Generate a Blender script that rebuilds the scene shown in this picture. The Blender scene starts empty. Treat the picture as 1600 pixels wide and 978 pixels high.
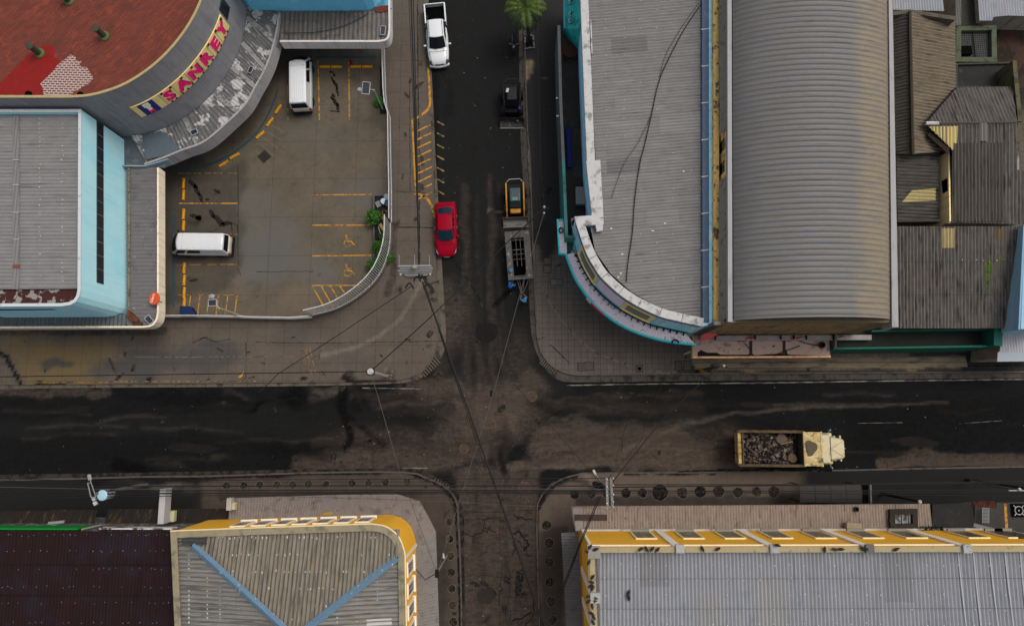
import bpy, bmesh, math, random
import numpy as np
from mathutils import Vector, Matrix

random.seed(7)
rng = np.random.default_rng(5)
scene = bpy.context.scene
col = scene.collection
R = math.radians
PI = math.pi

# ------------------------------------------------------------------ camera
F, IW, IH, CH = 1100.0, 1600.0, 978.0, 55.0
_dn = Vector((18.0, -163.0, -F)).normalized()
_up = -_dn
_ex = Vector((1, 0, 0)); _ex = (_ex - _ex.dot(_up) * _up).normalized()
_ey = _up.cross(_ex)
ROT = Matrix((_ex, _ey, _up))
cam_d = bpy.data.cameras.new('camera')
cam = bpy.data.objects.new('camera', cam_d); col.objects.link(cam)
cam_d.sensor_fit = 'HORIZONTAL'; cam_d.sensor_width = 36.0; cam_d.lens = 36.0 * F / IW
cam_d.clip_start = 0.5; cam_d.clip_end = 2000
cam.matrix_world = Matrix.Translation((0, 0, CH)) @ ROT.to_4x4()
scene.camera = cam


def P(px, py, z=0.0):
    v = ROT @ Vector((px - IW / 2, -(py - IH / 2), -F))
    t = (z - CH) / v.z
    return Vector((v.x * t, v.y * t, z))


def P2(px, py, z=0.0):
    p = P(px, py, z); return (p.x, p.y)


def poly(pts, z):
    return [P2(x, y, z) for x, y in pts]


def cr(pts, n=6, closed=False):
    """Catmull-Rom through 2-D or 3-D points."""
    pts = [tuple(p) for p in pts]; out = []
    m = len(pts); segs = m if closed else m - 1
    for i in range(segs):
        if closed:
            p0, p1, p2, p3 = pts[(i - 1) % m], pts[i], pts[(i + 1) % m], pts[(i + 2) % m]
        else:
            p0, p1, p2, p3 = pts[max(i - 1, 0)], pts[i], pts[i + 1], pts[min(i + 2, m - 1)]
        for k in range(n):
            t = k / n; t2 = t * t; t3 = t2 * t
            out.append(tuple(0.5 * (2 * b + (c - a) * t + (2 * a - 5 * b + 4 * c - d) * t2 + (-a + 3 * b - 3 * c + d) * t3)
                             for a, b, c, d in zip(p0, p1, p2, p3)))
    if not closed:
        out.append(pts[-1])
    return out


# ------------------------------------------------------------------ colours
def lin(c):
    c /= 255.0
    return c / 12.92 if c <= 0.04045 else ((c + 0.055) / 1.055) ** 2.4


LH = 1.2
def A(r, g, b, L=None):
    """albedo of a surface that reads (r,g,b) in sRGB under light level L"""
    L = L * 0.8 if L else LH
    c = [lin(v) / L for v in (r, g, b)]; k = min(1.0, 0.86 / max(c))
    return tuple(v * k for v in c)


# ------------------------------------------------------------------ materials
def mat(name, base, rough=0.85, layers=(), metallic=0.0, spec=0.25, bump=None, coat=0.0, obj_space=False, trans=0.0):
    m = bpy.data.materials.new(name); m.use_nodes = True
    nt = m.node_tree; N = nt.nodes; L = nt.links
    bs = N['Principled BSDF']
    bs.inputs['Roughness'].default_value = rough
    bs.inputs['Metallic'].default_value = metallic
    bs.inputs['Specular IOR Level'].default_value = spec
    bs.inputs['Coat Weight'].default_value = coat
    if coat: bs.inputs['Coat Roughness'].default_value = 0.08
    if obj_space:
        src = N.new('ShaderNodeTexCoord').outputs['Object']
    else:
        src = N.new('ShaderNodeNewGeometry').outputs['Position']

    def vec(size, ang):
        mp = N.new('ShaderNodeMapping'); mp.vector_type = 'TEXTURE'
        mp.inputs['Rotation'].default_value = (0, 0, ang)
        mp.inputs['Scale'].default_value = size if isinstance(size, tuple) else (size,) * 3
        L.new(src, mp.inputs['Vector']); return mp.outputs[0]

    def noise(size, ang=0, detail=4, w=0.6):
        n = N.new('ShaderNodeTexNoise'); n.inputs['Scale'].default_value = 1.0
        n.inputs['Detail'].default_value = detail; n.inputs['Roughness'].default_value = w
        L.new(vec(size, ang), n.inputs['Vector']); return n.outputs['Fac']

    def ramp(fac, lo, hi):
        r = N.new('ShaderNodeMapRange'); r.interpolation_type = 'SMOOTHSTEP'
        r.inputs['From Min'].default_value = lo; r.inputs['From Max'].default_value = hi
        L.new(fac, r.inputs['Value']); return r.outputs[0]

    def math_(op, a, b):
        q = N.new('ShaderNodeMath'); q.operation = op
        for i, v in enumerate((a, b)):
            if isinstance(v, (int, float)): q.inputs[i].default_value = v
            else: L.new(v, q.inputs[i])
        return q.outputs[0]

    cur = None
    attr = None

    def mix(fac, c, blend='MIX'):
        nonlocal cur
        x = N.new('ShaderNodeMix'); x.data_type = 'RGBA'; x.blend_type = blend
        L.new(fac, x.inputs[0]) if not isinstance(fac, (int, float)) else setattr(x.inputs[0], 'default_value', fac)
        if cur is None: x.inputs[6].default_value = (*base, 1)
        else: L.new(cur, x.inputs[6])
        if isinstance(c, tuple): x.inputs[7].default_value = (*c, 1)
        else: L.new(c, x.inputs[7])
        cur = x.outputs[2]

    for ly in layers:
        k = ly[0]
        if k == 'n':                       # ('n', colour, amount, size, ang, lo, hi)
            _, c, amt, size, ang, lo, hi = ly
            mix(math_('MULTIPLY', ramp(noise(size, ang), lo, hi), amt), c)
        elif k == 'v':                     # value variation ('v', amount, size, ang)
            _, amt, size, ang = ly
            f = noise(size, ang, 5, 0.65)
            r = N.new('ShaderNodeMapRange')
            r.inputs['From Min'].default_value = 0.25; r.inputs['From Max'].default_value = 0.75
            r.inputs['To Min'].default_value = 1 - amt; r.inputs['To Max'].default_value = 1 + amt
            L.new(f, r.inputs['Value'])
            cb = N.new('ShaderNodeCombineColor')
            for i in range(3): L.new(r.outputs[0], cb.inputs[i])
            mix(1.0, cb.outputs[0], 'MULTIPLY')
        elif k == 'a':                     # painted stains and shade ('a', colour, channel, amount, size, ragged)
            _, c, ch, amt, size, rag = ly
            if attr is None:
                at = N.new('ShaderNodeAttribute'); at.attribute_name = 'wear_and_shade'
                sp = N.new('ShaderNodeSeparateColor'); L.new(at.outputs['Color'], sp.inputs[0])
                attr = {'r': sp.outputs[0], 'g': sp.outputs[1], 'b': sp.outputs[2], 'a': at.outputs['Alpha']}
            n = math_('MULTIPLY', math_('SUBTRACT', noise(size, 0, 7, 0.7), 0.5), rag)
            f = math_('MULTIPLY', attr[ch], math_('ADD', math_('MULTIPLY', n, 1.6), 1.0))
            if rag >= 1: f = math_('MULTIPLY', f, math_('ADD', math_('MULTIPLY', noise(.3, 0, 6, .75), 1.7), .15))
            f = ramp(f, 0.02, .95)
            mix(math_('MULTIPLY', f, amt), c)
        elif k == 'b':                     # joints ('b', colour, amount, width, height, mortar, ang, offset)
            _, c, amt, w, h, mo, ang, off = ly
            b = N.new('ShaderNodeTexBrick'); b.offset = off
            b.inputs['Scale'].default_value = 1; b.inputs['Mortar Size'].default_value = mo
            b.inputs['Mortar Smooth'].default_value = 0.1
            b.inputs['Brick Width'].default_value = w; b.inputs['Row Height'].default_value = h
            L.new(vec(1.0, ang), b.inputs['Vector'])
            mix(math_('MULTIPLY', b.outputs['Fac'], amt), c)
        elif k == 't':                     # tile to tile variation ('t', c1, c2, w, h, mortarcol, ang, mo, amt)
            _, c1, c2, w, h, mc, ang, mo, amt = ly
            b = N.new('ShaderNodeTexBrick'); b.inputs['Scale'].default_value = 1
            b.inputs['Mortar Size'].default_value = mo; b.inputs['Brick Width'].default_value = w; b.inputs['Row Height'].default_value = h
            b.inputs['Color1'].default_value = (*c1, 1); b.inputs['Color2'].default_value = (*c2, 1); b.inputs['Mortar'].default_value = (*mc, 1)
            L.new(vec(1.0, ang), b.inputs['Vector']); mix(amt, b.outputs['Color'])
    if cur is None: bs.inputs['Base Color'].default_value = (*base, 1)
    else: L.new(cur, bs.inputs['Base Color'])
    if bump:
        size, st = bump
        bp = N.new('ShaderNodeBump'); bp.inputs['Strength'].default_value = st; bp.inputs['Distance'].default_value = 0.02
        L.new(noise(size, 0, 6), bp.inputs['Height']); L.new(bp.outputs[0], bs.inputs['Normal'])
    return m


# ------------------------------------------------------------------ mesh builder
def sarea(p):
    return 0.5 * sum(p[i][0] * p[(i + 1) % len(p)][1] - p[(i + 1) % len(p)][0] * p[i][1] for i in range(len(p)))


def inset(p, d):
    """closed polygon moved inwards by d (outwards if d < 0)"""
    n = len(p); s = 1 if sarea(p) > 0 else -1; out = []
    for i in range(n):
        a, b, c = p[i - 1], p[i], p[(i + 1) % n]
        e1 = Vector((b[0] - a[0], b[1] - a[1])).normalized(); e2 = Vector((c[0] - b[0], c[1] - b[1])).normalized()
        n1 = Vector((-e1.y, e1.x)) * s; n2 = Vector((-e2.y, e2.x)) * s
        m = n1 + n2
        m = m / max(0.3, m.dot(n1)) if m.length > 1e-6 else n1
        out.append((b[0] + m.x * d, b[1] + m.y * d))
    return out


def offs(line, d):
    """open polyline moved to its own left-hand normal by d"""
    n = len(line); out = []
    for i in range(n):
        b = line[i]; a = line[i - 1] if i else None; c = line[i + 1] if i < n - 1 else None
        ns = []
        if a is not None: e = Vector((b[0] - a[0], b[1] - a[1])).normalized(); ns.append(Vector((-e.y, e.x)))
        if c is not None: e = Vector((c[0] - b[0], c[1] - b[1])).normalized(); ns.append(Vector((-e.y, e.x)))
        m = ns[0] if len(ns) == 1 else (ns[0] + ns[1])
        if len(ns) == 2: m = m / max(0.35, m.dot(ns[0]))
        out.append((b[0] + m.x * d, b[1] + m.y * d))
    return out


def clip_half(pl, k, v, keep_gt):
    """Sutherland-Hodgman against coordinate k"""
    out = []; n = len(pl)
    for i in range(n):
        a, b = pl[i], pl[(i + 1) % n]
        ia = (a[k] >= v) if keep_gt else (a[k] <= v); ib = (b[k] >= v) if keep_gt else (b[k] <= v)
        if ia: out.append(a)
        if ia != ib:
            t = (v - a[k]) / (b[k] - a[k])
            q = [a[0] + (b[0] - a[0]) * t, a[1] + (b[1] - a[1]) * t]; q[k] = v
            out.append(tuple(q))
    return out


class MB:
    def __init__(s): s.v = []; s.f = []; s.m = []

    def add(s, vs, fs, mi=0):
        o = len(s.v); s.v += [tuple(v) for v in vs]
        for f in fs: s.f.append([i + o for i in f]); s.m.append(mi)

    def box(s, c, size, rz=0.0, mi=0, M=None):
        sx, sy, sz = size[0] / 2, size[1] / 2, size[2] / 2
        vs = [Vector((x, y, z)) for x in (-sx, sx) for y in (-sy, sy) for z in (-sz, sz)]
        m = M if M is not None else Matrix.Rotation(rz, 3, 'Z')
        vs = [m @ v + Vector(c) for v in vs]
        s.add(vs, [(0, 1, 3, 2), (4, 6, 7, 5), (0, 4, 5, 1), (2, 3, 7, 6), (0, 2, 6, 4), (1, 5, 7, 3)], mi)

    def prism(s, p, z0, z1, mt=0, ms=None, bottom=False):
        n = len(p); ms = mt if ms is None else ms
        s.add([(x, y, z1) for x, y in p], [list(range(n))], mt)
        if bottom: s.add([(x, y, z0) for x, y in p], [list(range(n))[::-1]], ms)
        s.add([(x, y, z0) for x, y in p] + [(x, y, z1) for x, y in p],
              [(i, (i + 1) % n, (i + 1) % n + n, i + n) for i in range(n)], ms)

    def ring(s, a, b, z0, z1, mi=0, mtop=None, closed=True):
        n = len(a); mtop = mi if mtop is None else mtop
        vs = [(x, y, z0) for x, y in a] + [(x, y, z1) for x, y in a] + [(x, y, z1) for x, y in b] + [(x, y, z0) for x, y in b]
        rg = range(n) if closed else range(n - 1)
        o = len(s.v); s.v += vs
        for q, m in ((0, mi), (1, mtop), (2, mi), (3, mi)):
            for i in rg:
                j = (i + 1) % n; q2 = (q + 1) % 4
                s.f.append([o + q * n + i, o + q * n + j, o + q2 * n + j, o + q2 * n + i]); s.m.append(m)
        if not closed:
            for i in (0, n - 1):
                s.f.append([o + i, o + n + i, o + 2 * n + i, o + 3 * n + i]); s.m.append(mi)

    def wall(s, line, th, z0, z1, mi=0, mtop=None):
        """open wall along a 2-D line, thickness to its left"""
        s.ring(line, offs(line, th), z0, z1, mi, mtop, closed=False)

    def sheet(s, p, z, mi=0):
        s.add([(x, y, z) for x, y in p], [list(range(len(p)))], mi)

    def ribbon(s, line, w, z, mi=0):
        a = offs(line, w / 2); b = offs(line, -w / 2); n = len(line)
        s.add([(x, y, z) for x, y in a] + [(x, y, z) for x, y in b], [(i, i + 1, n + i + 1, n + i) for i in range(n - 1)], mi)

    def tube(s, pts, r, n=6, mi=0, caps=True):
        pts = [Vector(p) for p in pts]; m = len(pts)
        rs = r if isinstance(r, (list, tuple)) else [r] * m
        rings = []; prev = None
        for i, p in enumerate(pts):
            d = (pts[min(i + 1, m - 1)] - pts[max(i - 1, 0)]).normalized()
            a = prev if prev is not None else (Vector((0, 0, 1)) if abs(d.z) < 0.9 else Vector((1, 0, 0)))
            u = (a - a.dot(d) * d).normalized(); w = d.cross(u); prev = u
            rings.append([p + (u * math.cos(t) + w * math.sin(t)) * rs[i] for t in (2 * PI * k / n for k in range(n))])
        vs = [v for g in rings for v in g]
        fs = [(i * n + k, i * n + (k + 1) % n, (i + 1) * n + (k + 1) % n, (i + 1) * n + k) for i in range(m - 1) for k in range(n)]
        if caps: fs += [list(range(n))[::-1], [(m - 1) * n + k for k in range(n)]]
        s.add(vs, fs, mi)

    def lathe(s, c, prof, n=16, mi=0, M=None):
        vs = []
        for r, z in prof:
            for k in range(n):
                v = Vector((r * math.cos(2 * PI * k / n), r * math.sin(2 * PI * k / n), z))
                if M is not None: v = M @ v
                vs.append(v + Vector(c))
        m = len(prof)
        fs = [(i * n + k, i * n + (k + 1) % n, (i + 1) * n + (k + 1) % n, (i + 1) * n + k) for i in range(m - 1) for k in range(n)]
        if prof[0][0] > 1e-4: fs.append(list(range(n))[::-1])
        if prof[-1][0] > 1e-4: fs.append([(m - 1) * n + k for k in range(n)])
        s.add(vs, fs, mi)

    def ball(s, c, r, mi=0, n=10, m=6, M=None):
        prof = [(max(1e-5, math.sin(PI * i / m)), -math.cos(PI * i / m)) for i in range(m + 1)]
        S = Matrix.Diagonal(Vector(r)) if not isinstance(r, (int, float)) else Matrix.Diagonal(Vector((r, r, r)))
        if M is not None: S = M @ S
        s.lathe(c, prof, n, mi, S)

    def loft(s, rings, mi=0, caps=True):
        n = len(rings[0]); m = len(rings)
        vs = [v for g in rings for v in g]
        fs = [(i * n + k, i * n + (k + 1) % n, (i + 1) * n + (k + 1) % n, (i + 1) * n + k) for i in range(m - 1) for k in range(n)]
        if caps: fs += [list(range(n))[::-1], [(m - 1) * n + k for k in range(n)]]
        s.add(vs, fs, mi)

    def corr(s, p, zf, d, spacing=0.22, amp=0.035, mi=0, prof=(0, .55, 1, .55), phase=0.0, var=0.0):
        """corrugated sheet over 2-D polygon p; ribs run along d; zf(x, y) is the slope"""
        d = Vector((d[0], d[1])).normalized(); nr = Vector((-d.y, d.x))
        q = [(x * d.x + y * d.y, x * nr.x + y * nr.y) for x, y in p]
        v0 = min(t[1] for t in q); v1 = max(t[1] for t in q)
        k = len(prof); st = spacing / k
        i0 = math.floor(v0 / st) - 1; i1 = math.ceil(v1 / st) + 1
        for i in range(i0, i1):
            a, b = i * st, (i + 1) * st
            c = clip_half(clip_half(q, 1, a, True), 1, b, False)
            if len(c) < 3: continue
            ha, hb = prof[i % k] * amp, prof[(i + 1) % k] * amp
            vs = []
            for u, v in c:
                x, y = u * d.x + v * nr.x, u * d.y + v * nr.y
                vs.append((x, y, zf(x, y) + ha + (hb - ha) * (v - a) / st))
            s.add(vs, [list(range(len(vs)))], mi)

    def leafball(s, c, r, n, size, mi=(0,), flat=1.0):
        c = Vector(c)
        for _ in range(n):
            v = Vector(rng.normal(size=3)).normalized() * (random.random() ** 0.45)
            v = Vector((v.x * r, v.y * r, v.z * r * flat)); sz = size * random.uniform(.6, 1.3)
            M = Matrix.Rotation(random.uniform(0, 2 * PI), 3, 'Z') @ Matrix.Rotation(random.uniform(-.9, .9), 3, 'X') @ Matrix.Rotation(random.uniform(-.6, .6), 3, 'Y')
            vs = [c + v + M @ Vector(q) for q in ((-.5 * sz, 0, 0), (0, -.3 * sz, .05 * sz), (.6 * sz, 0, 0), (0, .3 * sz, .05 * sz))]
            s.add(vs, [(0, 1, 2, 3)], random.choice(mi))


def plane3(a, b, c):
    n = (b - a).cross(c - a)
    return lambda x, y: a.z - (n.x * (x - a.x) + n.y * (y - a.y)) / n.z


WL = {}


def obj(name, mb, mats, parent=None, local=False, smooth=False, bevel=0.0, merge=False, subsurf=0, normals=True, auto=None):
    me = bpy.data.meshes.new(name)
    off = Vector((0, 0, 0)) if (local or parent is None) else WL.get(parent.name, Vector((0, 0, 0)))
    vs = [(v[0] - off.x, v[1] - off.y, v[2] - off.z) for v in mb.v]
    me.from_pydata(vs, [], mb.f)
    if not isinstance(mats, (list, tuple)): mats = [mats]
    for m in mats: me.materials.append(m)
    me.polygons.foreach_set('material_index', mb.m)
    if merge or normals:
        bm = bmesh.new(); bm.from_mesh(me)
        if merge: bmesh.ops.remove_doubles(bm, verts=bm.verts, dist=0.002)
        if normals: bmesh.ops.recalc_face_normals(bm, faces=bm.faces)
        bm.to_mesh(me); bm.free()
    if smooth:
        me.polygons.foreach_set('use_smooth', [True] * len(me.polygons))
        if auto is not None and hasattr(me, 'set_sharp_from_angle'): me.set_sharp_from_angle(angle=auto)
    o = bpy.data.objects.new(name, me); col.objects.link(o)
    if parent is not None:
        o.parent = parent; WL[o.name] = WL.get(parent.name, Vector((0, 0, 0)))
    if bevel:
        b = o.modifiers.new('bevel', 'BEVEL'); b.width = bevel; b.segments = 2; b.limit_method = 'ANGLE'; b.angle_limit = R(35)
    if subsurf:
        q = o.modifiers.new('sub', 'SUBSURF'); q.levels = subsurf; q.render_levels = subsurf
    me.update()
    return o


def weld(o, mb, m):
    """small surface fittings go into the part's own mesh"""
    me = o.data; me.materials.append(m); off = WL.get(o.name, Vector((0, 0, 0)))
    bm = bmesh.new(); bm.from_mesh(me); vs = [bm.verts.new((v[0] - off.x, v[1] - off.y, v[2] - off.z)) for v in mb.v]; k = len(me.materials) - 1
    for f in mb.f: bm.faces.new([vs[i] for i in f]).material_index = k
    bm.to_mesh(me); bm.free()


def tag(o, label, cat, group=None, kind=None):
    if label: o['label'] = label
    if cat: o['category'] = cat
    if group: o['group'] = group
    if kind: o['kind'] = kind
    return o


def thing(name, label, cat, loc=(0, 0, 0), rz=0.0, group=None):
    o = bpy.data.objects.new(name, None); col.objects.link(o)
    o.empty_display_size = 0.3
    o.location = loc; o.rotation_euler = (0, 0, rz); WL[o.name] = Vector(loc)
    return tag(o, label, cat, group)


def struct(name, mb, mats, **k):
    o = obj(name, mb, mats, **k); o['kind'] = 'structure'; return o


def kids(o): return [c for c in bpy.data.objects if c.parent == o]


def dup(o, label, loc=None, rz=None, parent=None, scale=None):
    c = o.copy(); col.objects.link(c)
    if parent is not None: c.parent = parent
    else:
        c.location = loc
        if rz is not None: c.rotation_euler = (0, 0, rz)
        if scale: c.scale = scale
        c['label'] = label
    for ch in kids(o): dup(ch, None, parent=c)
    return c


# ------------------------------------------------------------------ tone painting (stains, dust, patches and some shade, put into the surface colour)
def to_px(x, y, z):
    d = np.stack([x, y, np.full_like(x, z - CH)], -1)
    m = np.array([list(r) for r in ROT])            # world = m @ cam  ->  cam = m.T @ world
    c = d @ m
    return IW / 2 + c[:, 0] / -c[:, 2] * F, IH / 2 - c[:, 1] / -c[:, 2] * F


def fbm(x, y, s, seed):
    g = np.random.default_rng(seed); out = np.zeros_like(x); a = 1.0
    for o in range(4):
        T = g.random((64, 64)); u = x / s + g.random() * 50; v = y / s + g.random() * 50
        i = np.floor(u).astype(int); j = np.floor(v).astype(int); fu = u - i; fv = v - j
        fu = fu * fu * (3 - 2 * fu); fv = fv * fv * (3 - 2 * fv)
        t = lambda a_, b_: T[a_ % 64, b_ % 64]
        out += a * ((t(i, j) * (1 - fu) + t(i + 1, j) * fu) * (1 - fv) + (t(i, j + 1) * (1 - fu) + t(i + 1, j + 1) * fu) * fv - .5)
        a *= 0.5; s *= 0.5
    return out


def paint(o, z, strokes):
    """strokes in photograph pixels: (channel, 's' line, width, soft, amount) or (channel, 'e', cx, cy, rx, ry, amount)
    or (channel, 'p', polygon, soft, amount)"""
    thin = {'a': MB(), 'b': MB()}
    for st in [q for q in strokes if q[1] == 's' and q[0] in 'ab' and q[3] <= 3.6 and q[5] > .35 and not (o.name == 'road' and q[0] == 'b')]:
        strokes.remove(st); ln = []
        for (x0, y0), (x1, y1) in zip(st[2][:-1], st[2][1:]):
            k = max(1, int(math.hypot(x1 - x0, y1 - y0) / 4)); ln += [(x0 + (x1 - x0) * i / k + random.gauss(0, .35), y0 + (y1 - y0) * i / k + random.gauss(0, .35)) for i in range(k)]
        ln.append(st[2][-1]); ln = poly(ln, z); q = thin[st[0]]; n = len(ln); ws = [st[3] / 40 * random.uniform(.55, 1.15) for _ in ln]
        aa = [offs(ln, w)[i] for i, w in enumerate(ws)]; bb = [offs(ln, -w)[i] for i, w in enumerate(ws)]; h = z + (.005 if st[0] == 'a' else .0065)
        q.add([(x, y, h) for x, y in aa + bb], [(i, i + 1, n + i + 1, n + i) for i in range(n - 1)])
    for k, q in thin.items():
        if q.v:
            m = mat(o.name + k, A(26, 24, 22) if k == 'a' else A(112, 104, 94), .9, [('n', A(70, 64, 57), .8, .5, 0, .5, .62)] if k == 'a' else [('n', A(66, 60, 55), .9, .4, 0, .45, .6)], spec=.1); obj('ground_crack' if k == 'a' else 'pale_line_marking', q, m, o)
    me = o.data; n = len(me.vertices)
    co = np.empty(n * 3, np.float32); me.vertices.foreach_get('co', co); co = co.reshape(-1, 3).astype(float) + np.array(WL.get(o.name, Vector((0, 0, 0))))
    x, y = to_px(co[:, 0], co[:, 1], z)
    wx = x + fbm(x, y, 40, 1) * 22; wy = y + fbm(x, y, 40, 2) * 22
    out = np.zeros((n, 4))
    for st in strokes:
        ch = 'rgba'.index(st[0])
        if st[1] == 's':
            _, _, line, w, soft, amt = st
            d = np.full(n, 1e9)
            qx = x + (wx - x) * min(1, soft / 18); qy = y + (wy - y) * min(1, soft / 18)
            for (ax, ay), (bx, by) in zip(line[:-1], line[1:]):
                ex, ey = bx - ax, by - ay; t = np.clip(((qx - ax) * ex + (qy - ay) * ey) / max(1e-6, ex * ex + ey * ey), 0, 1)
                d = np.minimum(d, np.hypot(qx - ax - t * ex, qy - ay - t * ey))
            val = np.clip((w / 2 + soft - d) / max(soft, .1), 0, 1)
        elif st[1] == 'e':
            _, _, cx, cy, rx, ry, amt = st
            d = np.hypot((wx - cx) / rx, (wy - cy) / ry); val = np.clip(1.35 - d, 0, 1)
        else:
            _, _, pl, soft, amt = st
            ins = np.zeros(n, bool); d = np.full(n, 1e9)
            qx = x + (wx - x) * min(1, soft / 18); qy = y + (wy - y) * min(1, soft / 18)
            for (ax, ay), (bx, by) in zip(pl, pl[1:] + pl[:1]):
                ex, ey = bx - ax, by - ay; t = np.clip(((qx - ax) * ex + (qy - ay) * ey) / max(1e-6, ex * ex + ey * ey), 0, 1)
                d = np.minimum(d, np.hypot(qx - ax - t * ex, qy - ay - t * ey))
                c = ((ay > qy) != (by > qy)) & (qx < (bx - ax) * (qy - ay) / ((by - ay) if by != ay else 1e-9) + ax); ins ^= c
            val = np.clip(np.where(ins, 1, 1 - d / max(soft, .1)), 0, 1)
        val = val * val * (3 - 2 * val) * amt
        out[:, ch] = np.maximum(out[:, ch], val) if amt > 0 else out[:, ch] * (1 + val)
    a = me.attributes.new('wear_and_shade', 'FLOAT_COLOR', 'POINT')
    a.data.foreach_set('color', out.astype(np.float32).ravel())


def grid_cells(mb, p, z, st, mi=0):
    """polygon p cut into a fine grid at height z"""
    x0 = min(t[0] for t in p); x1 = max(t[0] for t in p); i = math.floor(x0 / st)
    while i * st < x1:
        c = clip_half(clip_half(p, 0, i * st, True), 0, (i + 1) * st, False)
        if len(c) >= 3:
            y0 = min(t[1] for t in c); y1 = max(t[1] for t in c); j = math.floor(y0 / st)
            while j * st < y1:
                e = clip_half(clip_half(c, 1, j * st, True), 1, (j + 1) * st, False)
                if len(e) >= 3 and abs(sarea(e)) > 1e-6: mb.add([(a, b, z) for a, b in e], [list(range(len(e)))], mi)
                j += 1
        i += 1
# ================================================================== THE SETTING: road, pavements, parking lot
WORLD = 160.0
asph = mat('asphalt', A(24, 24, 24), 0.88, [
    ('v', 0.28, (1.6, 0.25, 1), 0), ('v', 0.25, 0.35, 0),
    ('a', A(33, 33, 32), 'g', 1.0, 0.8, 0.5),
    ('a', A(84, 73, 64), 'r', 1.0, (.8, .28, 1), 1.2), ('v', .16, (.25, 1.1, 1), 0),
    ('a', A(98, 90, 80), 'b', 0.75, (1.1, .3, 1), 1.2),
    ('a', A(9, 9, 9), 'a', 1.0, 0.3, 1.0),
    ('v', 0.3, 0.07, 0), ('v', .16, (.9, .12, 1), R(4)), ('n', A(84, 80, 76), 0.4, 0.11, 0, .735, .77)], spec=0.08, bump=(0.06, 0.25))
RP = [P2(-40, -40), P2(1640, -40), P2(1640, 1018), P2(-40, 1018)]
mb = MB()
grid_cells(mb, [P2(-30, 560), P2(1630, 560), P2(1630, 790), P2(-30, 790)], 0, 0.2)
grid_cells(mb, [P2(640, -30), P2(905, -30), P2(905, 560), P2(640, 560)], 0, 0.2)
grid_cells(mb, [P2(660, 790), P2(900, 790), P2(900, 1015), P2(660, 1015)], 0, 0.2)
road = struct('road', mb, asph, merge=True)
S = []
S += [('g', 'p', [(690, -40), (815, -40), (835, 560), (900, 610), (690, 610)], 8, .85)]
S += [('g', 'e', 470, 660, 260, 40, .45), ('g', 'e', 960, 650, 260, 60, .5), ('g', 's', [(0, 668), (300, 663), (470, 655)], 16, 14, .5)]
S += [('r', 'e', 765, 640, 95, 60, .75), ('r', 'e', 700, 612, 80, 26, .6), ('r', 'e', 720, 690, 80, 60, .55), ('r', 'e', 700, 500, 40, 70, .5),
      ('r', 'e', 830, 605, 40, 30, .6), ('r', 'p', [(715, 740), (842, 740), (850, 1020), (715, 1020)], 14, .62),
      ('r', 's', [(480, 728), (640, 722), (760, 715)], 18, 18, .6), ('r', 's', [(860, 690), (960, 700), (1060, 712), (1150, 716)], 40, 30, .7),
      ('r', 'e', 985, 700, 90, 34, .55), ('r', 'e', 1090, 690, 90, 40, .35), ('r', 's', [(1375, 722), (1450, 716), (1600, 719)], 13, 8, .95),
      ('r', 's', [(800, 728), (880, 724), (1160, 726)], 6, 6, .8), ('r', 's', [(0, 612), (60, 611), (170, 612)], 8, 8, .5), ('r', 'e', 575, 690, 90, 26, .4),
      ('r', 'e', 1430, 715, 60, 14, .7), ('r', 'e', 815, 560, 30, 60, .35), ('r', 'e', 800, 800, 60, 50, .4), ('r', 'e', 660, 700, 120, 40, .45)]
S += [('b', 's', [(975, 703), (1010, 690), (1070, 664), (1150, 645), (1280, 634), (1480, 630)], 2.5, 4, .55), ('b', 's', [(985, 697), (1040, 668), (1120, 648), (1230, 640)], 2, 3, .4),
      ('b', 's', [(800, 732), (860, 729), (930, 727)], 3, 4, .6), ('b', 's', [(840, 640), (880, 655), (910, 668), (960, 668)], 2, 3, .4), ('b', 's', [(860, 655), (930, 645), (1010, 640)], 2, 4, .3),
      ('b', 's', [(1010, 560), (960, 620)], 2, 3, .2), ('b', 's', [(1200, 632), (1270, 630), (1340, 631), (1470, 631)], 2.5, 3, .35),
      ('b', 's', [(40, 668), (60, 665), (110, 668)], 3, 4, .28), ('b', 's', [(150, 660), (190, 652), (260, 650)], 3, 4, .28), ('b', 'e', 515, 612, 30, 12, .5), ('b', 's', [(490, 622), (520, 616)], 6, 8, .35),
      ('b', 'e', 690, 570, 20, 30, .3), ('b', 'e', 365, 612, 26, 6, .3), ('b', 'e', 340, 625, 5, 4, .6), ('b', 'e', 255, 720, 40, 8, .25), ('b', 's', [(815, 620), (800, 660), (805, 690)], 10, 14, .3),
      ('b', 'e', 757, 325, 4, 6, 1.0), ('b', 's', [(768, 328), (786, 331)], 2, 1.5, .8), ('b', 'e', 345, 718, 30, 8, .3), ('b', 's', [(900, 690), (930, 705), (960, 735)], 2, 3, .35)]
for _ in range(26):
    y = random.uniform(612, 720); x = random.uniform(0, 1500); l = random.uniform(60, 240)
    S.append(('b' if random.random() < .5 else 'a', 's', [(x, y), (x + l / 2, y + random.uniform(-3, 3)), (x + l, y + random.uniform(-6, 6))], 2, 5, random.uniform(.12, .3)))
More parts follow.
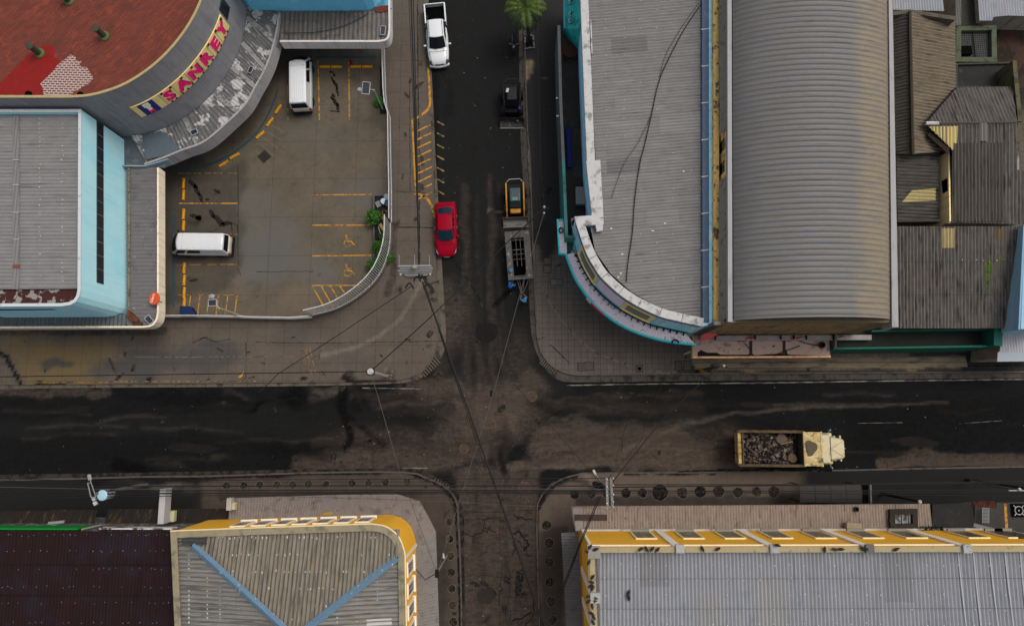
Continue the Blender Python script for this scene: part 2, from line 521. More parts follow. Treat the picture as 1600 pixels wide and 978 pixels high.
S += [('a', 'e', 465, 625, 34, 16, .7), ('a', 'e', 400, 632, 26, 10, .8), ('a', 's', [(533, 604), (536, 640), (545, 690), (540, 700)], 8, 8, .75), ('a', 's', [(540, 645), (570, 672), (600, 695)], 5, 6, .6),
      ('a', 'e', 205, 730, 30, 16, .9), ('a', 'e', 850, 628, 10, 8, .5), ('a', 'e', 1500, 640, 200, 26, .4), ('a', 'e', 880, 630, 40, 10, .4), ('a', 'p', [(0, 690), (520, 690), (480, 735), (0, 740)], 20, .25),
      ('a', 's', [(712, 412), (730, 436), (748, 465), (755, 480)], 3, 3, .95), ('a', 's', [(800, 450), (776, 470), (770, 476)], 4, 4, .7), ('a', 'e', 1050, 640, 160, 20, .35), ('a', 'e', 905, 626, 80, 8, .4),
      ('a', 'p', [(1330, 640), (1640, 640), (1640, 705), (1345, 705)], 40, .45), ('a', 'e', 565, 632, 24, 16, .5), ('a', 'e', 440, 700, 80, 14, .5), ('a', 'e', 280, 620, 120, 12, .5), ('a', 'e', 700, 150, 12, 60, .35),
      ('a', 'e', 700, 560, 12, 30, .3)]
for pts in ([(735, 300), (738, 480), (742, 600), (748, 760), (752, 1000)], [(775, 280), (775, 480), (782, 620), (790, 760), (796, 1000)], [(740, 420), (750, 540), (800, 640), (900, 668), (1080, 672)], [(772, 430), (785, 540), (830, 610), (930, 640), (1100, 646)], [(1100, 690), (950, 694), (850, 720), (800, 780), (790, 900)], [(600, 640), (690, 640), (760, 680), (775, 760)], [(600, 690), (700, 700), (745, 740), (752, 800)], [(560, 628), (700, 622), (860, 630), (1100, 626)], [(500, 700), (700, 690), (900, 686), (1120, 690)]):
    q = cr(pts, 6)
    S.append(('a', 's', q, 5, 9, .28)); S.append(('b', 's', [(x + 7, y + 5) for x, y in q], 3, 7, .22)); S.append(('r', 's', [(x - 9, y - 6) for x, y in q], 5, 10, .35))
for _ in range(40):
    x, y = random.uniform(480, 860), random.uniform(600, 735); S.append(('a', 'e', x, y, random.uniform(2, 6), random.uniform(2, 5), random.uniform(.3, .8)))
for _ in range(40):
    x, y = random.uniform(724, 838), random.uniform(745, 978); S.append(('a', 'e', x, y, random.uniform(2, 7), random.uniform(2, 8), random.uniform(.2, .6)))
paint(road, 0, S)
mb = MB()
o4 = [(-WORLD, -WORLD), (WORLD, -WORLD), (WORLD, WORLD), (-WORLD, WORLD)]
mb.sheet(o4, -0.02)
struct('ground', mb, mat('earth', (0.035, 0.032, 0.028), 0.95, [('v', 0.3, 3.0, 0)]))


def jitter(line, a, n=5):
    out = []
    for (x0, y0), (x1, y1) in zip(line[:-1], line[1:]):
        for k in range(n):
            t = k / n; out.append((x0 + (x1 - x0) * t + random.gauss(0, a), y0 + (y1 - y0) * t + random.gauss(0, a)))
    return out + [line[-1]]


def blob(cx, cy, rx, ry, z, n=14, rot=0.0, rag=.22):
    """ragged outline in photograph pixels"""
    out = []; ph = random.random() * 9
    for k in range(n):
        t = 2 * PI * k / n; q = 1 + rag * math.sin(2 * t + ph) + random.uniform(-rag, rag) * .7
        x, y = rx * q * math.cos(t), ry * q * math.sin(t)
        out.append(P2(cx + x * math.cos(rot) - y * math.sin(rot), cy + x * math.sin(rot) + y * math.cos(rot), z))
    return out


tar = mat('tar', A(12, 11, 11), 0.8)
oil = mat('oil', A(34, 32, 29), 0.8, [('n', A(76, 69, 61), .85, .16, 0, .48, .64), ('n', A(18, 17, 16), .8, .3, 0, .55, .66)], spec=.1)
# cracks in the old concrete lanes of the south street
mb = MB()
for ln, w in (([(800, 805), (818, 811), (832, 812)], .09), ([(800, 833), (812, 830), (820, 842), (826, 852), (818, 860)], .12), ([(755, 812), (780, 810), (790, 814)], .06),
              ([(727, 835), (752, 833), (765, 826), (775, 832)], .07), ([(800, 968), (815, 965), (832, 955)], .1), ([(820, 978), (832, 962), (834, 940)], .08),
              ([(757, 826), (756, 812)], .06), ([(800, 870), (806, 852), (800, 846)], .07), ([(735, 812), (790, 809)], .04), ([(748, 870), (760, 860), (765, 850)], .04),
              ([(805, 840), (818, 858), (828, 870)], .06), ([(790, 870), (797, 900), (795, 940), (800, 975)], .035), ([(722, 900), (760, 899), (838, 902)], .03), ([(722, 800), (842, 797)], .035), ([(780, 745), (781, 978)], .03),
              ([(560, 612), (566, 640), (580, 660), (600, 672)], .06), ([(436, 648), (452, 655)], .05), ([(446, 645), (458, 658)], .05)):
    mb.ribbon([P2(x, y, 0) for x, y in jitter(ln, 1.3)], w, .004)
struct('road_crack', mb, tar, parent=road)
mb = MB()
for a in ((811, 910, 8, 18, .1), (742, 912, 7, 4, .3), (757, 912, 7, 4, .4), (793, 906, 5, 7, 0), (788, 950, 4, 7, .2), (774, 925, 3, 4, 0), (768, 615, 4, 6, -.6), (784, 638, 7, 5, -.5), (747, 535, 5, 3, .5), (713, 469, 3, 3, 0), (253, 652, 4, 2, 0), (254, 659, 3, 3, 0),
          (968, 615, 4, 2, 0), (987, 614, 4, 3, 0), (1050, 608, 3, 2, 0), (1128, 610, 2, 2, 0), (430, 640, 6, 2, .8), (460, 716, 6, 5, 0), (520, 712, 5, 7, 0), (1030, 707, 3, 3, 0), (664, 700, 2, 2, 0), (684, 593, 2, 2, 0), (488, 599, 12, 4, 0), (577, 607, 6, 3, 0), (535, 605, 6, 6, 0)):
    mb.sheet(blob(*a[:4], 0, rot=a[4]), .005)
struct('road_stain', mb, oil, parent=road)
pm = [mat('road_patch_%d' % k, A(*c_), .9, [('v', .3, .12, 0), ('v', .2, .6, 0)], spec=.06) for k, c_ in enumerate(((34, 32, 31), (40, 37, 35), (54, 49, 45)))]
mb = MB()
for x, y, w_, h_, k in ((1010, 625, 60, 10, 0), (700, 640, 26, 20, 2), (300, 700, 70, 16, 0), (120, 640, 50, 12, 0), (1430, 690, 80, 14, 0), (760, 930, 26, 30, 2), (760, 520, 30, 40, 0), (735, 230, 24, 50, 0), (780, 400, 12, 60, 1), (560, 660, 34, 10, 0), (1180, 632, 60, 8, 1)):
    mb.sheet(blob(x, y, w_ * .5, h_ * .5, 0, 18, 0, .2), .003, k)
struct('road_patch', mb, pm, parent=road)
mb = MB()
for _ in range(46):
    x, y = random.choice(((random.uniform(520, 900), random.uniform(602, 735)), (random.uniform(690, 825), random.uniform(380, 600)), (random.uniform(900, 1600), random.uniform(604, 725)), (random.uniform(0, 520), random.uniform(610, 740))))
    a = random.choice((0, 1.57, random.uniform(0, 3))); ln = [(x, y)]
    for _k in range(random.randint(2, 5)): a += random.uniform(-.5, .5); d = random.uniform(6, 18); x += d * math.cos(a); y += d * math.sin(a); ln.append((x, y))
    mb.ribbon([P2(x, y) for x, y in jitter(ln, .8)], random.uniform(.02, .05), .0042)
struct('road_crack', mb, tar, parent=road)

# ---- painted lines on the carriageway
white_paint = mat('white_paint', A(132, 130, 124), 0.8, [('n', A(40, 38, 36), .9, (.8, .15, 1), 0, .4, .58)])
yellow_paint = mat('yellow_paint', A(196, 138, 38), 0.75, [('n', A(98, 82, 58), .9, .3, 0, .47, .62), ('v', .15, .2, 0)])
yellow_worn = mat('worn_yellow_paint', A(150, 116, 60), 0.8, [('n', A(62, 56, 50), .95, .3, 0, .42, .6)])
mb = MB()
mb.ribbon([P2(x, y) for x, y in ((885, 602), (1000, 600), (1200, 598), (1400, 595), (1640, 592))], .09, .006)
mb.ribbon([P2(x, y) for x, y in ((566, 606), (620, 607), (658, 607))], .07, .006)
mb.ribbon([P2(x, y) for x, y in ((592, 733), (630, 731), (668, 731))], .06, .006)
for a, b in ((1340, 1410), (1508, 1566)):
    mb.ribbon([P2(a, 661), P2(b, 657 + (a < 1400) * 3)], .03, .006)
for y in range(190, 325, 18):
    mb.ribbon([P2(683, y), P2(694, y + 6)], .12, .006, 1)
struct('road_marking', mb, [white_paint, yellow_worn], parent=road)
# manhole covers
ironm = mat('iron_cover', A(96, 76, 52), .8, [('n', A(60, 52, 46), .8, .3, 0, .45, .6)])
for i, (x, y, r, lab) in enumerate(((831, 619, .42, 'round rusty manhole cover on dusty crossing near the north-east kerb'), (766, 661, .42, 'round rusty manhole cover in the middle of the crossing'),
                                    (725, 701, .38, 'round rusty manhole cover south-west of the crossing centre'), (819, 762, .48, 'reddish round manhole cover at the mouth of the south street'))):
    c = P(x, y); t = thing('manhole_cover', lab, 'manhole', c, 0, 'manhole covers in the street')
    mb = MB(); mb.lathe(c + Vector((0, 0, .003)), [(r, 0), (r, .012), (r * .86, .012), (r * .84, .006), (0.0001, .006)], 24); obj('rim', mb, ironm, t)
    mb = MB(); mb.lathe(c + Vector((0, 0, .003)), [(r * .8, 0), (r * .8, .014), (.0001, .014)], 20)
    for k in range(-2, 3): mb.box((c.x, c.y + k * r * .28, .019), (r * 1.1, .03, .006))
    obj('lid', mb, mat('iron_lid', A(78, 66, 54) if i < 3 else A(84, 62, 60), .8, [('v', .35, .15, 0), ('n', A(50, 44, 40), .7, .2, 0, .48, .6)]), t)

# ---- pavements
def pave(name, base, pts, z, layers, strokes, st=0.25):
    p = poly(pts, z); mb = MB(); grid_cells(mb, p, z, st)
    o = struct(name, mb, mat(name + '_concrete', base, .9, layers, spec=.1, bump=(.05, .2)), merge=True); paint(o, z, strokes)
    return o, p


def kerb(owner, line, w, z0, z1, m, name='kerb'):
    mb = MB(); mb.wall([P2(x, y, z1) for x, y in line], w, z0, z1)
    return obj(name, mb, m, owner, bevel=.02)


kerb_m = mat('kerb_concrete', A(92, 86, 78), .9, [('v', .25, .5, 0), ('n', A(40, 38, 36), .7, .5, 0, .5, .68)])
gut_m = mat('gutter_concrete', A(78, 72, 65), .9, [('v', .22, .6, 0), ('n', A(34, 32, 30), .85, .7, 0, .47, .66), ('b', A(30, 28, 26), .8, 1.2, 50, .02, 0, 0)])
PZ = .14
nw_east = [(660, -45), (663, 40), (667, 115), (671, 166), (674, 215), (677, 270), (679, 330), (681, 403), (684, 490), (685, 528), (677, 558), (661, 580), (640, 590), (622, 595)]
nw_e = cr(nw_east, 3)
nw_pts = [(-45, -45)] + [(660, -45)] + nw_e[1:] + [(560, 597), (400, 598), (-45, 602)]
BASE_P = A(97, 88, 78)
jointdark = A(42, 39, 36)
nw, nwp = pave('north_west_pavement', BASE_P, nw_pts, PZ, [
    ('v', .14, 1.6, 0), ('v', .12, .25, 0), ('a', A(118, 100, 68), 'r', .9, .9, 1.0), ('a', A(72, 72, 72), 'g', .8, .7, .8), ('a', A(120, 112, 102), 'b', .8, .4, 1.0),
    ('b', jointdark, .45, 1.45, 1.4, .018, 0, 0), ('a', A(26, 24, 22), 'a', .95, .35, 1.0)], [
    ('r', 'e', 95, 570, 55, 40, 1), ('r', 'e', 130, 548, 60, 30, .7), ('r', 's', [(20, 540), (60, 585), (150, 595)], 14, 20, .7), ('r', 'e', 40, 520, 60, 20, .45),
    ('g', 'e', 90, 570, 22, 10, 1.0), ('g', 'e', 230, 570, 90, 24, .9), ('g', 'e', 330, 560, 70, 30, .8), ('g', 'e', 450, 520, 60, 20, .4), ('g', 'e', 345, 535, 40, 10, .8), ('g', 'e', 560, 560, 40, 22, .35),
    ('b', 's', [(160, 557), (300, 558), (380, 557), (500, 557)], 1.5, 2, .8), ('b', 's', cr([(500, 556), (560, 540), (605, 515), (632, 488), (648, 460), (658, 440)], 5), 5, 2, .75), ('b', 'e', 605, 575, 8, 7, .7), ('b', 'e', 618, 557, 16, 10, .3),
    ('a', 's', [(-5, 545), (10, 560), (28, 590), (34, 600)], 5, 2, 1), ('a', 's', [(60, 598), (70, 604), (100, 604)], 8, 3, .9), ('a', 's', [(535, 590), (545, 597), (618, 597)], 7, 3, 1.0), ('a', 'e', 540, 582, 10, 12, .7), ('a', 'e', 485, 598, 10, 4, 1.0),
    ('a', 's', [(300, 535), (320, 527), (335, 534), (360, 530)], 1.5, 1.5, .9), ('a', 's', [(384, 535), (384, 590), (376, 597)], 1.5, 1, .7), ('a', 's', [(499, 540), (499, 575), (512, 592)], 1.5, 1, .7), ('a', 's', [(400, 535), (500, 536), (580, 535), (690, 533)], 1, 1, .6),
    ('a', 's', [(231, 594), (236, 592)], 5, 3, .9), ('a', 's', [(652, 0), (653, 100), (655, 250), (656, 420)], 1.6, 1.6, .75), ('a', 's', [(640, 120), (641, 300)], 1, 1, .4), ('a', 'e', 656, 100, 3, 6, .8), ('a', 'e', 655, 348, 5, 7, .7), ('a', 's', [(621, 355), (680, 356)], 2, 1.5, .5), ('a', 's', [(620, 300), (665, 301)], 1, 1, .5),
    ('a', 's', [(611, 350), (616, 420), (604, 460)], 6, 6, .5), ('a', 'e', 672, 318, 6, 2, .9), ('a', 'e', 622, 452, 7, 4, .8), ('a', 'e', 620, 346, 6, 8, .7), ('a', 'e', 668, 531, 8, 2, .8), ('a', 'p', [(-40, 516), (260, 512), (260, 520), (-40, 524)], 5, .5)])
kerb(nw, [(660, -45)] + nw_e[1:], -.14, 0, .145, kerb_m)
mb = MB()
ge = cr([(668, -45), (672, 60), (677, 166), (681, 250), (686, 330), (690, 403), (694, 470), (697, 528), (689, 559), (666, 585), (638, 597), (566, 601), (400, 604), (120, 606), (-45, 609)], 3)
gi = [(660, -45)] + nw_e[1:] + [(566, 596), (400, 598), (120, 601), (-45, 602)]
mb.sheet([P2(x, y) for x, y in ge] + [P2(x, y) for x, y in gi[::-1]], .008)
struct('gutter', mb, mat('pale_gutter', A(98, 90, 78), .9, [('v', .22, .6, 0), ('n', A(48, 45, 42), .85, .8, 0, .5, .66), ('b', A(40, 38, 35), .8, 1.2, 50, .02, 0, 0)]), parent=nw)
mb = MB()
for ln in ([(382, 541), (383, 575), (379, 590), (370, 596)], [(499, 541), (499, 572), (505, 586), (520, 595)]):
    mb.ribbon([P2(x, y, .15) for x, y in cr(ln, 4)], .16, .152)
struct('kerb_edge', mb, kerb_m, parent=nw)
# yellow lines on the pavement
mb = MB()
z = PZ + .006
yl = cr([(669, 105), (671, 140), (672, 160), (668, 172), (655, 182), (646, 187)], 4)
mb.ribbon([P2(x, y, z) for x, y in yl], .2, z)
mb.ribbon([P2(x, y, z) for x, y in ((644, 187), (647, 250), (650, 302))], .14, z)
mb.ribbon([P2(x, y, z) for x, y in cr([(648, 302), (660, 306), (670, 314), (676, 326), (678, 338)], 4)], .2, z)
for k in range(9):
    y = 198 + k * 13.2
    mb.ribbon([P2(650 + k * .3, y + 8, z), P2(673 + k * .3, y - 3, z)], .12, z)
mb.ribbon([P2(x, y, z) for x, y in ((55, 597.5), (170, 597), (180, 596), (400, 595.5))], .09, z, 1)
for x in (472, 478, 484): mb.ribbon([P2(x, 544, z), P2(x + 9, 584, z)], .08, z, 1)
mb.ribbon([P2(x, y, z) for x, y in ((372, 590), (379, 586), (382, 580))], .16, z)
struct('pavement_marking', mb, [yellow_paint, yellow_worn], parent=nw)

ne_west = [(818, -45), (819, 77), (823, 205), (827, 250), (831, 378), (837, 500), (839, 530), (846, 553), (862, 573), (884, 584), (905, 587)]
ne_w = cr(ne_west, 3)
tile = ('b', A(40, 37, 35), .5, .5, .46, .022, 0, 0)
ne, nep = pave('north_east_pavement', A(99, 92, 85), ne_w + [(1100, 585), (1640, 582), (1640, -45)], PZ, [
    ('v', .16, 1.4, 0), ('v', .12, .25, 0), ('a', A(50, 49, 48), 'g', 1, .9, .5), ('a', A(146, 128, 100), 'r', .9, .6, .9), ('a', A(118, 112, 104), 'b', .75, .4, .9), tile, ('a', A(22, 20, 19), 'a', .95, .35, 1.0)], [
    ('g', 'p', [(815, -45), (905, -45), (885, 350), (850, 390), (826, 360)], 24, .95), ('g', 'p', [(1440, 555), (1640, 555), (1640, 590), (1440, 590)], 40, .9), ('g', 'e', 930, 500, 60, 50, .25), ('g', 'p', [(1060, 573), (1640, 571), (1640, 585), (1060, 587)], 3, .7),  # upper g polygon: shade beside the corner building painted into the colour
    ('r', 'p', [(1085, 562), (1500, 557), (1500, 572), (1090, 578)], 5, .75), ('b', 's', cr([(848, 448), (862, 478), (878, 500), (905, 530), (935, 552), (985, 572)], 4), 3.5, 2, .7), ('b', 's', [(1014, 579), (1050, 584)], 3, 2, .7), ('b', 's', [(826, 235), (826, 250), (829, 300)], 2, 2, .6), ('b', 'e', 834, 200, 5, 8, .7), ('b', 'e', 851, 118, 6, 3, .5),
    ('r', 'e', 826, 112, 8, 14, .9), ('r', 'e', 1380, 565, 100, 8, .6), ('a', 's', [(1060, 573), (1640, 571)], 2, 2, .6), ('a', 's', [(847, 260), (848, 320)], 1.2, 1.2, .6), ('a', 'e', 859, 298, 3, 10, .9), ('a', 'e', 1270, 572, 6, 10, .9), ('a', 's', [(1090, 578), (1110, 575)], 6, 4, .9), ('a', 'e', 1515, 578, 14, 7, .8),
    ('a', 's', [(860, 538), (890, 567)], 1.5, 1.2, .5), ('a', 'e', 817, 110, 3, 3, .8), ('a', 'e', 892, 425, 6, 4, .4)])
kerb(ne, ne_w + [(1100, 585), (1640, 582)], .13, 0, .145, kerb_m)
mb = MB()
go = cr([(809, -45), (811, 77), (813, 205), (818, 300), (823, 378), (828, 490), (832, 530), (843, 562), (860, 585), (880, 596), (920, 597)], 3) + [(1100, 595), (1640, 590)]
mb.sheet([P2(x, y) for x, y in go] + [P2(x, y) for x, y in (ne_w + [(1100, 585), (1640, 582)])[::-1]], .008)
struct('gutter', mb, gut_m, parent=ne)

mb = MB(); mb.sheet([P2(x, y, PZ) for x, y in ((1084, 563), (1508, 556), (1512, 573), (1086, 577))], PZ + .007); struct('concrete_strip', mb, mat('tan_strip', A(112, 101, 84, 1.0), .9, [('v', .2, .8, 0), ('n', A(66, 60, 52), .7, (1.5, .4, 1), 0, .5, .68), ('b', A(40, 37, 33), .8, 40, .42, .025, 0, 0)], spec=.1), parent=ne)
dpz = .13
sw_n = cr([(-45, 752), (120, 749), (225, 746), (330, 745), (484, 740), (630, 739), (665, 748), (690, 759), (706, 773), (714, 796), (717, 856), (719, 930), (720, 1020)], 3)
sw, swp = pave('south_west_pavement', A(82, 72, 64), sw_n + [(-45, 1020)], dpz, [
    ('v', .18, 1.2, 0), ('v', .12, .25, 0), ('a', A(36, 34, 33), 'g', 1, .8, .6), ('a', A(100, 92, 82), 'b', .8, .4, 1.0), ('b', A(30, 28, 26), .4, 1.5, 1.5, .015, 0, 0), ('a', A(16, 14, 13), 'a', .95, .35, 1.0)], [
    ('g', 'p', [(-45, 745), (300, 742), (310, 800), (-45, 840)], 24, 1.0), ('b', 'e', 250, 755, 50, 9, .7), ('b', 'e', 295, 760, 20, 10, .5), ('a', 's', [(225, 752), (330, 747), (500, 738), (640, 737), (660, 745)], 4, 4, .9), ('g', 'e', 690, 900, 26, 120, .45),  # wide g polygon: vignette darkness of the west end painted into the colour
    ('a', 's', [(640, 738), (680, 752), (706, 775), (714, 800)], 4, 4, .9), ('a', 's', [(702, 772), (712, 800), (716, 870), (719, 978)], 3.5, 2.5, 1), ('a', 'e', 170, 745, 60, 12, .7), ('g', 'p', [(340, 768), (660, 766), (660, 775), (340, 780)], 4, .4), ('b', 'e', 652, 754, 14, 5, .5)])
kerb(sw, sw_n, .12, 0, .135, kerb_m)
mb = MB()
mb.sheet([P2(x, y) for x, y in sw_n] + [P2(x, y) for x, y in ([(-45, 742), (225, 738), (480, 733), (640, 731), (672, 740), (700, 755), (716, 772), (725, 800), (727, 1020)])[::-1]], .008)
struct('gutter', mb, mat('dark_gutter', A(58, 52, 47), .9, [('v', .25, .5, 0), ('n', A(20, 18, 17), .95, .6, 0, .42, .6)]), parent=sw)
se_n = cr([(843, 1020), (840, 930), (838, 860), (838, 800), (842, 780), (855, 762), (878, 747), (910, 738)], 3) + [(1200, 736), (1420, 731), (1640, 727)]
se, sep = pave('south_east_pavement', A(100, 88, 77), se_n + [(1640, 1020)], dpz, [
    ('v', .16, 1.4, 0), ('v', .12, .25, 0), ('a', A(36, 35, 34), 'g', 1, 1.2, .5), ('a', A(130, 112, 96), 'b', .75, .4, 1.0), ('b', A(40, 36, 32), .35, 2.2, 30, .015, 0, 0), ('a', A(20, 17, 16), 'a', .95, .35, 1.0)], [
    ('g', 'p', [(1370, 738), (1640, 734), (1640, 850), (1340, 850)], 70, 1.0), ('g', 'p', [(1275, 745), (1400, 742), (1400, 800), (1275, 800)], 60, 1.0), ('b', 'e', 915, 747, 20, 8, .8), ('a', 's', [(838, 800), (836, 860), (842, 978)], 5, 3, 1), ('a', 's', [(838, 795), (850, 775), (870, 755), (900, 742)], 6, 4, .95),  # both wide g polygons put vignette darkness of the east end into the colour
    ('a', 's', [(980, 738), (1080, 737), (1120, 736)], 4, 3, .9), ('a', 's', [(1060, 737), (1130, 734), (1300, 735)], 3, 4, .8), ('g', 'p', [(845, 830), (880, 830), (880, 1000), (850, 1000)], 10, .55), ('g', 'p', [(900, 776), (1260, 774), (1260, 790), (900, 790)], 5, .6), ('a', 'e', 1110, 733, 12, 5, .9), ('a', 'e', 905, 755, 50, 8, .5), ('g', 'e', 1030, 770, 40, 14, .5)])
kerb(se, se_n, -.12, 0, .135, kerb_m)

# drain ladders beside the corners, ramps, access lids
grat = mat('drain_bars', A(88, 79, 70), .8, [('v', .2, .2, 0)])
gut_stain = mat('pavement_grime', A(62, 56, 50), .9, [('n', A(80, 72, 64), .85, .3, 0, .46, .62), ('n', A(28, 26, 24), .8, .4, 0, .55, .65)], spec=.08)
drk = mat('drain_dark', A(12, 11, 11), .95, spec=.03)
for o_, n_, bx in ((nw, 26, (0, 690, 505, 600)), (nw, 16, (615, 680, 80, 560)), (ne, 26, (835, 1600, 380, 590)), (sw, 26, (340, 715, 745, 975)), (se, 26, (845, 1250, 738, 970))):
    mb = MB()
    for _ in range(n_):
        s_ = random.choice((1.2, 2, 3, 5)); mb.sheet(blob(random.uniform(*bx[:2]), random.uniform(*bx[2:]), s_ * random.uniform(1, 2.2), s_ * random.uniform(.4, 1), PZ, 10, random.uniform(0, 3), .35), (PZ if o_ in (nw, ne) else dpz) + .0055 + random.random() * .001)
    obj('pavement_stain', mb, [gut_stain], o_)
def drain(name, lab, a, b, w, n, z, cat='drain', group=None):
    """slab with bars between pixel points a and b"""
    A_, B_ = P(*a, z), P(*b, z); d = (B_ - A_); L_ = d.length; d.normalize(); c = (A_ + B_) / 2; rz = math.atan2(d.y, d.x)
    t = thing(name, lab, cat, c, 0, group)
    mb = MB(); mb.box(c + Vector((0, 0, .005)), (L_, w, .02), rz); obj('bed', mb, drk, t)
    for k in range(n):
        q = A_ + d * L_ * (k + .5) / n
        mb = MB(); mb.box(q + Vector((0, 0, .03)), (L_ / n * .62, w * .96, .03), rz); obj('bar', mb, grat, t)
    return t
drain('corner_drain', 'concrete drain slab with cross bars at the north-west kerb corner', (659, 585), (685, 561), .75, 8, .02, group='corner drain slabs')
drain('corner_drain', 'concrete drain slab with cross bars at the north-east kerb corner', (846, 562), (870, 579), .75, 8, .02, group='corner drain slabs')
drain('corner_drain', 'dark cracked drain slab at the south-west kerb corner', (676, 751), (700, 766), .65, 6, .02, group='corner drain slabs')
lidm = mat('lid_concrete', A(96, 86, 76), .9, [('v', .15, .3, 0)])
for (x, y, w, h, lab, col_) in ((856, 408, .55, .5, 'square concrete access lid on north-east pavement, upper of a touching pair', (92, 82, 72)), (855, 421, .55, .55, 'square concrete access lid on north-east pavement, lower of a touching pair', (98, 88, 76)),
                          (865, 441, .42, .46, 'grey access lid beside the painted guide curve, western one of a pair', (100, 98, 94)), (874, 441, .45, .46, 'grey access lid beside the painted guide curve, eastern one of a pair', (92, 90, 86)),
                          (909, 573, .6, .58, 'square access lid near the north-east corner kerb, western one of two', (80, 72, 66)), (921, 572, .6, .58, 'square access lid near the north-east corner kerb, eastern one of two', (84, 76, 70)),
                          (1060, 571, .5, .7, 'square lid in the pavement just west of the orange edged canopy', (80, 73, 66)), (1074, 571, .5, .7, 'square lid touching the west end of the orange edged canopy', (84, 76, 68)),
                          (999, 576, .48, .48, 'small square drain cover with dark centre on tiled pavement', (92, 82, 66))):
    c = P(x, y, PZ); t = thing('access_lid', lab, 'access lid', c, 0, 'access lids in the pavement')
    mb = MB(); mb.box(c + Vector((0, 0, .006)), (w + .09, h + .09, .012)); obj('frame', mb, mat('lid_frame', A(40, 36, 33), .9), t)
    mb = MB(); mb.box(c + Vector((0, 0, .012)), (w, h, .02)); obj('lid', mb, mat('lid', A(*col_), .9, [('v', .15, .3, 0)]), t)
    if x == 999:
        mb = MB(); mb.box(c + Vector((0, 0, .024)), (.26, .26, .01)); obj('grate', mb, drk, t)

# ---- parking lot inside the fence
lot_pts = [(150, 200), (420, 100), (420, 40), (601, 40), (604, 150), (607, 230), (611, 300), (612, 350)] + cr([(612, 350), (611, 385), (603, 415), (587, 442), (560, 466), (528, 484), (490, 495)], 4) + [(400, 497), (260, 495), (200, 480)]
LZ = PZ + .008
lot, lotp = pave('parking_lot', A(100, 91, 78), lot_pts, LZ, [
    ('v', .16, 2.6, 0), ('v', .12, .3, 0), ('n', A(112, 99, 80), .5, 2.2, 0, .52, .7), ('n', A(70, 68, 66), .45, 1.6, 0, .54, .72), ('n', A(58, 54, 50), .5, (.5, .2, 1), R(35), .6, .72), ('a', A(98, 98, 94), 'b', .8, 1.0, .8), ('a', A(74, 69, 62), 'g', .9, .8, .8), ('a', A(116, 104, 86), 'r', .7, .6, .8), ('b', A(60, 55, 48), .55, 3.4, 3.2, .02, 0, 0), ('a', A(24, 23, 22), 'a', .95, .3, .8)], [
    ('b', 'e', 415, 395, 60, 60, .9), ('b', 's', [(400, 330), (440, 390), (500, 430)], 30, 40, .6), ('b', 'e', 560, 300, 60, 40, .5), ('b', 'e', 500, 215, 70, 40, .4), ('g', 'p', [(262, 260), (375, 262), (372, 420), (262, 480)], 20, .75),  # g polygon: shade of the western bays near the canopies, painted in
    ('g', 'e', 590, 150, 20, 60, .6), ('r', 'e', 470, 470, 60, 20, .5), ('r', 'e', 300, 420, 60, 30, .4),
    ('a', 'e', 520, 176, 7, 3, .5), ('a', 'e', 305, 340, 12, 4, .5),
    ('a', 's', [(362, 348), (371, 352), (372, 366)], 1.2, 1, .9), ('a', 'e', 302, 438, 7, 4, .6), ('a', 'e', 339, 299, 6, 4, .6), ('a', 'e', 504, 431, 4, 3, .5), ('a', 's', [(372, 260), (372, 420), (376, 430)], 1, 1, .5), ('a', 's', [(400, 425), (490, 424)], 1, 1, .6), ('a', 'e', 318, 362, 30, 3, .7), ('a', 'e', 523, 328, 30, 4, .3), ('a', 'e', 318, 396, 50, 6, .5), ('a', 'e', 470, 176, 22, 8, .5)])
mb = MB(); z = LZ + .005
Y = lambda a, b, w=.1, mi=0: mb.ribbon([P2(*a, z), P2(*b, z)], w, z, mi)
Y((497, 95), (499, 188)); Y((545, 95), (546, 188)); Y((449, 120), (450, 190), .1, 1)
Y((487, 305), (581, 304)); Y((488, 352), (581, 352)); Y((488, 400), (581, 399))
Y((280, 318), (371, 318)); Y((278, 271), (370, 271), .08, 1); Y((277, 414), (371, 413), .1, 1); Y((360, 366), (372, 366), .1, 1)
Y((488, 446), (566, 446), .09)
for k, (a, b) in enumerate((((488, 447), (509, 484)), ((502, 447), (525, 488)), ((516, 447), (529, 467)), ((531, 447), (538, 457)))): Y(a, b, .1)
Y((278, 461), (372, 461), .07, 1)
for k in range(6): Y((298 + k * 14.5, 461), (294 + k * 14.5, 492), .09)
for k in range(5): Y((424 - k * 6, 196 + k * 10), (440 - k * 6 + 6, 208 + k * 12), .05, 2)
# wheelchair symbols
for cy in (377, 423):
    def W(pts, w=.09): mb.ribbon([P2(546 + x, cy + y, z) for x, y in pts], w, z)
    W([(-3 + 5.2 * math.cos(t), 3.4 + 5.2 * math.sin(t)) for t in [(.25 + k * .3) for k in range(14)]], .07)
    W([(-4.4, -6.5), (-3, .2), (3.4, .2), (6, 5.6), (8.4, 4.6)], .09); W([(-3.8, -3.2), (1.8, -3.2)], .08); W([(-5 + 1.1 * math.cos(t), -9 + 1.1 * math.sin(t)) for t in [k * .7 for k in range(10)]], .08)
teal_p = mat('teal_paint', A(38, 80, 88), .8, [('n', A(60, 62, 60), .7, .4, 0, .5, .65)])
for ln in ([(271, 330), (271, 480)], [(492, 90), (588, 90)], cr([(276, 268), (310, 262), (345, 250), (380, 228), (407, 200), (424, 168), (434, 140)], 5)):
    mb.ribbon([P2(x, y, z) for x, y in ln], .17, z, 3)
struct('lot_marking', mb, [yellow_paint, yellow_worn, mat('pale_paint', A(118, 108, 94), .85), teal_p], parent=lot)
mb = MB()
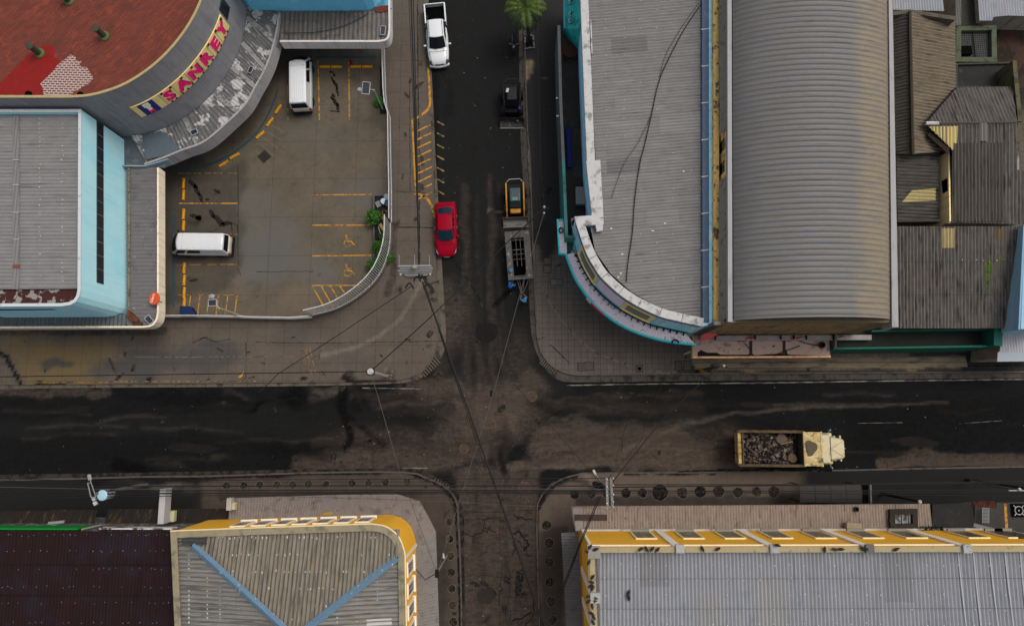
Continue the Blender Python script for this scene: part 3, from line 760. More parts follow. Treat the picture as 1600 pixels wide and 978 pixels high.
for a in ((301, 288, 9, 4, .5), (307, 297, 8, 4, 1.0), (313, 308, 7, 4, 1.1), (324, 312, 3, 2, 0), (305, 339, 8, 4, .1), (311, 341, 6, 4, 1), (331, 334, 7, 4, .7), (342, 345, 10, 6, .8), (354, 349, 9, 3, .2), (302, 438, 6, 3, 0), (339, 299, 5, 3, .6), (518, 113, 3, 2, 0), (522, 118, 3, 2, 1), (519, 124, 4, 2, 1), (524, 132, 3, 8, -.3), (527, 143, 2.5, 6, -.3), (520, 152, 5, 4, .6), (524, 160, 6, 4, .9), (528, 168, 6, 3, 1.2), (520, 174, 4, 1.5, 0), (528, 175, 3, 1.5, 0), (362, 356, 1, 8, -.2)):
    mb.sheet(blob(*a[:4], LZ, rot=a[4], rag=.3), LZ + .0045)
struct('oil_stain', mb, oil, parent=lot)
c = P(413, 245, LZ); t = thing('drain_grate', 'dark square drain grate set skewed in the parking lot floor', 'drain', c)
mb = MB(); mb.box(c + Vector((0, 0, .006)), (.84, .84, .012), .75); obj('frame', mb, mat('grate_frame', A(52, 48, 44), .8), t)
mb = MB()
for k in range(-5, 6): mb.box(c + Vector((-.7 * .0 + k * .07 * math.cos(.75), k * .07 * math.sin(.75), .016)), (.035, .74, .012), .75)
obj('grate', mb, mat('grate_iron', A(40, 37, 34), .7), t)
# wheel stops
ws_m = mat('stop_yellow', A(222, 155, 20), .7, [('n', A(120, 92, 40), .7, .25, 0, .55, .7), ('v', .12, .2, 0)])
def wheel_stop(x, y, ang):
    c = P(x, y, LZ)
    t = thing('wheel_stop', '', 'wheel stop', c, ang, 'yellow wheel stops in the parking lot')
    mb = MB(); prof = [(-.11, 0), (-.09, .1), (-.05, .13), (.05, .13), (.09, .1), (.11, 0)]
    mb.loft([[Vector((xx, yy, zz)) for yy, zz in prof] for xx in (-.43, .43)]); obj('block', mb, ws_m, t, local=True, bevel=.012)
    for sx in (-.28, .28):
        mb = MB(); mb.lathe((sx, 0, .128), [(.03, 0), (.03, .008), (.0001, .008)], 8); obj('bolt', mb, drk, t, local=True)
    return t
w0 = None
ordn = ['first', 'second', 'third', 'fourth', 'fifth', 'sixth', 'seventh', 'eighth', 'ninth', 'tenth', 'eleventh', 'twelfth', 'thirteenth', 'fourteenth', 'fifteenth', 'sixteenth']
def stops(lst, lab):
    global w0
    for i, (x, y, a) in enumerate(lst):
        l = lab % ordn[i]
        if w0 is None: w0 = wheel_stop(x, y, a); w0['label'] = l
        else: dup(w0, l, P(x, y, LZ), a)
stops([(508, 105, 0), (526, 105, 0), (556, 105, 0), (574, 105, 0)], 'yellow wheel stop under the north canopy, %s from the van')
stops([(435, 171, 1.05), (422, 191, .98), (407, 211, .75), (367, 244, .5), (350, 256, .55)], 'slanted yellow wheel stop along the curved wall, %s from the van')
stops([(287, 287, 1.571), (287, 305, 1.571), (287, 335, 1.571), (287, 353, 1.571), (288, 419, 1.571), (288, 438, 1.571), (288, 457, 1.571), (288, 473, 1.571)], 'yellow wheel stop in the western bay row, %s from the north')
# ================================================================== BUILDINGS
def streaks(c, amt=.6, lo=.5, hi=.7): return ('n', c, amt, (.25, .25, 3), 0, lo, hi)


def shell(t, out, ztop, th, wm, cm=None, ch=.06, over=.04, name='wall', z0=0.0):
    mb = MB(); mb.ring(out, inset(out, th), z0, ztop); w = obj(name, mb, wm, t)
    if cm:
        mb = MB(); mb.ring(inset(out, -over), inset(out, th + .02), ztop + .002, ztop + ch); obj('coping', mb, cm, t)
    return w


def flat(z): return lambda x, y: z


def roof(t, p, zf, d, m, sp=.22, amp=.04, name='roof', parent=None):
    mb = MB(); mb.corr(p, zf, d, sp, amp); return obj(name, mb, m, parent or t, merge=True)


def paired(a, b, za, zb, sp, amp):
    """corrugated sheet between two paired 2-D polylines, ribs running from a to b"""
    mb = MB(); pa, pb = [], []
    for i in range(len(a) - 1):
        L_ = max(math.dist(b[i], b[i + 1]), math.dist(a[i], a[i + 1])); n = max(1, round(L_ / sp)) * 4
        for k in range(n):
            t = k / n; pa.append([a[i][q] + (a[i + 1][q] - a[i][q]) * t for q in (0, 1)]); pb.append([b[i][q] + (b[i + 1][q] - b[i][q]) * t for q in (0, 1)])
    pa.append(a[-1]); pb.append(b[-1])
    h = (0, .55, 1, .55); n = len(pa)
    mb.add([(x, y, za + h[i % 4] * amp) for i, (x, y) in enumerate(pa)] + [(x, y, zb + h[i % 4] * amp) for i, (x, y) in enumerate(pb)],
           [(i, i + 1, n + i + 1, n + i) for i in range(n - 1)])
    return mb


def arc(line):
    s = [0.0]
    for a, b in zip(line[:-1], line[1:]): s.append(s[-1] + math.dist(a, b))
    return s


def at_s(line, s_, cum=None):
    cum = cum or arc(line)
    for i in range(len(line) - 1):
        if s_ <= cum[i + 1] or i == len(line) - 2:
            t = (s_ - cum[i]) / max(1e-9, cum[i + 1] - cum[i]); a, b = line[i], line[i + 1]
            d = Vector((b[0] - a[0], b[1] - a[1])).normalized()
            return Vector((a[0] + (b[0] - a[0]) * t, a[1] + (b[1] - a[1]) * t)), d


def near_s(line, p):
    best = (1e9, 0); cum = arc(line)
    for i, (a, b) in enumerate(zip(line[:-1], line[1:])):
        ab = Vector((b[0] - a[0], b[1] - a[1])); t = max(0, min(1, Vector((p[0] - a[0], p[1] - a[1])).dot(ab) / max(1e-9, ab.length_squared)))
        d = math.dist((a[0] + ab.x * t, a[1] + ab.y * t), p)
        if d < best[0]: best = (d, cum[i] + t * ab.length)
    return best[1]


def sub_line(line, s0, s1, step=.25):
    n = max(1, math.ceil((s1 - s0) / step)); cum = arc(line)
    return [tuple(at_s(line, s0 + (s1 - s0) * k / n, cum)[0]) for k in range(n + 1)]


def band(line, s0, s1, z0, z1, proud, th):
    """plate that follows a wall line; outside is to the right of the line's direction"""
    l = sub_line(line, s0, s1); mb = MB()
    a = offs(l, -proud); b = offs(l, -proud + th)
    mb.ring(a, b, z0, z1, closed=False); return mb


def text_mb(body, size, ext=.02, fat=0.0):
    c = bpy.data.curves.new('lettering', 'FONT'); c.body = body; c.size = size; c.extrude = ext; c.offset = fat; c.align_x = 'CENTER'; c.align_y = 'CENTER'; c.resolution_u = 3
    o = bpy.data.objects.new('lettering', c); col.objects.link(o)
    dg = bpy.context.evaluated_depsgraph_get(); me = o.evaluated_get(dg).to_mesh()
    vs = [v.co.copy() for v in me.vertices]; fs = [tuple(p.vertices) for p in me.polygons]
    o.evaluated_get(dg).to_mesh_clear(); bpy.data.objects.remove(o); bpy.data.curves.remove(c)
    return vs, fs


def put_text(body, size, M, ext=.02, fat=0.0):
    vs, fs = text_mb(body, size, ext, fat); mb = MB(); mb.add([M @ v for v in vs], fs); return mb


def frame_m(x, y, z_, o): return Matrix(((x.x, y.x, z_.x, o.x), (x.y, y.y, z_.y, o.y), (x.z, y.z, z_.z, o.z), (0, 0, 0, 1)))


dirt = A(58, 54, 48)
roof_grey = mat('grey_roof_sheet', A(134, 132, 129), .55, [('v', .12, (6, .5, 1), 0), ('v', .12, .6, 0), ('n', dirt, .55, (3, .18, 1), 0, .56, .74)], spec=.4)
roof_ne = mat('weathered_grey_sheet', A(128, 126, 123), .7, [('v', .14, (5, .28, 1), R(3)), ('v', .12, .9, 0), ('n', A(56, 54, 52), .6, (1.6, .1, 1), R(3), .6, .72), ('n', A(150, 148, 144), .4, (3, .6, 1), 0, .55, .7)], spec=.3)
roof_light = mat('pale_roof_sheet', A(145, 146, 149), .55, [('v', .1, (.35, 5, 1), 0), ('v', .08, .5, 0), ('n', A(104, 116, 132), .45, (.5, 1.6, 1), 0, .57, .72), ('n', A(96, 92, 88), .5, (.2, 3, 1), 0, .6, .75)], spec=.4)
roof_brown = mat('weathered_brown_sheet', A(120, 108, 90), .85, [('v', .2, (2.5, .22, 1), 0), ('v', .2, .5, 0), ('n', A(40, 36, 32), .8, (1.4, .12, 1), 0, .52, .7), ('n', A(136, 122, 96), .4, .8, 0, .5, .7)])
roof_dark = mat('dark_weathered_sheet', A(104, 99, 93), .85, [('v', .22, (.2, 2.6, 1), 0), ('v', .2, .5, 0), ('n', A(36, 33, 31), .8, (.13, 1.6, 1), 0, .5, .68), ('n', A(98, 74, 54), .4, (.2, .9, 1), 0, .55, .7)])
roof_dark2 = mat('dark_brown_sheet', A(80, 76, 70), .85, [('v', .25, (2.5, .2, 1), 0), ('v', .2, .5, 0), ('n', A(30, 27, 25), .7, (1.4, .14, 1), 0, .5, .68)])
roof_hip = mat('stained_hip_sheet', A(128, 120, 106), .75, [('v', .36, (.16, 3, 1), 0), ('v', .14, .6, 0), ('n', A(60, 58, 54), .6, (.16, 1.8, 1), 0, .5, .68), ('n', A(136, 122, 96), .5, (.3, 1.1, 1), 0, .52, .7)], spec=.35)
roof_hip2 = mat('stained_hip_side_sheet', A(132, 129, 122), .7, [('v', .36, (3, .16, 1), 0), ('v', .14, .6, 0), ('n', A(50, 48, 46), .6, (2, .16, 1), 0, .5, .68), ('n', A(140, 124, 96), .4, 1.6, 0, .55, .7)], spec=.35)
can_grey = mat('canopy_sheet', A(132, 123, 117), .75, [('v', .16, .5, 0), ('v', .12, .12, 0), ('n', A(72, 66, 62), .6, .7, 0, .5, .7)])
can_beige = mat('rusty_beige_canopy_sheet', A(146, 131, 118), .8, [('v', .16, (.14, 1.2, 1), 0), ('v', .15, .5, 0), ('n', A(88, 64, 50), .6, (.2, 1.2, 1), 0, .54, .7), ('n', A(60, 54, 50), .6, .3, 0, .6, .72)])
wall_any = mat('house_wall', A(112, 104, 92, .7), .9, [('v', .15, .8, 0), streaks(A(60, 54, 48), .5)])
glass = mat('dark_glass', (0.012, 0.014, 0.017), .12, spec=.5)
white_w = mat('white_parapet', A(196, 194, 190), .8, [('v', .1, .6, 0), ('n', A(112, 110, 106), .75, .5, 0, .52, .68), ('n', A(70, 68, 64), .7, .12, 0, .62, .72)])
beige_c = mat('beige_coping', A(150, 140, 112), .85, [('v', .12, .5, 0), ('n', A(96, 92, 80), .7, .7, 0, .5, .68)])

# ---------- A: grey curved building with the red tiled roof and the shop sign
ZA = 10.5
ca_px = [(-80, 154), (0, 153), (60, 153), (128, 152), (170, 143), (205, 128), (240, 104), (270, 75), (295, 42), (312, 10), (322, -20), (330, -70)]
ca = cr(poly(ca_px, ZA), 6)
outA = ca + [P2(-80, -70, ZA)]
tA = thing('curved_building', 'grey curved building with a weathered red tiled roof above the parking lot', 'building', (*P2(150, 60, ZA), 0))
mA = mat('grey_render', A(88, 87, 88, .48), .9, [('v', .1, 1.2, 0), ('v', .08, .2, 0), ('n', A(72, 72, 78, .48), .6, (1.0, 1.0, 2.5), 0, .5, .7), streaks(A(66, 65, 64, .48), .4)])
shell(tA, outA, ZA, .14, mA, mat('cream_coping', A(176, 160, 112), .8, [('v', .15, .3, 0)]), .05, .02)
tang = R(41)
red = mat('red_roof_tiles', A(126, 62, 47), .85, [
    ('t', A(130, 63, 48), A(104, 54, 43), .42, .14, A(58, 36, 32), tang, .012, .75), ('v', .22, (1.2, .2, 1), tang), ('n', A(150, 72, 48), .6, .9, 0, .55, .72), ('n', A(84, 52, 44), .45, 1.3, 0, .52, .7), ('n', A(124, 98, 90), .4, (.4, .06, 1), tang, .66, .74)])
mb = MB(); mb.prism(inset(outA, .16), 9.4, 10.32); rA = obj('roof', mb, red, tA)
z = 10.325
mb = MB(); mb.sheet([P2(x / 3.9125, y / 3.912, z) for x, y in [(-60, 588), (-60, 545), (0, 510), (140, 370), (170, 330), (215, 318), (260, 280), (310, 275), (340, 310), (330, 350), (375, 370), (345, 410), (250, 520), (262, 588)]], z)
obj('painted_patch', mb, mat('fresh_red_paint', A(140, 22, 16), .6, [('v', .15, .4, 0), ('b', A(100, 26, 20), .5, .42, .14, .012, tang, .5)]), rA)
z = 10.331
mb = MB(); mb.sheet([P2(x / 3.9125, y / 3.912, z) for x, y in [(430, 335), (465, 352), (462, 372), (500, 375), (485, 398), (500, 412), (530, 412), (545, 436), (572, 480), (540, 515), (500, 535), (482, 552), (455, 556), (430, 588), (268, 590), (262, 540), (245, 515), (330, 430), (350, 400), (400, 362)]], z)
obj('stripped_patch', mb, mat('exposed_tile_joints', A(196, 176, 170), .85, [('t', A(112, 60, 52), A(92, 50, 46), .32, .17, A(184, 162, 154), R(-2), .045, 1.0), ('v', .12, .4, 0)]), rA)
pipe_m = mat('vent_pipe', A(70, 68, 56), .8, [('v', .25, .2, 0)])
for x, y, lab in ((163, 57, 'sooty roof vent pipe with mossy foot toward the curved edge of the red roof'), (62, 84, 'sooty roof vent pipe with a green foot, standing in the bright red patch'), (108, 2, 'sooty roof vent pipe at the northern frame edge on the red roof')):
    c = P(x, y, 10.33); t = thing('vent_pipe', lab, 'roof vent', c, 0, 'vent pipes on the red roof')
    mb = MB(); mb.lathe(c, [(.36, 0), (.36, .06), (.25, .14), (.22, .14)], 18); obj('collar', mb, mat('mossy_green', A(88, 104, 62), .9, [('v', .3, .1, 0)]), t, smooth=False)
    mb = MB(); mb.lathe(c, [(.2, .12), (.2, .95), (.27, .97), (.27, 1.06), (.1, 1.1), (.0001, 1.1)], 18); obj('pipe', mb, pipe_m, t, smooth=True, auto=R(40))
for x, y in ((45, 148), (126, 149)):
    mb = MB(); c = P(x, y, 10.33); mb.lathe(c, [(.24, 0), (.22, .1), (.16, .16), (.0001, .17)], 14)
    tag(obj('roof_drain', mb, drk), 'dark round roof outlet by the parapet, ' + ('inside the bright red patch' if x < 100 else 'beside the stripped tile patch'), 'roof drain', 'roof outlets along the red roof')
# the sign on the curved wall
wl = [tuple(p) for p in offs(ca, -.03)]   # line runs west -> north-east, outside on its right
s0 = near_s(wl, P2(204, 173, 8.1)); s1 = near_s(wl, P2(354, 25, 8.1)); SL = s1 - s0; zb, zt = 6.55, 8.1
c0, d0 = at_s(wl, (s0 + s1) / 2)
tS = thing('shop_sign', 'long cream shop sign with pink letters bent around the grey curved wall', 'sign', (c0.x, c0.y, zb))
sign_m = mat('sign_cream', A(244, 222, 150, .6), .5, [('n', A(220, 176, 100, .6), .7, (1.4, 1.4, 1), 0, .5, .7), ('v', .05, 1, 0)])
sbm = band(wl, s0, s1, zb, zt, .1, .09); obj('board', sbm, sign_m, tS)
blue = mat('sign_blue', A(26, 34, 92, .72), .5)
mb = band(wl, s0 + .045 * SL, s0 + .165 * SL, zb + .02, zt - .06, .13, .03); lg = obj('emblem', mb, blue, tS)
mbp = MB(); mbp.sheet(poly([(190, 200), (236, 203), (264, 244), (258, 262), (190, 259)], 3.92), 3.9)
obj('canopy_panel', mbp, mat('blue_grey_sheet', A(84, 92, 98), .7, [('v', .2, (2, .3, 1), 0), ('n', A(120, 122, 120), .5, .4, 0, .56, .68)]), tA)
mbp = MB(); mbp.wall(poly([(190, 260), (226, 260), (262, 249)], 4.3), .1, 3.2, 4.25); obj('fascia', mbp, mat('fascia_teal_grey', A(90, 102, 108, .6), .8, [('v', .1, .5, 0)]), tA)
pink = mat('sign_pink', A(226, 20, 112, .55), .5); black = mat('sign_black', (.012, .012, .012), .6); crm = mat('emblem_cream', A(226, 222, 190, .72), .5)
for f, h0, h1, w in ((.105, .62, .92, .05), (.105, .3, .62, .03)):
    mb = band(wl, s0 + (f - w / 2) * SL, s0 + (f + w / 2) * SL, zb + h0 * (zt - zb), zb + h1 * (zt - zb), .15, .025); obj('emblem_bar', mb, crm if h0 > .5 else mat('emblem_grey', A(190, 196, 176, .7), .5), lg)
def on_wall(line, s_, z_, out):
    c, d = at_s(line, s_); x = Vector((d.x, d.y, 0)); n = Vector((d.y, -d.x, 0)); up = Vector((0, 0, 1))
    return frame_m(x, up, n, Vector((c.x, c.y, z_)) + n * out)
obj('emblem_bar', put_text('M', .55, on_wall(wl, s0 + .105 * SL, zb + .32, .16), .012, .02), pink, lg)
for ch_, f in zip('SANREY', (.275, .405, .535, .665, .795, .925)):
    M_ = on_wall(wl, s0 + f * SL, (zb + zt) / 2 - .02, .125)
    L_ = obj('letter', put_text(ch_, 1.42, M_, .02, .055), pink, tS)
    M_ = on_wall(wl, s0 + (f + .006) * SL, (zb + zt) / 2 - .07, .105)
    obj('letter_outline_board', put_text(ch_, 1.42, M_, .004, .075), black, L_)  # black outline copy behind the pink letter
for f in (.22, .335, .47, .6, .73, .86):
    mb = band(wl, s0 + f * SL - .012, s0 + f * SL + .012, zb, zt, .106, .02); obj('seam', mb, black, tS)
for f in (.245, .325, .43, .54, .65, .75, .87, .97):
    mb = MB(); M_ = on_wall(wl, s0 + f * SL, zt - .12, .13); mb.box(M_.translation, (.2, .07, .12), math.atan2(M_[1][0], M_[0][0])); obj('spotlight', mb, black, tS)
for f in (.26, .3, .36, .41, .46, .52, .58, .64, .7, .77, .83, .9, .95):
    mb = MB(); M_ = on_wall(wl, s0 + f * SL, zb + .1, .14); mb.box(M_.translation, (.13, .06, .1), math.atan2(M_[1][0], M_[0][0])); obj('bracket', mb, black, tS)
# slit window near the sign's upper end
sw_ = near_s(wl, P2(357, 18, 8.0))
mb = band(wl, sw_ - .1, sw_ + .9, 6.9, 8.3, .03, .06); fr = obj('window', mb, mat('window_frame_dark', A(60, 60, 62), .8), tA)
for k in range(2):
    mb = band(wl, sw_ - .04 + k * .45, sw_ + .36 + k * .45, 6.98, 8.22, .05, .03); obj('pane', mb, glass, fr)
# the curved canopy under the sign
cf = cr(poly([(226, 258), (255, 248), (284, 236), (320, 222), (358, 190), (384, 164), (400, 136), (412, 115), (423, 89), (433, 51), (438, 20)], 4.3), 6)
ci_s0 = near_s(wl, P2(205, 205, 4.0)); ci_s1 = near_s(wl, P2(374, 100, 4.0)) + 6.0
n = len(cf); cum = arc(wl)
ci = [tuple(at_s(wl, ci_s0 + (ci_s1 - ci_s0) * k / (n - 1), cum)[0]) for k in range(n)]
cfi = offs(cf, .16)
peel = mat('peeling_white_sheet', A(104, 103, 102), .75, [('v', .15, .4, 0), ('n', A(196, 195, 192), .9, .9, 0, .53, .58), ('n', A(176, 175, 172), .8, (.2, 1.4, 1), R(40), .58, .64), ('n', A(70, 72, 74), .6, .7, 0, .56, .7)])
mb = paired([tuple(p) for p in offs(ci, -.02)], cfi, 4.05, 3.98, .34, .05); cA = obj('canopy', mb, peel, tA)
fas_m = mat('fascia_grey', A(108, 105, 104, .55), .8, [('v', .1, .8, 0), streaks(A(84, 82, 80), .4)])
mb = MB(); mb.ring(cf, offs(cf, .14), 2.9, 4.32, closed=False); obj('fascia', mb, fas_m, cA)
# ribs on the canopy: cover strips
for f in (.12, .27, .45, .6, .74, .88):
    k = int(f * (n - 1)); a, b = Vector((*ci[k], 4.12)), Vector((*cfi[k], 4.06))
    mb = MB(); d = b - a; mb.box((a + b) / 2, (d.length * .96, .34, .02), math.atan2(d.y, d.x)); obj('cover_strip', mb, mat('strip_grey', A(150, 148, 146), .8, [('n', A(90, 90, 90), .8, .4, 0, .48, .6)]), cA)
mb = MB(); mb.sheet([P2(x, y, 4.14) for x, y in ((222, 214), (252, 205), (284, 234), (262, 242), (228, 250))], 4.14)
obj('flat_panel', mb, mat('blue_grey_panel', A(92, 102, 112), .6, [('v', .1, .6, 0)]), cA)

# ---------- B: pale blue building
ZB = 9.2
oB = poly([(-80, 172), (127, 172), (126, 452), (124, 463), (119, 471), (110, 476), (96, 478), (-80, 479)], ZB)
tB = thing('pale_blue_building', 'pale blue building with a strip of dark windows and grey metal roof', 'building', (*P2(60, 330, ZB), 0))
mB = mat('pale_blue_paint', A(166, 212, 218, .6), .8, [('v', .05, 1.5, 0), ('n', A(136, 200, 216, .6), .55, (2.5, 2.5, 4), 0, .48, .7), streaks(A(120, 150, 156, .66), .25)])
shell(tB, oB, ZB, .16, mB, mat('white_cap', A(206, 212, 212), .7, [('n', A(120, 120, 116), .6, .4, 0, .58, .7)]), .05, .03)
iB = inset(oB, .18)
rf = [p for p in poly([(-80, 173), (126, 173), (125, 451), (-80, 452)], 8.8)]
r_B = roof(tB, [(x, y) for x, y in rf], flat(8.75), (1, 0), roof_grey, .26, .06)
mb = MB(); mb.corr(poly([(20, 173), (30, 173), (30, 452), (20, 452)], 8.84), flat(8.83), (0, 1), .24, .03); obj('ridge_strip', mb, mat('strip_galv', A(120, 119, 117), .5, [('v', .1, .6, 0)], spec=.4), r_B, merge=True)
for y in (250, 289, 332, 374): mb = MB(); c = P(25, y, 8.9); mb.box(c, (.46, .06, .02)); obj('cover_plate', mb, mat('plate', A(176, 174, 170), .6), r_B)
mb = MB(); c = P(25, 416, 8.9); mb.box(c, (.46, .24, .02)); obj('cover_plate', mb, mat('rust_plate', A(132, 74, 56), .8, [('v', .3, .1, 0)]), r_B)
scr = mat('screw_white', A(205, 203, 200), .6)
def screws(parent, pts, z_or_f, r=.05, name='screw_heads'):
    mb = MB()
    for x, y in pts:
        zz = 0
        p = P(x, y, z_or_f) if not callable(z_or_f) else None
        if p is None:
            q = P2(x, y, 8.2); zz = z_or_f(*q); q = P2(x, y, zz); p = Vector((*q, z_or_f(*q)))
        mb.box((p.x + random.gauss(0, .02), p.y + random.gauss(0, .02), p.z + .05), (r * random.uniform(.8, 1.7), r * random.uniform(.8, 1.6), .02))
    weld(parent, mb, scr)
screws(r_B, [(x + random.gauss(0, .5), y) for x in (63, 98) for y in range(180, 450, 7) if random.random() < .55], 8.82, .05)
rust = mat('rusty_gutter', A(70, 36, 32), .9, [('n', A(150, 148, 142), .95, .55, 0, .54, .58), ('v', .2, .3, 0)])
mb = MB(); mb.sheet(poly([(-80, 452), (125, 452), (122, 463), (116, 470), (106, 475), (-80, 476)], 8.6), 8.6); obj('roof_edge', mb, rust, r_B)
# window strips
eB = [P2(127, 172, ZB), P2(126, 452, ZB)]   # outside is to the east
el = eB[::-1]                                # direction north, outside on the right
ye = near_s(el, P2(157, 443, 7.05)); yn = near_s(el, P2(157, 186, 7.05)); k_ = 12
mb = band(el, ye, yn, 6.62, 7.45, .03, .05); fr = obj('window_strip', mb, mat('strip_frame', A(92, 96, 98), .7), tB)
for k in range(k_):
    w_ = (yn - ye) / k_; mb = band(el, ye + k * w_ + .05, ye + (k + 1) * w_ - .05, 6.67, 7.4, .05, .03); obj('pane', mb, glass, fr)
sl = [P2(-80, 479, ZB), P2(110, 477, ZB)]
mb = band(sl, near_s(sl, P2(-60, 482, 7.6)), near_s(sl, P2(98, 482, 7.6)), 7.45, 7.95, .03, .05); obj('window_strip', mb, mat('slit_dark', A(22, 44, 64), .6), tB)
# its canopy
ZC = 4.0
can_b = mat('grey_canopy_sheet', A(112, 107, 106), .7, [('v', .14, (2, .3, 1), 0), ('n', A(164, 162, 160), .6, .3, 0, .62, .66), ('n', A(80, 74, 70), .6, .6, 0, .52, .7)])
eastp = poly([(197, 255), (248, 262), (248, 490), (243, 503), (233, 511), (198, 512)], ZC)
cB = roof(tB, eastp, flat(ZC - .06), (1, 0), can_b, .3, .05, 'canopy')
southp = poly([(-80, 491), (197, 491), (197, 513), (-80, 514)], ZC)
cB2 = roof(tB, southp, flat(ZC - .05), (0, 1), mat('teal_grey_sheet', A(92, 98, 98), .75, [('v', .18, (.3, 2, 1), 0), ('n', A(110, 168, 176), .5, .5, 0, .62, .68), ('n', A(64, 62, 60), .6, .5, 0, .52, .7)]), .3, .08, 'canopy')
fl = poly([(-80, 513), (222, 512)], 4.22) + cr(poly([(222, 512), (236, 510), (245, 501), (248, 488)], 4.22), 5)[1:] + poly([(248, 262)], 4.22)
mb = MB(); mb.wall(fl, .13, 3.25, 4.22); obj('fascia', mb, mat('cream_fascia', A(196, 184, 160, .85), .8, [('v', .08, .8, 0), streaks(A(150, 138, 116), .4)]), cB)
mb = MB(); mb.wall(poly([(200, 258), (200, 498)], 4.06), .14, 3.9, 4.08); obj('gutter_edge', mb, mat('mossy_edge', A(122, 122, 104), .9, [('n', A(60, 56, 50), .8, .3, 0, .48, .6), ('v', .2, .2, 0)]), cB)

# ---------- D: building north of the lot
tD = thing('sky_blue_building', 'sky blue building behind a grey corrugated canopy at the north edge of the lot', 'building', (*P2(490, 0, 4), 0))
oD = poly([(372, -120), (374, 0), (395, 17), (575, 16), (586, 11), (592, 2), (594, -120)], 4.0)
shell(tD, oD, 9.0, .2, mat('sky_blue_paint', A(104, 184, 214, .46), .8, [('v', .06, 1, 0), ('n', A(150, 196, 206, .66), .5, .9, 0, .55, .7)]), white_w)
cD = roof(tD, poly([(438, 18), (610, 17), (610, 56), (601, 66), (438, 66)], ZC), flat(ZC - .07), (0, 1), mat('worn_canopy_sheet', A(108, 102, 96), .75, [('v', .2, (.26, 2.5, 1), 0), ('n', A(170, 168, 164), .7, (.12, .7, 1), 0, .62, .67), ('n', A(84, 56, 42), .7, (1.2, .2, 1), 0, .6, .7), ('n', A(72, 70, 68), .6, .6, 0, .52, .7)]), .36, .09, 'canopy')
fl = poly([(437, 66)], 4.22) + cr(poly([(590, 66), (602, 64), (608, 58), (610, 46)], 4.22), 5) + poly([(609, -60)], 4.22)
mb = MB(); mb.wall(fl, .15, 3.2, 4.22); obj('fascia', mb, mat('pale_fascia', A(176, 170, 166, .85), .8, [('v', .08, .8, 0), streaks(A(128, 122, 116), .35)]), cD)
mb = MB(); mb.corr(poly([(372, 12), (437, 20), (437, 66), (428, 80), (395, 60)], 3.9), flat(3.86), (0, 1), .36, .06); obj('canopy', mb, mat('blue_stained_sheet', A(72, 82, 88), .75, [('v', .2, (.3, 2, 1), 0), ('n', A(110, 116, 118), .5, .5, 0, .55, .68)]), tD, merge=True)
mb = MB(); c = P(598, 15, 4.05); mb.sheet(blob(598, 14, 11, 6, 4.06), 4.06); obj('rust_patch', mb, mat('rust_red', A(108, 52, 40), .9, [('v', .3, .15, 0)]), cD)

# ---------- E: north-east building, white parapet, curved front
ZE = 7.6
ec = cr(poly([(899, 340), (904, 358), (915, 390), (926, 412), (943, 436), (979, 467), (1025, 491), (1056, 500), (1098, 509)], ZE), 5)
leg = poly([(905, -70), (908, 0), (914, 153), (918, 250), (926, 338)], ZE)
oE = leg + ec + poly([(1113, 509), (1112, -70)], ZE)
tE = thing('corner_building', 'corner building with curved white parapet, grey metal roof and teal trimmed canopy', 'building', (*P2(1010, 250, ZE), 0))
mE = mat('light_blue_wall', A(122, 166, 184, .45), .85, [('v', .1, .8, 0), ('n', A(150, 150, 140, .45), .5, .8, 0, .55, .68), streaks(A(70, 80, 84, .45), .4)])
mb = MB(); mb.ring(oE, inset(oE, .2), 0, ZE); obj('wall', mb, mE, tE)
# broad white parapet cap, only along the street sides
cl = leg + ec; mb = MB(); mb.ring(offs(cl, -.05), offs(cl, .52), ZE - .25, ZE + .06, closed=False); cap = obj('parapet', mb, white_w, tE)
for f in (.36, .42, .48, .54, .6, .66, .72):
    L_ = arc(ec)[-1]; c, d = at_s(ec, (f - .3) * 2.1 * L_); mb = MB(); nn = Vector((-d.y, d.x)); mb.box((c.x + nn.x * .23, c.y + nn.y * .23, ZE + .062), (.03, .58, .006), math.atan2(d.y, d.x)); obj('joint', mb, tar, cap)
mb = MB(); mb.prism(poly([(899, 339), (943, 341), (943, 351), (904, 352)], ZE + .07), ZE - .3, ZE + .07); obj('return', mb, white_w, cap)
mb = MB(); mb.prism(poly([(916, 252), (938, 250), (943, 340), (925, 340)], ZE + .065), ZE - .3, ZE + .065); obj('parapet_step', mb, white_w, cap)
mb = MB(); c = P(937, 354, ZE); mb.prism(poly([(930, 345), (942, 346), (942, 360), (932, 362)], ZE + .05), ZE - .3, ZE + .05); obj('buttress', mb, white_w, cap)
roofE = poly([(915, -70), (919, 0), (926, 153), (931, 250), (938, 345), (922, 350), (930, 392), (955, 428), (987, 456), (1029, 480), (1060, 490), (1097, 497), (1096, -70)], ZE - .3)
q0, q1 = P2(930, 100, 7.2), P2(1090, 86, 7.2); dE = (q1[0] - q0[0], q1[1] - q0[1])
rE = roof(tE, roofE, flat(ZE - .42), dE, roof_ne, .235, .065)
screws(rE, [(x + random.gauss(0, .6), y - (x - 930) * .02) for x in (946, 975, 1000, 1026, 1052, 1080) for y in range(4, 480, 14) if random.random() < .4 and y < 350 + max(0, x - 945) * 1.1], ZE - .4, .035)
for x, y in ((955, 357), (1020, 361), (1068, 268), (972, 397), (970, 427), (966, 433), (1039, 349)):
    mb = MB(); mb.sheet(blob(x, y, 1.8, 1.3, ZE - .36, 8), ZE - .36); obj('lichen_spot', mb, scr, rE)
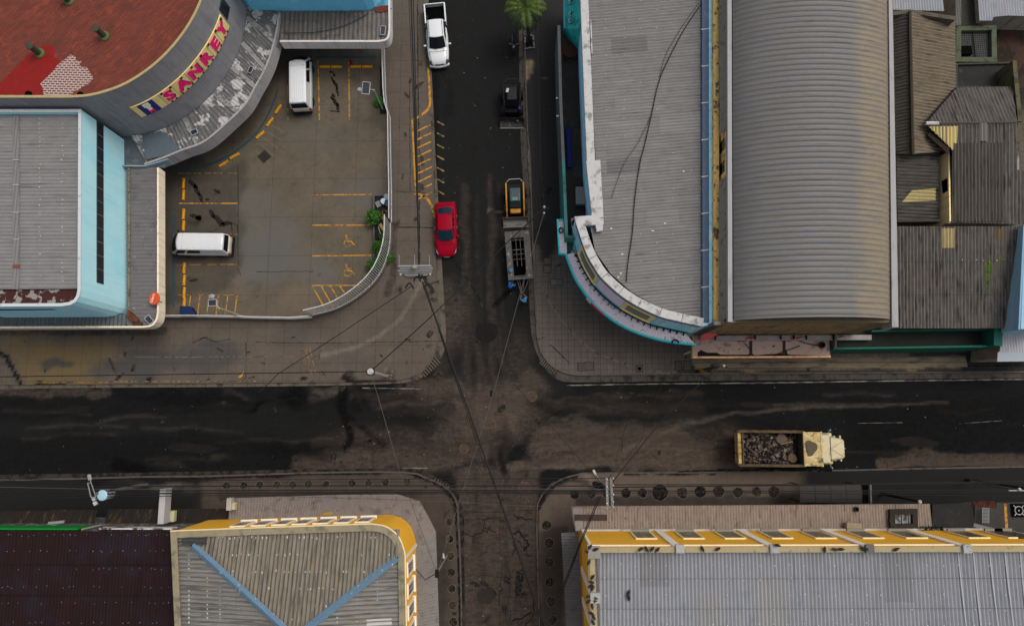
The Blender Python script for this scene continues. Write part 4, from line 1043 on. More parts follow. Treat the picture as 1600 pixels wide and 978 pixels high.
for k, (pts, cc) in enumerate((([(955, 60), (1010, 56), (1012, 80), (956, 84)], (116, 114, 111)), ([(1030, 180), (1094, 176), (1094, 206), (1031, 211)], (138, 136, 133)), ([(948, 250), (1000, 246), (1001, 268), (949, 272)], (112, 110, 108)), ([(1010, 330), (1060, 326), (1061, 350), (1011, 354)], (136, 134, 131)), ([(960, 150), (1000, 147), (1001, 176), (961, 178)], (133, 131, 128)))):
    mb = MB(); mb.corr(poly(pts, 7.2), flat(ZE - .405), dE, .235, .065); obj('roof_sheet', mb, mat('ne_lap_sheet_%d' % k, A(*cc), .7, [('v', .14, (5, .28, 1), R(3)), ('n', A(60, 58, 56), .5, (1.6, .1, 1), R(3), .6, .72)]), rE, merge=True)
bg = mat('blue_gutter_paint', A(74, 98, 124), .6, [('v', .12, (.6, 2, 1), 0), ('v', .1, .2, 0), ('n', A(104, 126, 146), .5, .5, 0, .55, .7)], spec=.4)
mb = MB(); mb.prism(poly([(1097, -70), (1113, -70), (1114, 507), (1098, 507)], ZE - .1), ZE - .5, ZE - .1); gE = obj('box_gutter', mb, bg, tE)
for k in range(9):
    y = 46 + k * 57.5 - 58; mb = MB(); mb.ribbon([P2(1096, y + 1, ZE - .09), P2(1104, y, ZE - .09), P2(1113, y - 1.5, ZE - .09)], .07, ZE - .092); obj('joint_seal', mb, scr, gE)
mb = MB(); mb.wall(poly([(1115, 507), (1113.5, -70)], ZE), .06, ZE - .3, ZE + .03); obj('edge_trim', mb, mat('pale_trim', A(150, 168, 172), .7), gE)
mb = MB(); mb.prism(poly([(922, 31), (924, 31), (926, 84), (924, 84)], ZE), ZE - .3, ZE); obj('flashing', mb, white_w, rE)
# front decoration
yel_f = mat('window_surround', A(176, 160, 104, .45), .8, [('v', .12, .3, 0)])
SE = arc(ec)[-1]
def se_(x, y, z_=5.6): return near_s(ec, P2(x, y, z_))
for (a, b) in (((908, 388), (931, 440)), ((972, 479), (1018, 503))):
    u0, u1 = se_(*a), se_(*b)
    fr = obj('window', band(ec, u0, u1, 4.35, 6.75, .05, .08), yel_f, tE)
    obj('pane', band(ec, u0 + .28, u1 - .28, 4.75, 6.35, .07, .03), mat('grey_green_glass', A(72, 76, 66), .3, [('v', .15, .2, 0)]), fr)
    obj('sill', band(ec, u0 - .05, u1 + .05, 4.25, 4.35, .12, .15), yel_f, fr)
u0, u1 = se_(933, 443), se_(971, 478)
obj('wall_panel', band(ec, u0, u1, 4.4, 6.9, .04, .06), mat('lilac_panel', A(182, 172, 186, .45), .7, [('v', .06, .5, 0)]), tE)
obj('trim_band', band(ec, .4, SE - .1, 4.0, 4.3, .06, .08), mat('teal_trim', A(64, 124, 132, .45), .8), tE)
obj('trim_band', band(ec, .4, SE - .1, 6.95, 7.08, .05, .07), mat('teal_trim_dark', A(44, 74, 84, .66), .8), tE)
# canopy with teal edge
ZK = 3.5
teal = mat('teal_edge', A(44, 176, 184, .9), .6, [('v', .1, .5, 0), ('n', A(60, 110, 112), .5, .3, 0, .58, .7)])
lil = mat('lilac_canopy_sheet', A(200, 190, 192, .62), .7, [('v', .08, .4, 0), ('n', A(110, 104, 108), .5, .4, 0, .56, .68), ('n', A(60, 58, 60), .6, .15, 0, .66, .72)])
oc = cr(poly([(883, 398), (889, 415), (902, 443), (932, 481), (975, 512), (1030, 532), (1087, 540)], ZK), 5)
n = len(oc); cum = arc(ec); a0 = near_s(ec, P2(905, 392, ZK)); inn = [tuple(at_s(offs(ec, -.12), a0 + (SE - .05 - a0) * k / (n - 1))[0]) for k in range(n)]
cE = obj('canopy', paired(inn, offs(oc, .1), ZK, ZK - .08, .3, .06), lil, tE)
bx = poly([(871, 343), (885, 343), (886, 398), (873, 397)], ZK)
mb = MB(); mb.corr(bx, flat(ZK - .06), (1, 0), .22, .03); obj('canopy', mb, lil, tE, merge=True)
mb = MB(); mb.wall(oc, .12, ZK - .35, ZK + .06); obj('fascia', mb, teal, cE)
mb = MB(); mb.wall(poly([(885, 342), (870, 343), (873, 397), (883, 398)], ZK), .1, ZK - .35, ZK + .06); obj('fascia', mb, teal, cE)
for k in range(22):
    c, d = at_s(offs(ec, -.16), a0 + .3 + (SE - a0 - .5) * k / 21); mb = MB(); mb.box((c.x, c.y, ZK + .16), (.05, .28, .3), math.atan2(d.y, d.x)); obj('bracket', mb, tar, cE)
obj('painted_shadow_gap', band(ec, a0 + .2, SE - .1, ZK + .02, ZK + .46, .02, .04), drk, tE)  # near-black strip: shade in the gap above the canopy put into colour
mb = MB(); c = P(1083, 548, 3.0); mb.box((c.x, c.y, 1.65), (.12, .12, 3.0)); obj('canopy_post', mb, white_w, cE)
# red and white panel on the canopy's edge
l = [tuple(p) for p in offs(oc, -.02)]; u0, um, u1 = near_s(l, P2(917, 465, ZK)), near_s(l, P2(924, 473, ZK)), near_s(l, P2(943, 493, ZK))
c, d = at_s(l, um); tR = thing('edge_sign', 'small red and white sign strip on the teal canopy edge', 'sign', (c.x, c.y, ZK - .4))
obj('board', band(l, um, u1, ZK - .42, ZK + .1, .08, .08), mat('sign_red', A(196, 52, 36), .6), tR)
obj('end_plate', band(l, u0, um, ZK - .42, ZK + .1, .08, .08), mat('sign_white', A(190, 196, 204), .6), tR)
# terrace behind the parapet on the west side
ZT = 3.6
fl_ = poly([(874, 38), (903, 38), (911, 153), (915, 250), (921, 340), (899, 340), (901, 372), (886, 372), (880, 250)], ZT)
mb = MB(); mb.prism(fl_, 2.9, ZT); flo = obj('terrace_floor', mb, mat('terrace_screed', A(46, 45, 43), .9, [('v', .2, 1, 0), ('v', .15, .2, 0), ('n', A(70, 66, 60), .5, .8, 0, .52, .7)]), tE)
pu = poly([(871, 40), (874, 160), (878, 248)], 4.7); pd = poly([(878, 248), (883, 372), (899, 373)], 4.7)
mb = MB(); mb.wall(pu, .22, 0, 4.7); obj('terrace_wall', mb, mat('grey_green_wall', A(100, 104, 102), .85, [('v', .12, .5, 0), ('n', A(60, 104, 100), .5, .8, 0, .56, .7)]), tE)
mb = MB(); mb.wall(pd, .22, 0, 4.7); obj('terrace_wall', mb, mat('teal_wall', A(72, 128, 124), .85, [('v', .12, .5, 0), ('n', A(46, 80, 84), .6, .7, 0, .52, .7)]), tE)
mb = MB(); mb.wall([tuple(p) for p in offs(poly([(919, 336), (914, 240), (909, 120), (905, 46)], 4.4), .02)], .05, ZT, 6.6); obj('wall_stripe', mb, mat('teal_stripe', A(40, 112, 104, .6), .85, [('v', .2, .6, 0), ('n', A(70, 76, 60, .6), .7, .6, 0, .56, .66)]), tE)
# teal upper storey block with lettering
tT = thing('lettered_sign', 'teal slanted sign with raised dark edged letters above the terrace', 'sign', (*P2(893, 20, 5), 3.6))
a0_, a1_ = P(880, -60, 4.3), P(881, 45, 4.3); b0_, b1_ = P(906, -60, 6.6), P(907, 45, 6.6)
mb = MB(); mb.loft([[a0_, b0_, Vector((b0_.x, b0_.y, 3.6)), Vector((a0_.x, a0_.y, 3.6))], [a1_, b1_, Vector((b1_.x, b1_.y, 3.6)), Vector((a1_.x, a1_.y, 3.6))]])
obj('board', mb, mat('teal_board', A(28, 112, 106, .5), .7, [('v', .25, (2, .5, 1), R(90)), ('n', A(30, 74, 66), .6, .7, 0, .5, .65)]), tT)
yv = (b1_ - a1_).normalized(); xv = (a1_ - a0_).normalized(); nv = xv.cross(yv) if xv.cross(yv).z > 0 else yv.cross(xv)
mb = MB(); p_ = (a0_ + a1_) / 2 + yv * .12 + nv * .01; mb.add([a0_ + nv * .012, a1_ + nv * .012, a1_ + yv * .3 + nv * .012, a0_ + yv * .22 + nv * .012], [(0, 1, 2, 3)]); obj('edge_stripe', mb, mat('light_blue_stripe', A(86, 146, 164, .85), .7), tT)
xt = -xv; yt = -yv   # reads from the near end upward
for ch_, f in (('P', .9), ('A', .8), ('R', .62), ('E', .5), ('Y', .4)):
    q = a0_ + (a1_ - a0_) * f + yv * (b1_ - a1_).length * .46 + nv * .05
    M_ = frame_m(xt, yt, xt.cross(yt), q)
    L_ = obj('letter', put_text(ch_, .78, M_, .05, .0), black, tT)
    M2 = frame_m(xt, yt, xt.cross(yt), q + nv * .055 + xt * .02)
    obj('letter_face', put_text(ch_, .74, M2, .006, -.012), mat('letter_grey', A(150, 180, 178, .8), .6), L_)

# ---------- F: barrel vault building
ZF = 9.7
tF = thing('barrel_roof_building', 'long building under a ribbed grey barrel vault roof', 'building', (*P2(1265, 250, ZF), 0))
oF = poly([(1138, -70), (1394, -70), (1404, 504), (1139, 504)], ZF)
mF = mat('ochre_wall', A(170, 140, 84, .5), .9, [('v', .18, .6, 0), ('n', A(92, 82, 70, .6), .8, .7, 0, .5, .62), streaks(A(64, 56, 46, .6), .5)])
mb = MB(); mb.ring(oF, inset(oF, .2), 0, ZF); obj('wall', mb, mat('brown_render', A(84, 74, 56, .8), .9, [('v', .15, .6, 0)]), tF)
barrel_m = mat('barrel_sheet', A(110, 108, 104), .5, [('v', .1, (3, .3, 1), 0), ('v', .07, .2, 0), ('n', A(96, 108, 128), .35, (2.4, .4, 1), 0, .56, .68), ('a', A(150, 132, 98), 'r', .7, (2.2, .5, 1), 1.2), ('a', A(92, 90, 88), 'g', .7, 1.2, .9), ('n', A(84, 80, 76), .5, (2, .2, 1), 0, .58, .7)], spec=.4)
L0, L1 = P(1144, -70, ZF), P(1146, 501, ZF); R0, R1 = P(1387, -70, ZF), P(1391, 499, ZF)
nr = 68; prof_ = (0, .25, 1, .25, 0, 0); nv_ = nr * len(prof_); nu = 28; mb = MB(); vs = []
for j in range(nv_ + 1):
    t = j / nv_; a = L0.lerp(L1, t); b = R0.lerp(R1, t); h = prof_[j % len(prof_)] * .085
    for i in range(nu + 1):
        u = i / nu; p = a.lerp(b, u); ang = (u - .5) * 2
        vs.append((p.x, p.y, ZF + (1.45 + h) * (1 - ang * ang) ** .75 + h * .6))
mb.add(vs, [(j * (nu + 1) + i, j * (nu + 1) + i + 1, (j + 1) * (nu + 1) + i + 1, (j + 1) * (nu + 1) + i) for j in range(nv_) for i in range(nu)])
bar = obj('roof', mb, barrel_m, tF, smooth=True)
paint(bar, ZF + 1, [('r', 'p', [(1358, -80), (1400, -80), (1400, 510), (1362, 510)], 50, .6), ('r', 'e', 1375, 300, 30, 160, .3), ('g', 'p', [(1140, -80), (1175, -80), (1170, 510), (1140, 510)], 30, .4)])  # tan towards the east edge, darker grey along the west edge
mb = MB(); e = vs[-(nu + 1):]; mb.add([(x, y - .01, ZF - .4) for x, y, z_ in e] + [(x, y - .01, z_ - .01) for x, y, z_ in e], [(i, i + 1, nu + 2 + i, nu + 1 + i) for i in range(nu)])
obj('gable', mb, mat('gable_dark', A(52, 47, 40, .6), .9, [('v', .3, (.15, 1, 1), 0), ('n', A(110, 104, 50, .6), .6, (.5, .5, .2), 0, .64, .68)]), tF)
gal = mat('galvanised_cap', A(160, 158, 158), .6, [('v', .06, 1, 0), ('n', A(116, 112, 110), .5, (.4, 2, 1), 0, .55, .7)], spec=.35)
mb = MB(); mb.prism(poly([(1388, -70), (1393, -70), (1404, 511), (1394, 511)], ZF + .2), ZF - 1.2, ZF + .2); obj('parapet_cap', mb, gal, tF)
mb = MB(); mb.prism(poly([(1136.5, -70), (1143, -70), (1144.5, 503), (1137.5, 503)], ZF + .12), ZF - .3, ZF + .12); obj('parapet_cap', mb, gal, tF)
for x0, x1, m_ in ((1141.3, 1143.8, tar), (1387.4, 1388, tar)):
    mb = MB(); mb.prism(poly([(x0, -70), (x1, -70), (x1 + 2, 500), (x0 + 1.8, 500)], ZF - .02), ZF - .3, ZF - .02); obj('valley_gutter', mb, m_, tF)
lean = mat('lean_to_sheet', A(124, 116, 104, 1.0), .8, [('v', .2, .5, 0), ('n', A(50, 46, 42), .6, .5, 0, .52, .68)])
for ya, yb in ((-70, 206), (284, 503)):
    pts3 = [P(1123, ya, 8.5), P(1136, ya - 10, 9.5), P(1136, yb - 8, 9.5), P(1124, yb + 8, 8.5)]
    zf = plane3(pts3[0], pts3[1], pts3[3]); mb = MB(); dd = P(1136, 100, 9) - P(1123, 122, 9); mb.corr([(p.x, p.y) for p in pts3], zf, (dd.x, dd.y), .62, .1, prof=(0, 0, 0, 0, 0, 1)); obj('lean_to', mb, lean, tF, merge=True)
wl_ = [P2(1139, 504, ZF), P2(1138, -70, ZF)][::-1]
wlw = [P2(1138, -70, ZF), P2(1139, 504, ZF)]   # running south, outside (west) is on its right
obj('west_face', band(wlw, near_s(wlw, P2(1137, 190, 9)), near_s(wlw, P2(1137, 300, 9)), 6.5, ZF - .02, .02, .02), mF, tF)
for y in (228, 262):
    u = near_s(wlw, P2(1128, y, 8.3)); fr = obj('window', band(wlw, u - .42, u + .42, 7.6, 8.8, .04, .08), mat('frame_brown', A(70, 58, 40), .8), tF); obj('pane', band(wlw, u - .36, u + .36, 7.68, 8.72, .06, .04), glass, fr)
mb = MB(); mb.prism(poly([(1114.5, -70), (1123, -70), (1124, 506), (1116, 506)], 8.0), 0, 8.0); obj('side_wall', mb, mat('stained_yellow', A(214, 180, 112, 1.0), .9, [('v', .2, .5, 0), ('n', A(96, 82, 66), .9, .6, 0, .54, .62), ('n', A(98, 50, 38), .7, .3, 0, .6, .66)]), tF)
for u in ():
    i = int(u * nu); mb = MB(); mb.tube([Vector(vs[j * (nu + 1) + i]) + Vector((0, 0, .012 + .06)) for j in range(0, nv_ + 1, 6)], .016, 4); obj('lap_joint', mb, mat('lap_grey', A(84, 82, 80), .7), bar)
mb = MB()
for _ in range(34):
    j = random.randrange(4, nv_ - 4) // 6 * 6; i = random.randrange(3, nu - 3); p = Vector(vs[(j + 2) * (nu + 1) + i]); mb.sheet([(p.x + dx, p.y + dy) for dx, dy in ((-.1, -.05), (.12, -.05), (.1, .05), (-.1, .05))], p.z + .02)
# front: parapet wall, ledge, pink floored canopy
fw = mat('brown_front', A(88, 76, 52, .55), .9, [('v', .15, .6, 0), ('n', A(52, 46, 36, .7), .7, (.8, .8, .5), 0, .52, .68), streaks(A(36, 32, 26, .7), .6, .52, .64)])
mb = MB(); mb.box(((P(1127, 503, 9)[0] + P(1362, 503, 9)[0]) / 2, P(1240, 503, 9)[1] - .08, 6.4), (P(1362, 503, 9)[0] - P(1127, 503, 9)[0], .16, 5.8)); obj('front_wall', mb, fw, tF)
mb = MB(); mb.box((P(1121, 506, 9)[0], P(1121, 506, 9)[1], 6.3), (.5, .3, 5.6)); obj('pier', mb, mat('striped_pier', A(84, 82, 78, .7), .9, [('b', A(40, 38, 36), .8, 5, .35, .05, 0, 0)]), tF)
ZL = 3.3
mb = MB(); mb.prism(poly([(1086, 524), (1296, 522), (1297, 558), (1083, 559)], ZL), ZL - .35, ZL, bottom=True); cF = obj('canopy', mb, mat('pinkish_screed', A(150, 130, 118, 1.1), .9, [('v', .1, .8, 0), ('v', .08, .2, 0), ('n', A(96, 76, 64), .6, .6, 0, .54, .68), ('n', A(40, 36, 32), .9, .35, 0, .66, .7)]), tF)
mb = MB(); mb.wall(poly([(1082, 559.5), (1298, 558.5)], ZL + .1), .12, ZL - .36, ZL + .12); obj('fascia', mb, mat('orange_fascia', A(190, 148, 106, .9), .8, [('v', .15, .4, 0), ('n', A(186, 110, 84), .6, .5, 0, .52, .66), ('n', A(116, 98, 78), .6, .7, 0, .55, .7)]), cF)
mb = MB(); mb.wall(poly([(1083, 524), (1082, 559)], ZL + .2), .1, ZL - .36, ZL + .14); obj('fascia', mb, mat('yellow_end', A(170, 156, 100), .8), cF)
mb = MB(); mb.sheet([p for x, y in ((1090, 550), (1096, 547), (1104, 551), (1120, 551), (1126, 554), (1168, 554), (1174, 551), (1178, 555), (1222, 552), (1228, 546), (1231, 554), (1296, 556), (1296, 559), (1090, 559)) for p in (P2(x, y, ZL + .006),)], ZL + .006); obj('moss', mb, mat('black_moss', A(24, 22, 18), .95), cF)
for x in (1173.5, 1225.5): mb = MB(); mb.prism(poly([(x - 2, 532), (x + 2, 532), (x + 2, 556), (x - 2, 556)], ZL + .06), ZL, ZL + .06); obj('kerb_divider', mb, mat('divider_dark', A(54, 46, 40), .9), cF)
mb = MB(); mb.prism(poly([(1116, 525), (1362, 523), (1362, 531), (1120, 532)], 3.65), 3.0, 3.65); obj('ledge', mb, mat('grey_ledge', A(128, 122, 116, 1.1), .85, [('v', .2, .5, 0), ('n', A(130, 132, 134), .6, .9, 0, .56, .64)]), tF)
for x in (1118, 1180, 1220, 1240, 1260, 1302): mb = MB(); c = P(x, 527, 3.75); mb.box(c, (.06, .3, .2)); obj('bracket', mb, tar, tF)
rp = [P(1094, 533, 3.62), P(1098, 514, 4.5), P(1121, 510, 4.5), P(1120, 527, 3.66)]
mb = MB(); mb.add(rp + [p - Vector((0, 0, .12)) for p in rp], [(0, 1, 2, 3), (4, 5, 6, 7), (0, 1, 5, 4), (1, 2, 6, 5), (2, 3, 7, 6), (3, 0, 4, 7)]); obj('end_panel', mb, mat('red_panel', A(164, 74, 74, 1.0), .8, [('v', .08, .5, 0)]), tF)
redp = mat('red_pipe_paint', A(160, 60, 52), .6)
for i, (x0, y0, x1, y1) in enumerate(((1153, 534, 1175, 526), (1160, 534, 1182, 526), (1221, 533, 1246, 526), (1232, 533, 1255, 526), (1300, 529, 1318, 525))):
    mb = MB(); mb.tube([P(x0, y0, 3.42), P(x1, y1, 3.8)], .05); tag(obj('red_pipe', mb, redp), 'thin red pipe leaning on the grey ledge, %s from the red end panel' % ordn[i], 'pipe', 'red pipes on the ledge')
def tyre(x, y, z_, r, lab):
    c = P(x, y, z_); mb = MB(); N_ = 24
    for k in range(N_): pass
    prof = [(r * .55, .03), (r * .6, 0), (r * .92, 0), (r, .05), (r, .13), (r * .92, .18), (r * .6, .18), (r * .55, .15), (r * .55, .03)]
    mb.lathe(c, prof, 24); return tag(obj('old_tyre', mb, mat('tyre_rubber', (.012, .012, .012), .85), smooth=True, auto=R(40)), lab, 'tyre')
tyre(1284, 539, ZL + .01, .24, 'black tyre lying on the pinkish canopy slab')
# ---------- G: green terrace
tG = thing('green_terrace', 'low flat roofed block with green parapets east of the barrel roof', 'terrace', (*P2(1430, 530, 3.4), 0))
fG = poly([(1304, 516), (1564, 513), (1560, 543), (1304, 546)], 3.9)
mb = MB(); mb.prism(inset(fG, .1), 0, 3.2); obj('floor', mb, mat('dark_terrace', A(34, 35, 32), .9, [('v', .2, .8, 0), ('v', .15, .2, 0)]), tG)
grn = mat('green_parapet', A(16, 92, 76), .75, [('v', .15, .5, 0), ('n', A(70, 80, 66), .7, .35, 0, .58, .68)])
mb = MB(); mb.wall(poly([(1303, 546), (1560, 542)], 3.95), .14, 0, 3.95); obj('parapet', mb, grn, tG)
mb = MB(); mb.wall(poly([(1565, 513), (1362, 516)], 3.95), .1, 0, 3.95); obj('parapet', mb, grn, tG)
mb = MB(); mb.wall(poly([(1566, 541), (1567, 513)], 4.6), .6, 0, 4.6); obj('parapet', mb, grn, tG)
mb = MB(); mb.wall(poly([(1305, 516), (1304, 545)], 3.9), .16, 0, 3.9); obj('side_parapet', mb, mat('grey_parapet', A(94, 88, 82), .9, [('v', .2, .4, 0)]), tG)
# ---------- H: pale houses at the east edge
tH = thing('blue_gable_house', 'light blue walled house at the east edge beside the dark corrugated roof', 'house', (*P2(1600, 430, 6.5), 0))
mb = MB(); mb.prism(poly([(1602, 352), (1660, 352), (1660, 514), (1595, 514)], 6.6), 0, 6.6); obj('wall', mb, mat('light_blue_gable', A(116, 146, 162, .8), .8, [('v', .08, .6, 0)]), tH)
mb = MB(); mb.wall(poly([(1594, 515), (1602, 352)], 6.75), .12, 6.2, 6.75); obj('coping', mb, mat('blue_coping', A(134, 172, 196), .8), tH)
tH2 = thing('white_shed', 'white corrugated shed roof in the corner beside the green terrace', 'shed', (*P2(1585, 540, 3.6), 0))
roof(tH2, poly([(1566, 515), (1660, 514), (1660, 562), (1560, 563)], 3.7), flat(3.7), (0, 1), mat('white_sheet', A(176, 176, 178), .6, [('v', .08, .5, 0), ('n', A(120, 112, 104), .4, (.2, 1, 1), 0, .55, .7)]), .2, .04)
mb = MB(); mb.prism(inset(poly([(1566, 515), (1660, 514), (1660, 562), (1560, 563)], 3.7), .15), 0, 3.6); obj('wall', mb, wall_any, tH2)
mb = MB(); mb.prism(poly([(1559, 550), (1660, 549), (1660, 564), (1558, 565)], 3.76), 3.74, 3.77); obj('ridge_sheet', mb, mat('blue_white_sheet', A(164, 170, 178), .6), tH2)

# ---------- I, J: weathered corrugated houses in the east
def prism_under(t, p, z_, m=wall_any, name='wall', d=.12):
    mb = MB(); mb.prism(inset(p, d), 0, z_); return obj(name, mb, m, t)
tI = thing('corrugated_house', 'house with a wide dark corrugated roof streaked with rust and green moss', 'house', (*P2(1490, 430, 5), 0))
a, b, c_, d_ = P(1399, 354, 5.9), P(1598, 354, 5.9), P(1584, 513, 4.9), P(1405, 513, 4.9)
zI = plane3(a, d_, c_); zI2 = plane3(a, b, d_)
pI = [(p.x, p.y) for p in (a, b, c_, d_)]
rI = roof(tI, pI, zI2, (0, 1), roof_dark, .24, .1); prism_under(tI, pI, 4.7)
sky_cream = mat('cream_roof_sheet', A(176, 160, 112), .7, [('v', .1, (.2, 1, 1), 0), ('v', .1, .2, 0)])
def patch(rfo, zf, pts, m, dd, sp, amp, name, dz=.03, zg=5.5):
    p = [P2(x, y, zf(*P2(x, y, zg))) for x, y in pts]; mb = MB(); mb.corr(p, lambda x, y: zf(x, y) + dz, dd, sp, amp); return obj(name, mb, m, rfo, merge=True)
patch(rI, zI2, [(1471, 357), (1490, 357), (1490, 388), (1471, 388)], sky_cream, (0, 1), .24, .1, 'skylight_sheet')
patch(rI, zI2, [(1556, 357), (1568, 357), (1567, 374), (1557, 374)], mat('tan_sheet', A(120, 98, 70), .8), (0, 1), .24, .1, 'skylight_sheet')
moss = mat('bright_moss', A(86, 122, 22), .95, [('v', .3, .2, 0), ('n', A(60, 64, 40), .8, .25, 0, .5, .6)])
for x0, y0, x1, y1 in ((1540, 408, 1544, 458), (1545, 405, 1548, 430), (1561, 405, 1566, 413), (1580, 405, 1585, 413), (1485, 406, 1489, 414)): patch(rI, zI2, [(x0, y0), (x1, y0 + 1), (x1 - 1, y1), (x0 + .5, y1 - 3)], moss, (0, 1), .24, .1, 'moss', .012)
screws(rI, [(x, 408 + random.gauss(0, 1)) for x in range(1490, 1590, 11)], lambda x, y: zI2(x, y), .05)
for y in (409, 461): mb = MB(); q = [P(x, y, zI2(*P2(x, y, 5.4))) for x in (1402, 1591)]; mb.tube([q[0] + Vector((0, 0, .05)), q[1] + Vector((0, 0, .05))], .014, 4); obj('lap_joint', mb, tar, rI)

tJ = thing('brown_gable_house', 'narrow house with a brown ribbed gable roof along the barrel vault', 'house', (*P2(1440, 180, 5), 0))
def sl(pts, m, dd, name='roof', sp=.26, amp=.1, t=tJ, pl=None, wall=True):
    v = [P(*p) for p in pts]; pl = pl or (0, 1, len(v) - 1); zf = plane3(v[pl[0]], v[pl[1]], v[pl[2]]); p2 = [(q.x, q.y) for q in v]
    return roof(t, p2, zf, dd, m, sp, amp, name), zf, p2
_, zf1, p1 = sl([(1393, 20, 5.6), (1421, 20, 6.3), (1426, 241, 6.3), (1400, 241, 5.6)], roof_dark2, (1, 0))
rJ, zf2, p2 = sl([(1421, 20, 6.3), (1492, 27, 5.2), (1493, 138, 5.2), (1446, 194, 5.9), (1484, 238, 5.2), (1426, 241, 6.3)], roof_brown, (1, -.02), pl=(0, 1, 5))
rJ3, zf3, p3 = sl([(1400, 241, 5.5), (1467, 239, 5.3), (1467, 346, 5.0), (1402, 346, 5.2)], roof_dark2, (1, -.03), pl=(0, 1, 3))
for p_ in (p1, p2, p3): prism_under(tJ, p_, 4.8, d=.2)
mb = MB(); mb.tube([P(1421.5, 18, 6.36), P(1426.5, 242, 6.36)], .12, 6); obj('ridge_cap', mb, mat('ridge_dark', A(70, 62, 50), .9, [('v', .2, .3, 0)]), rJ)
mb = MB(); mb.wall(poly([(1493, 26), (1421, 15), (1391, 19)], 6.2), .3, 5.0, 6.2); obj('parapet', mb, mat('mossy_concrete', A(92, 88, 74), .9, [('v', .15, .4, 0), ('n', A(60, 58, 48), .6, .5, 0, .52, .68)]), tJ)
mb = MB(); mb.wall(poly([(1402, 347), (1470, 346)], 5.5), .16, 4.6, 5.5); obj('parapet', mb, mat('mossy_concrete_dark', A(64, 62, 54), .9, [('v', .2, .3, 0)]), tJ)
patch(rJ3, zf3, [(1408, 317), (1424, 298), (1461, 295), (1461, 314)], sky_cream, (1, -.03), .26, .1, 'skylight_sheet')
tJ2 = thing('dark_hip_house', 'house with dark vertical ribbed hip roof and a pale yellow roof sheet', 'house', (*P2(1530, 240, 5), 0))
rJ4, zf4, p4 = sl([(1493, 138, 5.4), (1580, 136, 5.4), (1589, 191, 6.6), (1447, 193, 6.6)], roof_dark, (.03, 1), t=tJ2, pl=(0, 1, 2))
rJ5, zf5, p5 = sl([(1447, 194, 6.6), (1589, 192, 6.6), (1588, 266, 6.05), (1602, 268, 6.05), (1602, 351, 5.6), (1487, 348, 5.6), (1486, 237, 6.2)], roof_dark, (.0, 1), t=tJ2, pl=(0, 1, 5))
prism_under(tJ2, p4, 4.9, d=.2); 
mb = MB(); mb.prism([P2(x, y, 6.0) for x, y in ((1486, 240), (1600, 240), (1600, 346), (1487, 346))], 0, 5.5); obj('wall', mb, wall_any, tJ2)
mb = MB(); mb.wall(poly([(1486.5, 346), (1484.5, 236)], 6.0), .1, 0, 5.95); cw = obj('west_wall', mb, mat('cream_wall', A(184, 166, 120, .72), .85, [('v', .06, .8, 0), streaks(A(130, 112, 80), .4)]), tJ2)
mb = MB(); c = P(1477, 291, 5.6); mb.box((P(1485, 291, 6.0)[0] - .05, c.y, 5.5), (.1, 1.0, .62)); fr = obj('window', mb, drk, cw)
rid = mat('ridge_tile_grey', A(84, 80, 72), .9, [('v', .2, .3, 0)])
mb = MB(); mb.tube([P(1466, 193, 6.66), P(1589, 191, 6.66)], .09, 6); obj('ridge_cap', mb, rid, rJ5)
mb = MB(); mb.tube([P(1446, 193, 6.68), P(1466, 193, 6.68)], .14, 8); obj('ridge_cap', mb, white_w, rJ5)
mb = MB(); mb.tube([P(1493, 138, 5.5), P(1446, 193, 6.66)], .05, 6); obj('valley_flashing', mb, tar, rJ4)
patch(rJ5, zf5, [(1450, 199), (1495, 198), (1494, 226), (1487, 236), (1484, 232)], mat('pale_yellow_sheet', A(206, 186, 122), .7, [('v', .08, (.2, 1, 1), 0)]), (0, 1), .24, .09, 'roof_sheet', .05, 6.4)
patch(rJ5, zf5, [(1489, 225), (1566, 224), (1566, 347), (1489, 347)], mat('grey_lap_sheet', A(86, 81, 74), .85, [('v', .2, (.2, 2.6, 1), 0), ('n', A(44, 41, 38), .7, (.13, 1.6, 1), 0, .5, .68)]), (0, 1), .24, .09, 'roof_sheet', .07, 6.0)
patch(rJ5, zf5, [(1529, 193), (1541, 193), (1541, 222), (1530, 222)], mat('pale_lap_sheet', A(124, 120, 112), .8), (0, 1), .24, .09, 'roof_sheet', .09, 6.3)
mb = MB(); q0, q1 = P(1451, 209, 6.3), P(1481, 236, 6.3); d = q1 - q0; mb.box((q0 + q1) / 2, (d.length, .42, .16), math.atan2(d.y, d.x)); tag(obj('wooden_trough', mb, mat('dark_wood', A(46, 38, 30), .9, [('v', .2, .2, 0)])), 'dark wooden gutter board lying beside the pale yellow roof sheet', 'board')
mb = MB(); mb.wall(poly([(1591, 191), (1581, 262)], 5.9), .3, 0, 5.9); mb.wall(poly([(1582, 95), (1591, 190)], 5.9), .3, 0, 5.9)
t = thing('boundary_wall', 'mossy yellowish boundary wall bending around the dark hip roof', 'wall', (*P2(1588, 190, 5.9), 0)); obj('wall', mb, mat('mossy_yellow', A(92, 88, 60), .9, [('v', .2, .4, 0), ('n', A(60, 58, 42), .8, .6, 0, .48, .6)]), t)
